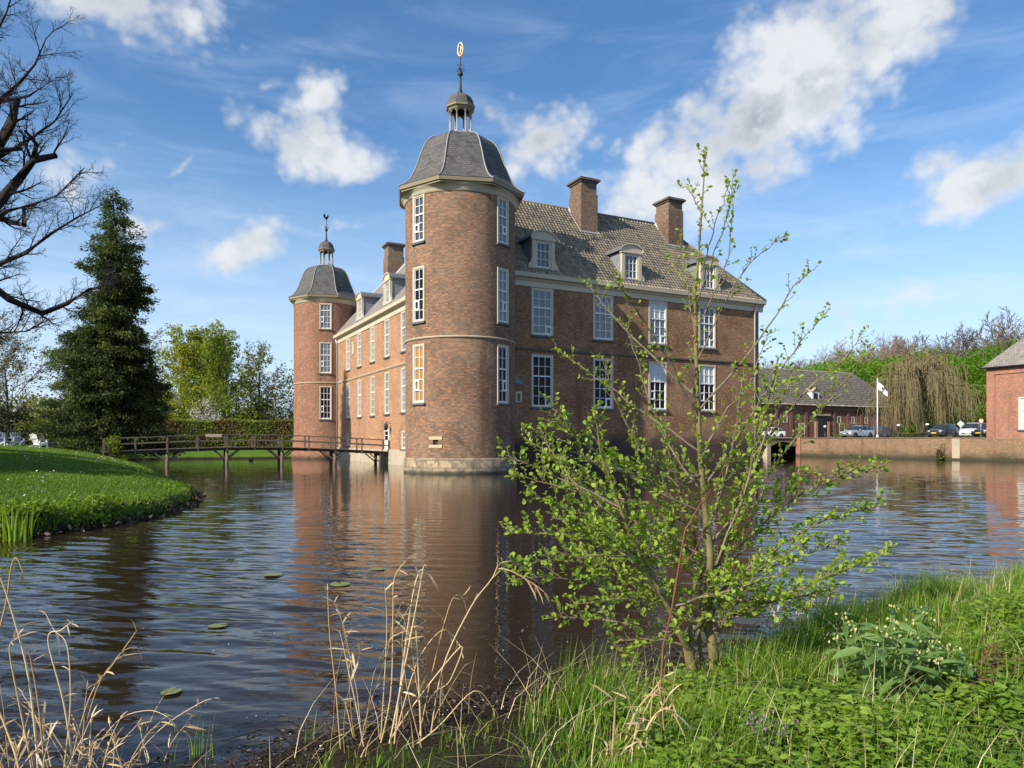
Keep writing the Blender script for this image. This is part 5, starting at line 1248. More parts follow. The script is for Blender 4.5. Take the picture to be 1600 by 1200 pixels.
# barn
bn = empty('barn', (CX, CY, 0), TH); tag(bn, 'long dark brick barn with a big grey tiled roof behind the bridge', 'barn')
b0, b1, bs, bd, BE = 55.0, 93.0, 32.6, 11.0, 7.5
mb = MB(); mb.box(b0, b1, bs, bs + bd, QZ - 0.4, BE); mb.build('wall', M['barn_brick'], bn)
mb = MB()
t = b0
while t <= b1 + 0.01: mb.box(t - 0.28, t + 0.28, bs - 0.14, bs, QZ, BE - 0.75); t += 3.17
mb.box(b0, b1, bs - 0.16, bs, BE - 0.75, BE - 0.2); mb.build('pilasters', M['barn_brick'], bn)
mb = MB(); pantiles(mb, [(b0 - 0.5, bs - 0.5, BE - 0.1), (b1 + 0.5, bs - 0.5, BE - 0.1), (b1 + 0.5 - 5.0, bs + bd / 2, 13.6), (b0 + 4.5, bs + bd / 2, 13.6)], 0.34, 0.45, 0.05, 0.07)
slope_face(mb, [(b1 + 0.5, bs - 0.5, BE - 0.1), (b1 + 0.5, bs + bd + 0.5, BE - 0.1), (b1 - 4.5, bs + bd / 2, 13.6)]); slope_face(mb, [(b1 + 0.5, bs + bd + 0.5, BE - 0.1), (b0 - 0.5, bs + bd + 0.5, BE - 0.1), (b0 + 4.5, bs + bd / 2, 13.6), (b1 - 4.5, bs + bd / 2, 13.6)]); slope_face(mb, [(b0 - 0.5, bs + bd + 0.5, BE - 0.1), (b0 - 0.5, bs - 0.5, BE - 0.1), (b0 + 4.5, bs + bd / 2, 13.6)])
mb.build('roof', M['barn_tile'] if 'barn_tile' in M else M['thatch'], bn)
mb = MB(); mb.box(73.2, 75.4, bs - 0.2, bs + 0.02, QZ, 5.9); d = mb.build('door', M['black'], bn)
mb = MB(); mb.box(72.75, 73.2, bs - 0.3, bs, QZ, 5.0); mb.box(75.4, 75.85, bs - 0.3, bs, QZ, 5.0); mb.build('door_post', M['gate_brick'], bn)
mb = MB(); mb.box(72.6, 76.0, bs - 0.34, bs - 0.02, 5.9, 6.2); mb.build('door_lintel', M['stone_trim'], bn)
for t in (66.5, 78.3, 81.5, 84.7): window(bn, (t, bs - 0.02, 4.75), 0, 0.85, 1.1, 2, 3, 9, None, 'glass_dark', sill=False)
for t in (64.2, 70.0, 79.0, 90.0): window(bn, (t, bs - 0.02, QZ + 0.6), 0, 1.3, 1.7, 3, 3, 9, None, 'blind', sill=False)
dm = MB(); dm.box(-0.8, 0.8, 0, 2.2, 0, 1.35); dmo = dm.build('dormer', M['white_paint'], bn, (73.6, bs + 0.5, BE + 0.75))
dm = MB(); dm.box(-0.45, 0.45, -0.03, 0.05, 0.2, 1.1); dm.build('hatch', M['black'], dmo)
dm = MB(); dm.face([(-0.95, -0.2, 1.35), (0, -0.2, 2.05), (0, 2.6, 2.05), (-0.95, 2.4, 1.35)]); dm.face([(0.95, -0.2, 1.35), (0.95, 2.4, 1.35), (0, 2.6, 2.05), (0, -0.2, 2.05)]); dm.face([(-0.8, -0.02, 1.35), (0.8, -0.02, 1.35), (0, -0.02, 2.0)]); dm.build('roof', M['stone_trim'], dmo)

# flagpole
fp = at(1371, 690, 86, QZ); fl = empty('flagpole', fp); tag(fl, 'white flagpole with a limp white flag on the forecourt', 'flagpole')
mb = MB(); mb.tube([(0, 0, 0), (0, 0, 3.5), (0, 0, 7.0)], [0.085, 0.07, 0.05], 10); mb.lathe([(0.14, 0), (0.14, 0.25), (0.09, 0.3)], 10, close=True); mb.lathe([(0.03, 7.0), (0.075, 7.05), (0.05, 7.14), (0.01, 7.16)], 10, close=True); mb.build('pole', M['white_paint'], fl)
mb = MB(); nx, nz = 14, 10; G = {}
for i in range(nx + 1):
    for j in range(nz + 1):
        u, w = i / nx, j / nz
        G[i, j] = (0.08 + 1.1 * u * (1 - 0.05 * w), 0.13 * math.sin(u * 9 + w * 2) * (0.3 + u), 6.75 - 1.0 * w - 1.2 * u ** 1.2 + 0.4 * w * u)
for i in range(nx):
    for j in range(nz): mb.face([G[i, j + 1], G[i + 1, j + 1], G[i + 1, j], G[i, j]], None, 1 if (5 <= i <= 7 and 3 <= j <= 5 and (i + j) % 4 != 0) else 0, True)
mb.build('flag', [M['white_flag'], M['iron']], fl)

# ------------------------------------------------------------------ cars
def car_paint(name, col, metal=0.3):
    m, nt, b = new_mat(name); b.inputs['Base Color'].default_value = (*col, 1); setin(b, Roughness=0.28, Metallic=metal); b.inputs['Coat Weight'].default_value = 0.6; b.inputs['Coat Roughness'].default_value = 0.05; return m
M['tyre'] = plain('tyre rubber', (0.018, 0.018, 0.019), 0.85, 0.2); M['rim'] = plain('alloy rim', (0.45, 0.46, 0.47), 0.35, 0.1, metal=0.6)
M['plate'] = plain('yellow number plate', (0.75, 0.48, 0.03), 0.5, 0.05); M['lamp'] = plain('headlight glass', (0.62, 0.65, 0.68), 0.1, 0.1, spec=0.8); M['red_lamp'] = plain('tail light', (0.35, 0.02, 0.02), 0.2, 0.1)
M['car_glass'] = glass_mat('car glass', (0.03, 0.035, 0.04), 0.04, 0.6)
def make_car(D, x, rz, paint, label, H=1.48, L=4.3, Wd=1.78, suv=False, glass_cat='car'):
    p = at(x, 690, D, QZ); o = empty('parked_car', p, rz); tag(o, label, 'car', 'cars parked on the forecourt')
    w = Wd / 2; hb = 0.62 * H if not suv else 0.60 * H; k = L / 4.3
    # stations from rear (-x) to front: x, sill z, belt z, roof z, half width low, half width belt, half width roof
    st = [(-2.15, 0.42, 0.75, 0.75, 0.70, 0.74, 0.66), (-2.08, 0.30, hb + 0.02, hb + 0.06, 0.93, 0.96, 0.84), (-1.95, 0.24, hb + 0.04, hb + (0.16 if suv else 0.12), 0.98, 1.0, 0.80), (-1.5, 0.2, hb + 0.03, H - (0.05 if suv else 0.14), 1, 1, 0.74), (-0.9, 0.2, hb + 0.01, H, 1, 1, 0.74), (0.0, 0.2, hb, H, 1, 1, 0.74), (0.35, 0.2, hb - 0.01, H - 0.07, 1, 1, 0.75), (0.95, 0.2, hb - 0.03, hb + 0.02, 1, 1, 0.86), (1.5, 0.2, hb - 0.10, hb - 0.04, 1, 0.98, 0.80), (1.9, 0.22, hb - 0.2, hb - 0.15, 0.97, 0.94, 0.7), (2.08, 0.26, hb - 0.30, hb - 0.27, 0.88, 0.86, 0.62), (2.16, 0.36, 0.55, 0.56, 0.72, 0.72, 0.55)]
    rings = []
    for (X, zs, zb, zr, a, b_, c) in st:
        X *= k; lo, be, ro = w * a, w * b_, w * c; zm = (zs + zb) / 2
        half = [(0.0, zs), (lo * 0.92, zs), (lo, zs + 0.12), (lo * 1.0, zm + 0.03), (be * 0.985, zb - 0.03), (be * 0.95, zb), (ro, zr - 0.02), (ro * 0.9, zr + 0.012), (0.0, zr + 0.03)]
        rings.append([(X, y, z) for y, z in half] + [(X, -y, z) for y, z in half[-2:0:-1]])
    body = MB(); gl = MB(); n = len(rings[0])
    for i in range(len(rings) - 1):
        for j in range(n):
            q = [rings[i][j], rings[i][(j + 1) % n], rings[i + 1][(j + 1) % n], rings[i + 1][j]]
            jj = j if j < 8 else 15 - j
            glassy = (jj == 5 and 2 <= i <= 6) or (jj in (6, 7) and i == 6) or (jj in (6, 7) and i == 2)
            body.face(q, None, 0, True)
            if glassy:
                c = sum((Vector(v) for v in q), Vector()) / 4; nrm = (Vector(q[1]) - Vector(q[0])).cross(Vector(q[3]) - Vector(q[0])).normalized()
                if nrm.dot(c - Vector((0, 0, 0.7))) < 0: nrm = -nrm
                gl.face([c + (Vector(v) - c) * (0.90 if jj == 5 else 0.99) + nrm * 0.012 for v in q], None, 0, True)
    body.face(rings[0]); body.face(rings[-1][::-1])
    body.build('body', paint, o); gl.build('window', M['car_glass'], o)
    for X in (1.32 * k, -1.28 * k):
        for sy in (-1, 1):
            r = 0.34 if suv else 0.31; mb = MB(); T = Matrix.Translation((X, sy * (w - 0.1), r)) @ Matrix.Rotation(rad(90), 4, 'X')
            t = MB(); t.lathe([(r - 0.1, -0.1), (r - 0.02, -0.105), (r, -0.07), (r, 0.07), (r - 0.02, 0.105), (r - 0.1, 0.1)], 20); t.v = [tuple(T @ Vector(v)) for v in t.v]; wh = t.build('wheel', M['tyre'], o)
            a = MB(); a.lathe([(0.02, -0.075), (r - 0.1, -0.09), (r - 0.1, 0.09), (0.02, 0.075)], 12, close=True); a.v = [tuple(T @ Vector(v)) for v in a.v]; a.build('rim', M['rim'], wh)
            a = MB(); a.lathe([(0.05, -0.102), (r + 0.06, -0.104), (r + 0.06, 0.0), (0.05, 0.0)], 20); a.v = [tuple(T @ Vector(v) ) for v in a.v]; a.build('wheel_arch', M['black'], o)
    zf = hb - 0.32
    for sy in (-1, 1):
        mb = MB(); mb.tube([(2.02 * k, sy * w * 0.50, zf + 0.05), (2.04 * k, sy * w * 0.66, zf + 0.08), (1.9 * k, sy * w * 0.88, zf + 0.12)], [0.05, 0.075, 0.05], 8); mb.build('headlight', M['lamp'], o)
        mb = MB(); mb.box(-2.12 * k, -2.02 * k, sy * w * 0.62 - 0.14, sy * w * 0.62 + 0.14, 0.72, 0.86); mb.build('tail_light', M['red_lamp'], o)
        mb = MB(); mb.tube([(0.72 * k, sy * (w - 0.03), hb + 0.03), (0.70 * k, sy * (w + 0.1), hb + 0.07), (0.62 * k, sy * (w + 0.17), hb + 0.07)], [0.03, 0.07, 0.05], 8); mb.build('mirror', paint, o)
    mb = MB(); mb.box(2.06 * k, 2.175 * k, -w * 0.62, w * 0.62, 0.40, 0.56); mb.box(2.0 * k, 2.12 * k, -w * 0.45, w * 0.45, zf - 0.06, zf + 0.05); mb.build('grille', M['black'], o)
    mb = MB(); mb.box(2.15 * k, 2.19 * k, -0.26, 0.26, 0.45, 0.56); mb.build('number_plate', M['plate'], o)
    return o
paints = dict(silver=car_paint('silver blue paint', (0.42, 0.47, 0.52), 0.5), dark=car_paint('dark grey paint', (0.045, 0.048, 0.055), 0.4), white=car_paint('white paint car', (0.80, 0.80, 0.80), 0.0), black=car_paint('black paint', (0.02, 0.02, 0.022), 0.2))
make_car(88.5, 1339, rad(205), paints['silver'], 'silver blue hatchback left of the flagpole')
make_car(92.5, 1366, rad(150), paints['black'], 'dark car partly behind the silver hatchback')
make_car(80.5, 1473, rad(215), paints['dark'], 'dark grey hatchback beside the white car', 1.5, 4.2)
make_car(83.0, 1521, rad(222), paints['white'], 'white sport utility car next to the outbuilding', 1.68, 4.5, 1.86, True)
make_car(80.0, 1548, rad(205), paints['black'], 'dark car half hidden by the corner of the outbuilding', 1.6, 4.5, 1.85, True)
make_car(103.0, 1203, rad(200), paints['white'], 'white car seen through the shrub beside the barn', 1.5, 4.3)

# posts, signs, low hedge, climber
def lamp_post(x, D, label, h=1.45):
    o = empty('lamp_post', at(x, 690, D, QZ)); tag(o, label, 'lamp post', 'short dark lamp posts on the forecourt')
    mb = MB(); mb.lathe([(0.14, 0), (0.14, 0.1), (0.085, 0.14), (0.08, h - 0.25), (0.13, h - 0.2), (0.13, h - 0.12)], 10, close=True); mb.build('post', M['iron'], o)
    mb = MB(); mb.lathe([(0.1, h - 0.12), (0.19, h - 0.05), (0.18, h + 0.05), (0.08, h + 0.12), (0.01, h + 0.13)], 10, close=True); mb.build('lamp_head', M['white_paint'], o)
lamp_post(1404, 84, 'dark lamp post nearest the flagpole'); lamp_post(1449, 80, 'dark lamp post left of the dark grey car'); lamp_post(1289, 92, 'dark lamp post in front of the barn door')
def road_sign(x, D, kind, label):
    o = empty('road_sign', at(x, 690, D, QZ)); tag(o, label, 'sign'); mb = MB(); mb.tube([(0, 0.05, 0), (0, 0.05, 1.9)], 0.03, 8); mb.build('post', M['zinc'], o)
    if kind == 'round':
        T = Matrix.Translation((0, 0, 1.75)) @ Matrix.Rotation(rad(90), 4, 'X'); mb = MB(); mb.lathe([(0.3, -0.01), (0.3, 0.01)], 24, close=True); mb.v = [tuple(T @ Vector(v)) for v in mb.v]; a = mb.build('plate', M['sign_red'], o)
        mb = MB(); mb.lathe([(0.21, 0.0), (0.21, 0.018)], 24, close=True); mb.v = [tuple(T @ Vector(v)) for v in mb.v]; mb.build('plate_face', M['white_paint'], a)
    else:
        mb = MB(); mb.prism([(0, 1.2), (0.42, 1.55), (0, 1.95), (-0.42, 1.55)], -0.02, 0.02); mb.build('plate', M['white_paint'], o)
M['sign_red'] = plain('sign red', (0.55, 0.03, 0.03), 0.4, 0.05)
road_sign(1533, 76.5, 'round', 'round white sign with red rim beside the outbuilding corner'); road_sign(1501, 82.5, 'square', 'white diamond shaped sign between the grey and the white car')
p = at(1376, 690, 100, QZ); hedge('low_hedge', 0, 7.5, 0, 0.8, QZ - 0.1, QZ + 0.75, 2600, 0.14, 'leaf_olive', 63, 'low olive hedge between flagpole and dark lamp post', (p.x, p.y, 0), rad(8))
shrub('climber', at(1322, 690, 108, QZ), 2.2, 0.8, 1.6, 900, 0.16, 'hedge_leaf', 104, 'reddish bare shrub against the barn wall', 'shrub', 30, 'bark_twig')
# ------------------------------------------------------------------ foreground: bank plants
M['grass'] = leaf_mat('fresh grass blades', (0.085, 0.17, 0.014), (0.16, 0.29, 0.022), (0.29, 0.40, 0.045), trans=0.4, rough=0.45, spec=0.4)
M['lawn_grass'] = leaf_mat('short lawn grass', (0.075, 0.145, 0.016), (0.12, 0.22, 0.024), (0.18, 0.28, 0.036), trans=0.4)
M['herb'] = leaf_mat('herb leaves', (0.09, 0.16, 0.018), (0.155, 0.27, 0.03), (0.25, 0.36, 0.05), trans=0.4, rough=0.5)
M['comfrey'] = leaf_mat('comfrey leaves', (0.10, 0.18, 0.05), (0.15, 0.26, 0.075), (0.20, 0.32, 0.10), trans=0.4, rough=0.5)
M['alder'] = leaf_mat('young alder leaves', (0.17, 0.27, 0.03), (0.27, 0.39, 0.05), (0.37, 0.48, 0.075), trans=0.42, rough=0.5, spec=0.22)
M['straw'] = leaf_mat('dry straw stems', (0.44, 0.31, 0.14), (0.62, 0.48, 0.26), (0.76, 0.64, 0.42), trans=0.2, rough=0.6)
M['alder_bark'] = bark_mat('olive alder bark', (0.22, 0.19, 0.075), (0.11, 0.095, 0.05), 16.0)
M['alder_twig'] = bark_mat('brown alder twigs', (0.26, 0.21, 0.15), (0.13, 0.10, 0.07), 10.0)
M['red_stem'] = bark_mat('reddish dry stem', (0.24, 0.10, 0.05), (0.15, 0.065, 0.04), 10.0)
M['cream_bell'] = leaf_mat('cream yellow bells', (0.42, 0.44, 0.15), (0.55, 0.55, 0.24), (0.66, 0.66, 0.36), trans=0.3)
M['purple_bell'] = leaf_mat('purple flowers', (0.28, 0.12, 0.30), (0.40, 0.20, 0.42), (0.52, 0.32, 0.52), trans=0.3)
M['debris'] = leaf_mat('dead wet leaves and twigs', (0.020, 0.013, 0.009), (0.055, 0.035, 0.022), (0.16, 0.11, 0.07), trans=0.05)
M['petal'] = leaf_mat('pale fallen petals', (0.55, 0.48, 0.46), (0.66, 0.60, 0.58), (0.74, 0.70, 0.68), trans=0.2)
M['fern_dead'] = leaf_mat('dead brown fern', (0.09, 0.045, 0.025), (0.14, 0.075, 0.04), (0.20, 0.11, 0.06), trans=0.15)

def blades(rng, base, length, width, lean=0.35, tint=None, segs=3, wind=(0.25, 0.1)):
    """curved tapering blades of grass"""
    n = len(base); a = rng.uniform(0, 6.28, n); d = np.stack([np.cos(a), np.sin(a), np.zeros(n)], -1); side = np.stack([-np.sin(a), np.cos(a), np.zeros(n)], -1)
    ln = np.abs(rng.normal(size=n)) * lean; VV = []
    for k in range(segs + 1):
        f = k / segs; bend = ln * f * f; p = base + np.stack([np.zeros(n), np.zeros(n), length * f * (1 - 0.28 * np.minimum(ln, 1.4) * f)], -1) + d * (length * bend)[:, None] + np.array([*wind, 0]) * (length * f * f * 0.5)[:, None]
        w = (width * (1 - f ** 1.5) * 0.5 + 0.0004)[:, None]; VV += [p - side * w, p + side * w]
    V = np.stack(VV, 1).reshape(-1, 3); m = (segs + 1) * 2; o = (np.arange(n) * m)[:, None]
    F = np.concatenate([o + np.array([[2 * k, 2 * k + 1, 2 * k + 3, 2 * k + 2]]) for k in range(segs)], 0)
    t = rng.uniform(0, 1, n) if tint is None else tint
    return V, F, np.repeat(t, m)
def join(parts):
    VV = []; FF = []; TT = []; o = 0
    for V, F, t in parts: VV.append(V); FF.append(F + o); TT.append(t); o += len(V)
    return np.concatenate(VV), np.concatenate(FF), np.concatenate(TT)
def scatter(rng, n, x0, x1, y0, y1, dens):
    out = np.zeros((0, 2))
    while len(out) < n:
        p = np.stack([rng.uniform(x0, x1, n * 2), rng.uniform(y0, y1, n * 2)], -1); k = rng.uniform(0, 1, len(p)) < dens(p[:, 0], p[:, 1]); out = np.concatenate([out, p[k]])
    return out[:n]
def shore_d(x, y): return np.where(inside(x, y, SHORE_POLY), seg_dist(x, y, SHORE), -seg_dist(x, y, SHORE))
def in_view(x, y): return (np.abs(x) < 0.80 * y + 0.4)

def near_grass():
    rng = np.random.RandomState(201)
    def dens(x, y):
        d = shore_d(x, y); r = np.clip((x - 0.0) / 0.7, 0, 1); clump = 0.42 + 0.58 * np.sin(x * 3.1 + 1.3 * np.sin(y * 2.7)) * np.sin(y * 3.7 + x)
        q = np.clip((x - 1.5) / 0.7, 0, 1); k = np.clip((d - 0.62 * (1 - q) - 0.28 * np.clip((4.2 - x) / 1.5, 0, 1) * q) / 0.35, 0, 1) * np.clip(0.12 + 0.95 * clump, 0.02, 1) * in_view(x, y)
        herb = np.clip((x - 0.9) / 0.7, 0, 1) * np.clip((4.95 + 0.35 * (x - 1.2) - y) / 0.7, 0, 1) * np.clip(0.8 + 0.5 * np.sin(x * 2.9 + 1) * np.sin(y * 3.1), 0, 1)
        return k * (0.05 + 0.95 * r) * (1 - 0.90 * herb)
    p = scatter(rng, 46000, -3, 11, 2.6, 12.5, dens); d = shore_d(p[:, 0], p[:, 1])
    z = bank_h(p[:, 0], p[:, 1]) - 0.01; n = len(p); tuft = 0.75 + 0.35 * np.sin(p[:, 0] * 2.3 + 0.7) * np.sin(p[:, 1] * 2.9)
    L = rng.uniform(0.10, 0.33, n) * tuft * (0.75 + 0.55 * (np.sin(p[:, 0] * 5.1 + p[:, 1] * 1.3) * np.sin(p[:, 1] * 4.3) > 0.0)) * np.where(p[:, 0] > 0.3, 1.15, 0.75) * np.clip(1.5 - d * 0.22, 0.75, 1.2) * np.clip(1.45 - 0.07 * p[:, 1], 0.6, 1.0)
    t = np.clip(0.42 + 0.34 * np.sin(p[:, 0] * 2.7 + 2 * np.sin(p[:, 1] * 1.9)) * np.sin(p[:, 1] * 2.4) + rng.normal(size=n) * 0.24, 0, 1)
    V, F, t = blades(rng, np.c_[p, z], L, rng.uniform(0.004, 0.010, n), 0.62, t)
    tag(np_obj('grass', V, F, M['grass'], tint=t), 'fresh long grass on the near bank', 'grass', kind='stuff')
    # dry blades lying through the green
    p = scatter(rng, 1500, -2.5, 10, 2.8, 12, lambda x, y: (shore_d(x, y) > 0.1) * in_view(x, y) * np.where(x < 0.1, 0.22, 0.9)); z = bank_h(p[:, 0], p[:, 1]) + 0.01
    V, F, t = blades(rng, np.c_[p, z], rng.uniform(0.12, 0.5, len(p)), rng.uniform(0.003, 0.006, len(p)), 1.3)
    tag(np_obj('dry_grass', V, F, M['straw'], tint=t), 'dry straw blades mixed into the near grass', 'dry grass', kind='stuff')
near_grass()
def leaf_shape(rng, base, d, length, wid, tint, droop=0.3, n_up=None):
    """folded leaves: base points, directions (n,3), lengths; two halves of two quads each"""
    n = len(base); d = d / (np.linalg.norm(d, axis=1)[:, None] + 1e-9)
    up = np.array([0, 0, 1.0]) + rng.normal(size=(n, 3)) * 0.45 if n_up is None else n_up
    w = np.cross(d, up); w /= np.linalg.norm(w, axis=1)[:, None] + 1e-9; nn = np.cross(w, d); L = length[:, None]; Wd = wid[:, None]; fold = 0.22
    pt = lambda f, s, q: base + d * L * f + w * Wd * s + nn * (Wd * abs(s) * fold - L * droop * f * f * q)
    c0, c1, c2, c3 = pt(0, 0, 1), pt(0.35, 0, 1), pt(0.75, 0, 1), pt(1.0, 0, 1)
    l1, l2 = pt(0.30, 0.46, 1), pt(0.76, 0.44, 1); r1, r2 = pt(0.30, -0.46, 1), pt(0.76, -0.44, 1)
    V = np.stack([c0, c1, c2, c3, l1, l2, r1, r2], 1).reshape(-1, 3); o = (np.arange(n) * 8)[:, None]
    F = np.concatenate([o + np.array([[0, 1, 5, 4]]), o + np.array([[1, 2, 3, 5]]), o + np.array([[0, 6, 7, 1]]), o + np.array([[1, 7, 3, 2]])], 0)
    return V, F, np.repeat(tint, 8)
def herbs():
    rng = np.random.RandomState(202)
    def dens(x, y):
        d = shore_d(x, y); k = np.clip((x - 0.55) / 0.9, 0, 1) * np.clip((5.6 + 0.45 * (x - 1.2) - y) / 0.9, 0, 1) * (d > 0.35) * in_view(x, y)
        return k * (0.10 + 0.90 * np.clip(1.6 * np.sin(x * 4.6 + 2 * np.sin(y * 2.1)) * np.sin(y * 4.3 + 1) + 0.55, 0, 1))
    p = scatter(rng, 3600, 0.3, 8, 2.7, 9, dens); z = bank_h(p[:, 0], p[:, 1]); P0 = []; DD = []; LL = []; TT = []
    for (x, y), zz in zip(p, z):
        pn = math.sin(x * 3.7 + 1.1) * math.sin(y * 3.1 + x); h = rng.uniform(0.05, 0.22) + 0.12 * max(0, pn); t0 = np.clip(0.45 + 0.4 * pn + rng.normal() * 0.12, 0, 1); a0 = rng.uniform(0, 6.28)
        for k in range(3):
            hh = h * (0.45 + 0.55 * k / 2); Lf = rng.uniform(0.045, 0.095) * (1.15 - 0.25 * k)
            for q in range(3):
                a = a0 + k * 1.1 + q * 2.09; dv = np.array([math.cos(a), math.sin(a), rng.uniform(0.05, 0.5)])
                P0.append([x + 0.02 * dv[0], y + 0.02 * dv[1], zz + hh]); DD.append(dv); LL.append(Lf); TT.append(t0 + rng.normal() * 0.12)
    LL = np.array(LL); V, F, t = leaf_shape(rng, np.array(P0), np.array(DD), LL, LL * rng.uniform(0.38, 0.66, len(LL)), np.clip(TT, 0, 1), 0.35)
    tag(np_obj('ground_cover', V, F, M['herb'], tint=t), 'low leafy nettles and herbs covering the near bank', 'ground cover', kind='stuff')
herbs()
def comfrey(x, y, D, h, seed, label, flower='cream_bell', nst=6, leafL=0.17):
    rng = np.random.RandomState(seed); p = P(x, y, D); p.z = float(bank_h(p.x, p.y)); o = empty('flowering_plant', p); tag(o, label, 'plant')
    br = []; B = []; DD = []; LL = []; fl = []
    for i in range(nst):
        a = 6.28 * i / nst + rng.uniform(-.4, .4); ln = rng.uniform(0.1, 0.45); e = np.array([math.cos(a) * ln * h, math.sin(a) * ln * h, h * rng.uniform(0.75, 1.05)]); s = np.array([math.cos(a), math.sin(a), 0]) * 0.04; m = (s + e) / 2 + np.array([0, 0, 0.1 * h])
        pts = np.array([s, s * 0.5 + m * 0.5, m, (m + e) / 2 + np.array([0, 0, 0.03 * h]), e]); br.append((pts, np.linspace(0.008, 0.003, 5), 0))
        for k in range(6):
            f = 0.15 + 0.8 * k / 5; q = f * 4; j = min(int(q), 3); b = pts[j] * (1 - q + j) + pts[j + 1] * (q - j); aa = a + k * 2.2 + rng.uniform(-.3, .3); B.append(b); DD.append([math.cos(aa), math.sin(aa), rng.uniform(-0.1, 0.6)]); LL.append(leafL * (1.25 - 0.7 * f) * rng.uniform(0.75, 1.2))
        for k in range(5): fl.append(e + np.array([rng.normal() * 0.022, rng.normal() * 0.022, rng.uniform(-0.05, 0.01)]))
    V, F = tubes_np(br, [6]); np_obj('stem', V, F, M['comfrey_stem'], o, smooth=True)
    LL = np.array(LL); V, F, t = leaf_shape(rng, np.array(B), np.array(DD), LL, LL * 0.36, rng.uniform(0, 1, len(LL)), 0.45); np_obj('leaves', V, F, M['comfrey'], o, tint=t)
    fl = np.array(fl); n = len(fl); dd = rng.normal(size=(n, 3)) * 0.5 + np.array([0, 0, -1.0]); V1 = leaf_shape(rng, fl, dd, np.full(n, 0.022), np.full(n, 0.014), rng.uniform(0, 1, n), 0.0, np.tile([1.0, 0.2, 0.1], (n, 1))); V2 = leaf_shape(rng, fl, dd, np.full(n, 0.022), np.full(n, 0.014), rng.uniform(0, 1, n), 0.0, np.tile([0.1, 1.0, 0.1], (n, 1)))
    V, F, t = join([V1, V2]); np_obj('blossom', V, F, M[flower], o, tint=t)
M['comfrey_stem'] = plain('hairy green stem', (0.13, 0.19, 0.06), 0.6, 0.2, 10.0)
comfrey(1385, 1100, 4.6, 0.58, 211, 'tall comfrey with cream bells, the largest leafy plant on the bank', nst=9, leafL=0.22)
comfrey(1440, 1080, 4.8, 0.50, 212, 'comfrey with cream bells just right of the tallest one', nst=8, leafL=0.20)
comfrey(1340, 1060, 5.0, 0.55, 213, 'comfrey with cream bells on the left side of the clump', nst=6)
comfrey(1420, 1030, 5.5, 0.52, 214, 'comfrey with cream bells at the back of the clump', nst=5)
comfrey(1480, 1120, 4.55, 0.42, 215, 'small comfrey with cream bells at the right of the clump', nst=6, leafL=0.20)
comfrey(1190, 1190, 3.95, 0.24, 216, 'purple flowering dead nettle at the bottom edge of the bank', 'purple_bell', 6, 0.08)
comfrey(1210, 1180, 4.1, 0.22, 217, 'purple flowering dead nettle beside another, a little farther back', 'purple_bell', 4, 0.08)
comfrey(1270, 1190, 3.95, 0.16, 218, 'faded purple dead nettle right of the brighter ones', 'purple_bell', 4, 0.07)
def dead_fern(x, y, D, r, seed, label):
    rng = np.random.RandomState(seed); p = P(x, y, D); p.z = float(bank_h(p.x, p.y)); o = empty('dead_fern', p); tag(o, label, 'fern'); B = []; DD = []; br = []
    for i in range(26):
        a = rng.uniform(0, 6.28); e = np.array([math.cos(a) * r, math.sin(a) * r, rng.uniform(0.08, 0.22)]) * rng.uniform(0.5, 1.0); pts = np.array([e * f + np.array([0, 0, 0.12 * math.sin(f * 3.1)]) for f in np.linspace(0, 1, 5)]); br.append((pts, np.linspace(0.003, 0.001, 5), 0))
        for k in range(26):
            f = rng.uniform(0.2, 1) * 4; j = min(int(f), 3); B.append(pts[j] * (1 - f + j) + pts[j + 1] * (f - j)); DD.append(rng.normal(size=3) + np.array([0, 0, 0.1]))
    V, F = tubes_np(br, [4]); np_obj('stem', V, F, M['red_stem'], o); n = len(B); V, F, t = leaf_shape(rng, np.array(B), np.array(DD), rng.uniform(0.025, 0.06, n), rng.uniform(0.006, 0.014, n), rng.uniform(0, 1, n)); np_obj('fronds', V, F, M['fern_dead'], o, tint=t)
dead_fern(1572, 1040, 4.9, 0.26, 221, 'dead brown fern nearest the right edge of the bank'); dead_fern(1528, 1085, 4.6, 0.16, 222, 'smaller patch of dead brown fern in front of the larger one')

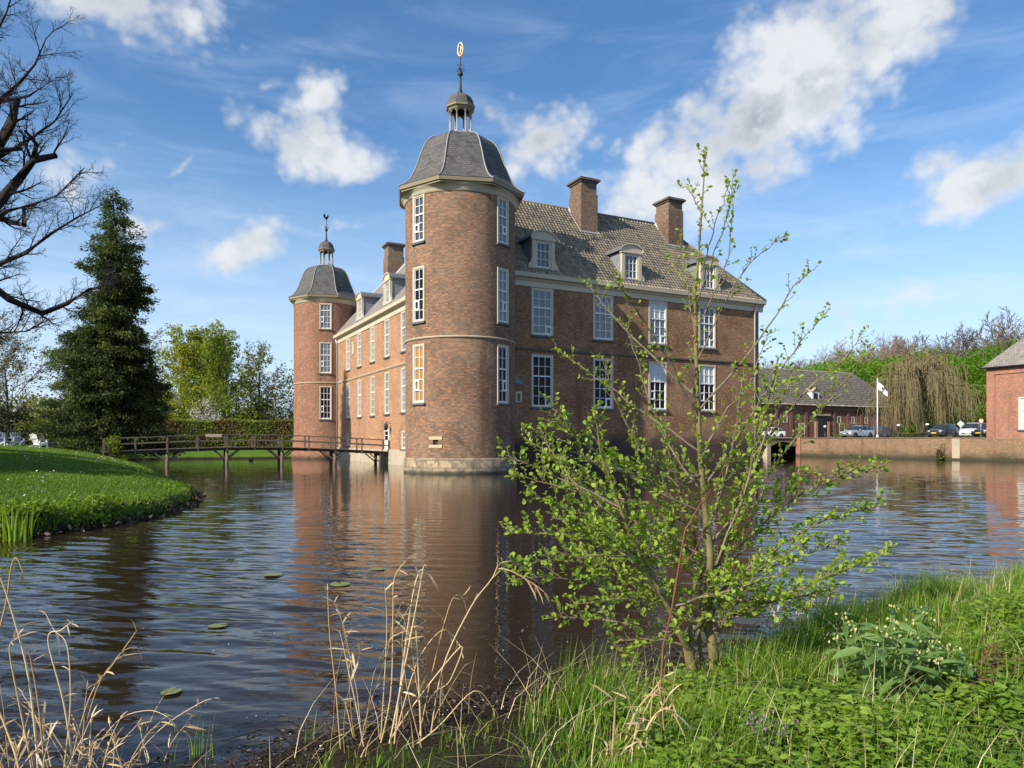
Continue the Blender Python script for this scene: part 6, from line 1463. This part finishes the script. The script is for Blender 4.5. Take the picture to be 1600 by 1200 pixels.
def alder():
    rng = np.random.RandomState(231); D0 = 5.75; base = P(1098, 1062, D0); base.z = float(bank_h(base.x, base.y)) - 0.03; o = empty('alder_sapling', base); tag(o, 'young alder with several stems and fresh round leaves on the near bank', 'sapling'); b = np.array(base)
    W = lambda x, y, D: np.array(P(x, y, D)) - b
    def line(px, D1, D2, r0, r1, n=12, wob=0.008):
        c = np.array([W(x, y, D1 + (D2 - D1) * i / max(1, len(px) - 1)) for i, (x, y) in enumerate(px)])
        pts = np.array(cr_spline([tuple(v) for v in c], max(2, n // max(1, len(px) - 1)))); pts[1:-1] += rng.normal(size=(len(pts) - 2, 3)) * wob
        return pts, np.linspace(r0, r1, len(pts)), 0
    stems = [line([(1087, 1068), (1076, 1014), (1080, 985), (1092, 972), (1104, 945), (1110, 880), (1103, 800), (1096, 720), (1091, 640), (1088, 560), (1086, 490), (1091, 400), (1098, 310), (1101, 237)], 5.75, 5.85, 0.045, 0.0028, 40, 0.003),
             line([(1118, 1062), (1113, 1008), (1106, 972), (1108, 930), (1118, 900), (1124, 870), (1150, 800), (1176, 715), (1196, 640), (1216, 560)], 5.85, 6.0, 0.045, 0.006, 30, 0.004),
             line([(1076, 1014), (1064, 990), (1052, 966), (1031, 924), (990, 845), (950, 740), (928, 650)], 5.75, 5.3, 0.032, 0.005, 24, 0.005),
             line([(1098, 1060), (1094, 1000), (1095, 930), (1090, 860), (1060, 760), (1030, 660)], 5.8, 6.2, 0.020, 0.004, 20, 0.005),
             line([(1120, 990), (1140, 965), (1180, 945), (1240, 935), (1300, 920)], 5.85, 5.4, 0.02, 0.004, 16, 0.005)]
    br_px = [[(1091, 560), (1150, 440), (1190, 395), (1226, 368)], [(1093, 640), (1180, 540), (1240, 450), (1264, 424)], [(1100, 760), (1180, 640), (1240, 550), (1291, 488)], [(1105, 860), (1200, 740), (1290, 630), (1362, 545)], [(1110, 900), (1210, 800), (1310, 745), (1376, 730)], [(1112, 930), (1220, 850), (1310, 805), (1382, 790)], [(1112, 950), (1210, 930), (1300, 900), (1388, 855)], [(1115, 975), (1200, 945), (1280, 905), (1345, 880)], [(1150, 800), (1190, 700), (1225, 620), (1248, 590)], [(1176, 715), (1260, 610), (1320, 560), (1345, 520)],
             [(1095, 425), (1118, 350), (1140, 285)], [(1088, 480), (1122, 380), (1151, 285)], [(1088, 510), (1132, 420), (1143, 350), (1146, 268)], [(1097, 335), (1078, 300), (1064, 288)], [(1089, 540), (1072, 440), (1062, 368)], [(1087, 470), (1055, 420), (1042, 395)],
             [(1089, 620), (1010, 550), (950, 485), (914, 440)], [(1092, 705), (1000, 640), (930, 590), (868, 545)], [(1090, 650), (1040, 560), (985, 470), (962, 440)], [(1097, 800), (1000, 755), (930, 705), (872, 655)], [(1100, 830), (1000, 785), (900, 765), (800, 742)], [(1104, 870), (1010, 830), (900, 800), (828, 772)], [(1100, 890), (1000, 865), (880, 835), (792, 832)], [(1080, 960), (980, 900), (880, 875), (786, 886)], [(1058, 980), (990, 935), (900, 905), (806, 905)], [(1066, 995), (990, 975), (930, 968), (862, 962)], [(1000, 860), (930, 800), (860, 700), (845, 668)], [(985, 830), (905, 760), (868, 720), (830, 690)], [(1090, 760), (1040, 690), (1005, 590), (978, 510)], [(1075, 1010), (1020, 1000), (960, 1005), (990, 1045)], [(1060, 760), (1000, 700), (960, 620), (940, 560)], [(950, 740), (900, 700), (860, 620)],
             [(1104, 900), (1050, 820), (1010, 740), (985, 680)], [(1108, 920), (1060, 880), (980, 860), (920, 820)], [(1115, 890), (1170, 850), (1220, 780), (1260, 740)], [(1120, 880), (1160, 780), (1180, 690), (1210, 610)], [(1110, 940), (1170, 900), (1250, 870), (1310, 850)], [(1098, 840), (1130, 760), (1150, 660), (1165, 570)], [(1094, 720), (1130, 650), (1170, 600), (1200, 520)], [(1100, 960), (1040, 940), (960, 935), (895, 945)], [(1090, 890), (1030, 850), (960, 780), (905, 740)]]
    main = []
    for i, px in enumerate(br_px):
        d0 = 5.8; d1 = d0 + rng.uniform(-0.95, 0.95); r0 = 0.0105 if px[0][1] > 600 else 0.0062
        main.append(line(px, d0, d1, r0, 0.0018, 14, 0.006))
    for s in (stems[0], stems[1], stems[2], stems[3]):
        for j in range(8):
            i = rng.randint(4, len(s[0]) - 2); p = s[0][i]
            if not 0.25 < p[2] < 1.75: continue
            a = rng.choice([rng.uniform(2.3, 4.0), rng.uniform(2.6, 5.6), rng.uniform(-0.9, 0.9)]); d = np.array([math.cos(a), math.sin(a), rng.uniform(0.05, 0.55)]); L = rng.uniform(0.55, 1.25) * (1.0 if math.cos(a) < 0 else 0.85); q = [p]
            for k in range(8): d = unit(d + rng.normal(size=3) * 0.09 + np.array([0, 0, 0.02])); q.append(q[-1] + d * L / 8)
            main.append((np.array(q), np.linspace(0.009, 0.002, 9), 0))
    twigs = []; leafB = []; leafD = []; leafL = []; leafT = []
    def leaves_on(pts, step, size, f0=0.15, sparse=1.0):
        L = np.linalg.norm(np.diff(pts, axis=0), axis=1).sum(); k = max(1, int(L / step * sparse))
        for j in range(k + 2):
            f = 1.0 if j >= k else f0 + (1 - f0) * (j + rng.uniform(0, 0.6)) / k; q = min(f, 0.9999) * (len(pts) - 1); i = int(q); u = q - i; p = pts[i] * (1 - u) + pts[i + 1] * u
            d = unit(pts[i + 1] - pts[i]); s = perp(d, rng); leafB.append(p); leafD.append(d * 0.6 + s * 0.85 + np.array([0, 0, 0.28])); leafL.append(size * rng.uniform(0.5, 1.3)); leafT.append(rng.uniform(0, 1))
    for pts, rr, _ in main + [(s[0][len(s[0]) // 3:], s[1][len(s[0]) // 3:], 0) for s in stems]:
        L = np.linalg.norm(np.diff(pts, axis=0), axis=1).sum(); zt = pts[:, 2].mean(); high = np.clip((zt - 1.6) / 1.6, 0, 1); k = int(L / (0.040 + 0.045 * high)); az = rng.uniform(0, 6.28)
        for j in range(k):
            f = 0.14 + 0.86 * (j + rng.uniform(0, 1)) / k; q = min(f, 0.999) * (len(pts) - 1); i = int(q); u = q - i; p = pts[i] * (1 - u) + pts[i + 1] * u; d = unit(pts[i + 1] - pts[i])
            s = perp(d, rng); ang = rad(rng.uniform(30, 58)); dd = unit(d * math.cos(ang) + s * math.sin(ang) + np.array([0, 0, 0.22])); tl = rng.uniform(0.06, 0.30) * (1.15 - 0.6 * f) * (1.0 - 0.45 * high); t = [p]
            for q in range(4): dd = unit(dd + rng.normal(size=3) * 0.13 + np.array([0, 0, 0.07])); t.append(t[-1] + dd * tl / 4)
            t = np.array(t)
            if p[2] < 0.42 and abs(p[0]) < 0.25: continue
            hz = np.clip((p[2] - 1.3) / 1.4, 0, 1); twigs.append((t, np.linspace(0.0032, 0.0012, 5), 1)); leaves_on(t, 0.027 + 0.014 * hz, 0.041 - 0.009 * hz, 0.25, 1.0)
        leaves_on(pts[len(pts) // 2:], 0.06 + 0.04 * high, 0.045 - 0.012 * high)
    V1, F1 = tubes_np(stems, [10]); V2, F2 = tubes_np(main, [6]); V3, F3 = tubes_np(twigs, [4, 4])
    np_obj('trunk', np.concatenate([V1, V2, V3]), np.concatenate([F1, F2 + len(V1), F3 + len(V1) + len(V2)]), [M['alder_bark'], M['alder_twig']], o, fmat=[0] * len(F1) + [1] * (len(F2) + len(F3)), smooth=True)
    LL = np.array(leafL); V, F, t = leaf_shape(rng, np.array(leafB), np.array(leafD), LL, LL * 0.78, np.array(leafT), 0.12); np_obj('leaves', V, F, M['alder'], o, tint=t)
    print('alder leaves', len(LL))
alder()
# reddish dry stem in front of the sapling
rng = np.random.RandomState(240); D1 = 4.4; p = P(1030, 1190, D1); p.z = float(bank_h(p.x, p.y)) - 0.02; o = empty('dry_stem', p); tag(o, 'tall thin reddish brown dry stem in front of the alder trunks', 'plant')
pts = np.array([np.array(P(x, y, D1)) - np.array(p) for x, y in [(1029, 1195), (1031, 1100), (1036, 1010), (1050, 950), (1060, 890), (1070, 830), (1090, 795), (1105, 770)]]); br = [(pts, np.linspace(0.0085, 0.003, len(pts)), 0)]
for i in (4, 5, 6): br.append((np.array([pts[i], pts[i] + np.array([0.10, 0.02, 0.10]), pts[i] + np.array([0.16, 0.0, 0.26])]), np.array([0.003, 0.0025, 0.0015]), 0))
V, F = tubes_np(br, [7]); np_obj('stem', V, F, M['red_stem'], o, smooth=True)

def reed_clump(stems, seed, label, name='reed_clump', extra=0, box=None, lean=0.3, Hh=(0.4, 1.0), r=0.0045):
    """dead reeds: every stem its own part with its dry leaves"""
    rng = np.random.RandomState(seed); first = stems[0]; b = P(first[0][0][0], first[0][0][1], first[1]); b.z = float(bank_h(b.x, b.y)); o = empty(name, b); tag(o, label, 'reeds'); b = np.array(b)
    lines = []
    for px, D, rr in stems:
        D2 = D + rng.uniform(-0.25, 0.25); c = [np.array(P(x, y, D + (D2 - D) * i / (len(px) - 1))) - b for i, (x, y) in enumerate(px)]
        g = c[0].copy(); g[2] = min(g[2], float(bank_h(g[0] + b[0], g[1] + b[1])) - b[2] - 0.03); c = ([g] if 0.02 < c[0][2] - g[2] < 0.5 else []) + c
        lines.append((np.array(cr_spline([tuple(v) for v in c], 5)), rr))
    if box:
        for i in range(extra):
            x, y = rng.uniform(box[0], box[1]), rng.uniform(box[2], box[3]); z = float(bank_h(x, y)) - 0.02; h = rng.uniform(*Hh); d = np.array([rng.normal() * lean, rng.normal() * lean * 0.6, 1.0]); q = [np.array([x, y, z])]
            for k in range(6): d = unit(d + rng.normal(size=3) * 0.07 + np.array([0, 0, -0.03 * k])); q.append(q[-1] + d * h / 6)
            lines.append((np.array(q) - b, rng.uniform(0.5, 1.0) * r))
    for pts, rr in lines:
        st = [(pts, np.linspace(rr, rr * 0.45, len(pts)), 0)]; V, F = tubes_np(st, [6]); B = []; DD = []; LL = []
        n = len(pts)
        for k in range(rng.randint(2, 6)):
            f = rng.uniform(0.35, 1.0) * (n - 1.01); i = int(f); pnt = pts[i] * (1 - f + i) + pts[i + 1] * (f - i); d = unit(pts[i + 1] - pts[i]); B.append(pnt); DD.append(d * 0.8 + perp(d, rng) * 0.7 + np.array([0.15, 0, -0.15])); LL.append(rng.uniform(0.04, 0.16))
        for k in range(3): B.append(pts[-1]); DD.append(unit(pts[-1] - pts[-2]) + rng.normal(size=3) * 0.3); LL.append(rng.uniform(0.05, 0.11))
        LL = np.array(LL); t0 = rng.uniform(0.0, 0.9); L1 = leaf_shape(rng, np.array(B), np.array(DD), LL, np.clip(LL * 0.11, 0.006, 0.016), np.clip(t0 + rng.normal(size=len(LL)) * 0.2, 0, 1), 0.55)
        V, F, t = join([(V, F, np.full(len(V), t0)), L1]); np_obj('stem', V, F, M['straw'], o, tint=t, smooth=True)
R_ = 0.0062
reed_clump([([(535, 1205), (525, 1080), (515, 990), (512, 925)], 4.75, R_), ([(575, 1205), (560, 1120), (543, 1040), (532, 990)], 4.75, R_), ([(585, 1200), (610, 1090), (614, 960), (616, 905), (634, 876)], 4.8, R_ * 1.1), ([(592, 1200), (604, 1000), (602, 925)], 4.9, R_ * .8), ([(600, 1205), (625, 1080), (650, 950), (662, 884)], 4.75, R_ * 1.2), ([(612, 1205), (628, 1050), (645, 930), (658, 890), (672, 900)], 4.7, R_), ([(660, 1205), (655, 1080), (650, 985)], 4.75, R_ * 1.3), ([(668, 1190), (690, 1050), (735, 950), (768, 905), (778, 882)], 4.9, R_), ([(768, 905), (790, 890), (830, 910), (850, 925)], 4.9, R_ * .7), ([(590, 1190), (640, 1110), (720, 1010), (705, 1060), (690, 1075)], 4.8, R_ * .9), ([(600, 1200), (680, 1140), (740, 1080), (770, 1105)], 4.6, R_), ([(655, 1150), (680, 1030), (705, 940), (722, 930)], 4.8, R_ * .8), ([(610, 1180), (650, 1040), (690, 985), (712, 1000)], 4.75, R_ * .8), ([(560, 1190), (545, 1120), (540, 1100)], 4.9, R_ * .8)],
           251, 'clump of tall dry straw coloured reeds at the centre of the near bank', extra=10, box=(-1.15, -0.5, 4.5, 5.0), lean=0.22, Hh=(0.5, 1.05))
L_ = 0.0066
reed_clump([([(60, 1205), (45, 1060), (20, 960), (0, 900), (-10, 880)], 4.5, L_ * 1.2), ([(-5, 1000), (10, 940), (18, 885), (26, 872), (36, 895)], 4.6, L_), ([(115, 1205), (100, 1100), (75, 1000), (95, 985), (108, 975)], 4.5, L_), ([(110, 1200), (140, 1090), (175, 1040), (212, 988)], 4.6, L_), ([(120, 1205), (150, 1080), (190, 1020), (214, 1012)], 4.6, L_ * .8), ([(190, 1210), (250, 1140), (310, 1100), (330, 1092)], 4.7, L_ * .7), ([(70, 1205), (60, 1100), (48, 1030), (45, 1015)], 4.4, L_), ([(30, 1205), (10, 1140), (-15, 1080)], 4.3, L_ * 1.6), ([(140, 1205), (142, 1130), (146, 1120)], 4.6, L_), ([(100, 1205), (110, 1100), (105, 1010), (85, 985), (72, 960)], 4.6, L_ * .8), ([(50, 1205), (30, 1100), (15, 1020), (20, 1000)], 4.4, L_), ([(130, 1210), (180, 1130), (230, 1110), (262, 1120)], 4.6, L_ * .6)],
           252, 'tangled clump of dry straw coloured reeds at the lower left corner', extra=40, box=(-3.25, -2.3, 4.05, 4.75), lean=0.28, Hh=(0.25, 0.85), r=0.006)
B_ = 0.008
reed_clump([([(955, 1210), (960, 1130), (962, 1090)], 4.0, B_ * 1.2), ([(975, 1210), (1000, 1130), (1030, 1075), (1050, 1098)], 4.0, B_), ([(985, 1210), (1015, 1130), (1045, 1108), (1070, 1150)], 3.95, B_), ([(965, 1205), (990, 1120), (1020, 1080), (1033, 1062)], 4.05, B_), ([(1000, 1215), (1040, 1190), (1060, 1195)], 3.9, B_), ([(950, 1210), (948, 1180), (950, 1170)], 3.95, B_)],
           253, 'drooping pale dry grass stems at the bottom edge in front of the alder', extra=4, box=(0.52, 0.9, 3.85, 4.1), lean=0.2, Hh=(0.3, 0.45))
reed_clump([([(1262, 960), (1275, 930), (1280, 905)], 8.4, 0.008), ([(1290, 955), (1296, 930), (1300, 915)], 8.4, 0.008), ([(1500, 930), (1490, 905), (1482, 893)], 9.6, 0.007), ([(1510, 930), (1505, 905), (1499, 895)], 9.6, 0.007)],
           254, 'short dry reed stubs at the water edge right of the alder', extra=14, box=(3.0, 4.6, 8.2, 9.2), lean=0.2, Hh=(0.12, 0.3), r=0.007)
def green_clump(name, pos, n, L, w, seed, label, lean=0.25):
    rng = np.random.RandomState(seed); p = np.array(pos); base = np.c_[rng.normal(size=(n, 2)) * 0.10 * L * 2, np.zeros(n)]
    V, F, t = blades(rng, base, rng.uniform(0.55, 1.0, n) * L, np.full(n, w), lean, None, 4, (0.15, 0.0)); o = np_obj(name, V, F, M['grass'], tint=t); o.location = p; tag(o, label, 'plant')
def on_lawn(x, D): 
    X = (x - 800) / FPX * D; return (X, D, max(0.0, float(lawn_h(X, D))) - 0.03)
green_clump('iris_clump', (-10.45, 15.0, 0.0), 36, 0.85, 0.04, 261, 'clump of broad green iris leaves at the lawn corner by the water')
green_clump('sedge_tuft', (-2.1, 4.75, 0.0), 14, 0.30, 0.010, 262, 'small green tuft standing in shallow water at the bottom left', 0.15)
green_clump('sedge_tuft', (-1.42, 4.85, 0.0), 8, 0.24, 0.008, 263, 'thin green tuft by the muddy edge left of the central reeds', 0.15)
def lawn_cover():
    rng = np.random.RandomState(270); parts = []
    def dens(x, y): return inside(x, y, LAWN_POLY) * (np.abs(x) < 0.78 * y) * np.clip(18.0 / y, 0, 1) ** 1.2
    p = scatter(rng, 52000, -42, -9, 12.5, 56, dens); z = lawn_h(p[:, 0], p[:, 1]); n = len(p); edge = np.clip(1 - np.minimum(seg_dist(p[:, 0], p[:, 1], LAWN_NEAR), seg_dist(p[:, 0], p[:, 1], LAWN_RIGHT)) / 1.3, 0, 1)
    tn = np.clip(0.40 + 0.22 * np.sin(p[:, 0] * 0.8) * np.sin(p[:, 1] * 0.6) + rng.normal(size=n) * 0.2 + 0.15 * edge, 0, 1)
    V, F, t = blades(rng, np.c_[p, z - 0.01], rng.uniform(0.05, 0.11, n) * (1 + 1.6 * edge), rng.uniform(0.02, 0.04, n), 0.7, tn, 2)
    tag(np_obj('lawn_grass', V, F, M['lawn_grass'], tint=t), 'short lawn grass, longer along the water edge', 'grass', kind='stuff')
    # leafy fringe on the near edge and daisies
    q = scatter(rng, 5200, -17, -9.5, 12.5, 27, lambda x, y: inside(x, y, LAWN_POLY) * (np.minimum(seg_dist(x, y, LAWN_NEAR), seg_dist(x, y, LAWN_RIGHT)) < 0.75) * np.where(y < 18.3, 1.0, 0.03) * (0.3 + 0.7 * (np.sin(x * 2.3 + y * 1.7) > -0.2)))
    zz = lawn_h(q[:, 0], q[:, 1]); pts = np.c_[q, zz + rng.uniform(-0.05, 0.28, len(q))]; V, F, t = leaf_quads(rng, pts, 0.11, 0.3, 0.6); tag(np_obj('edge_herbs', V, F, M['herb'], tint=t), 'leafy weeds along the near edge of the lawn', 'weeds', kind='stuff')
    q = scatter(rng, 420, -30, -9.8, 15, 45, lambda x, y: inside(x, y, LAWN_POLY) * (0.15 + 0.85 * (np.sin(x * 0.9 + y * 0.4) > 0.1)) * (np.abs(x) < 0.78 * y)); zz = lawn_h(q[:, 0], q[:, 1])
    V, F, t = leaf_quads(rng, np.c_[q, zz + 0.10], 0.05, 2.0, 0.9); tag(np_obj('daisies', V, F, M['petal'], tint=t), 'tiny white daisies scattered over the lawn', 'daisies', kind='stuff')
    q = scatter(rng, 3000, -20, -9.3, 12.5, 40, lambda x, y: (np.minimum(seg_dist(x, y, LAWN_NEAR), seg_dist(x, y, LAWN_RIGHT)) < 0.28) * 1.0); zz = np.maximum(0.0, lawn_h(q[:, 0], q[:, 1])); pts = np.c_[q, zz + rng.uniform(-0.03, 0.08, len(q))]
    V, F, t = leaf_quads(rng, pts, 0.14, 0.2, 0.4); tag(np_obj('bank_roots', V, F, M['debris'], tint=t), 'dark roots and dead leaves at the foot of the lawn bank', 'roots', kind='stuff')
lawn_cover()
def muck():
    rng = np.random.RandomState(280); dn = lambda x, y: np.exp(-((shore_d(x, y) - 0.15) / 0.42) ** 2) * in_view(x, y) * np.where(x < 4.4, 1.0, 0.45)
    p = scatter(rng, 5600, -2.6, 7, 3.6, 11, dn); z = np.maximum(0.0, bank_h(p[:, 0], p[:, 1])) + rng.uniform(0.0, 0.02, len(p)); n = len(p); a = rng.uniform(0, 6.28, n)
    L1 = leaf_shape(rng, np.c_[p, z], np.c_[np.cos(a), np.sin(a), rng.normal(size=n) * 0.25], rng.uniform(0.015, 0.05, n), rng.uniform(0.008, 0.025, n), rng.uniform(0, 1, n) ** 1.6, 0.1)
    p2 = scatter(rng, 700, -2.6, 7, 3.6, 11, dn); br = []
    for x, y in p2:
        a = rng.uniform(0, 6.28); L = rng.uniform(0.06, 0.3); z = max(0.0, float(bank_h(x, y))) + 0.012; br.append((np.array([[x, y, z], [x + math.cos(a) * L / 2, y + math.sin(a) * L / 2, z + rng.uniform(0, 0.04)], [x + math.cos(a) * L, y + math.sin(a) * L, z + rng.uniform(0, 0.05)]]), np.array([0.004, 0.0035, 0.002]), 0))
    V, F = tubes_np(br, [4]); V, F, t = join([L1, (V, F, rng.uniform(0, 0.6, len(V)))])
    tag(np_obj('debris', V, F, M['debris'], tint=t), 'wet dead leaves and twigs along the waterline', 'debris', kind='stuff')
    p = scatter(rng, 420, -3.2, 4, 4.0, 9, lambda x, y: np.where(shore_d(x, y) > -0.3, 0.9, 0.09) * (shore_d(x, y) < 0.5) * in_view(x, y)); z = np.maximum(wave_z(p[:, 0], p[:, 1], 0.05) + 0.006, bank_h(p[:, 0], p[:, 1]) + 0.015); n = len(p); a = rng.uniform(0, 6.28, n)
    V, F, t = leaf_shape(rng, np.c_[p, z], np.c_[np.cos(a), np.sin(a), np.zeros(n)], rng.uniform(0.008, 0.017, n), rng.uniform(0.007, 0.012, n), rng.uniform(0, 1, n), 0.0); tag(np_obj('petals', V, F, M['petal'], tint=t), 'pale petals fallen on the water and mud', 'petals', kind='stuff')
muck()
M['pad'] = plain('yellow green lily pad', (0.16, 0.19, 0.05), 0.4, 0.35, 9.0)
def lily(x, y, r, rz, label):
    D = CAM_Z * FPX / (y - HZ); p = P(x, y, D); p.z = float(wave_z(p.x, p.y, 0.05)) + 0.012; mb = MB(); n = 22; c = (0, 0, 0.008); ring = [(r * math.cos(a) * (1 + 0.04 * math.sin(3 * a)), r * 0.85 * math.sin(a), 0.007 + 0.004 * max(0, math.sin(a * 2 + 1))) for a in [rad(14) + i / n * rad(332) for i in range(n + 1)]]
    for a, b in zip(ring, ring[1:]): mb.face([c, a, b], None, 0, True)
    lo = [(v[0] * 0.97, v[1] * 0.97, 0.001) for v in ring]
    for i in range(n): mb.face([lo[i], lo[i + 1], ring[i + 1], ring[i]])
    tag(mb.build('lily_pad', M['pad'], None, p, rz), label, 'lily pad', 'lily pads floating on the moat')
lily(341, 978, 0.11, 0.4, 'lily pad floating alone left of the central reeds, middle distance'); lily(268, 1083, 0.085, 1.2, 'lily pad floating nearest the lower left reeds'); lily(532, 913, 0.17, 2.0, 'bright lily pad above the tallest central reed'); lily(428, 899, 0.15, 0.2, 'dull lily pad floating left of the bright one'); lily(588, 890, 0.14, 3.0, 'lily pad farthest out, in the tower reflection')
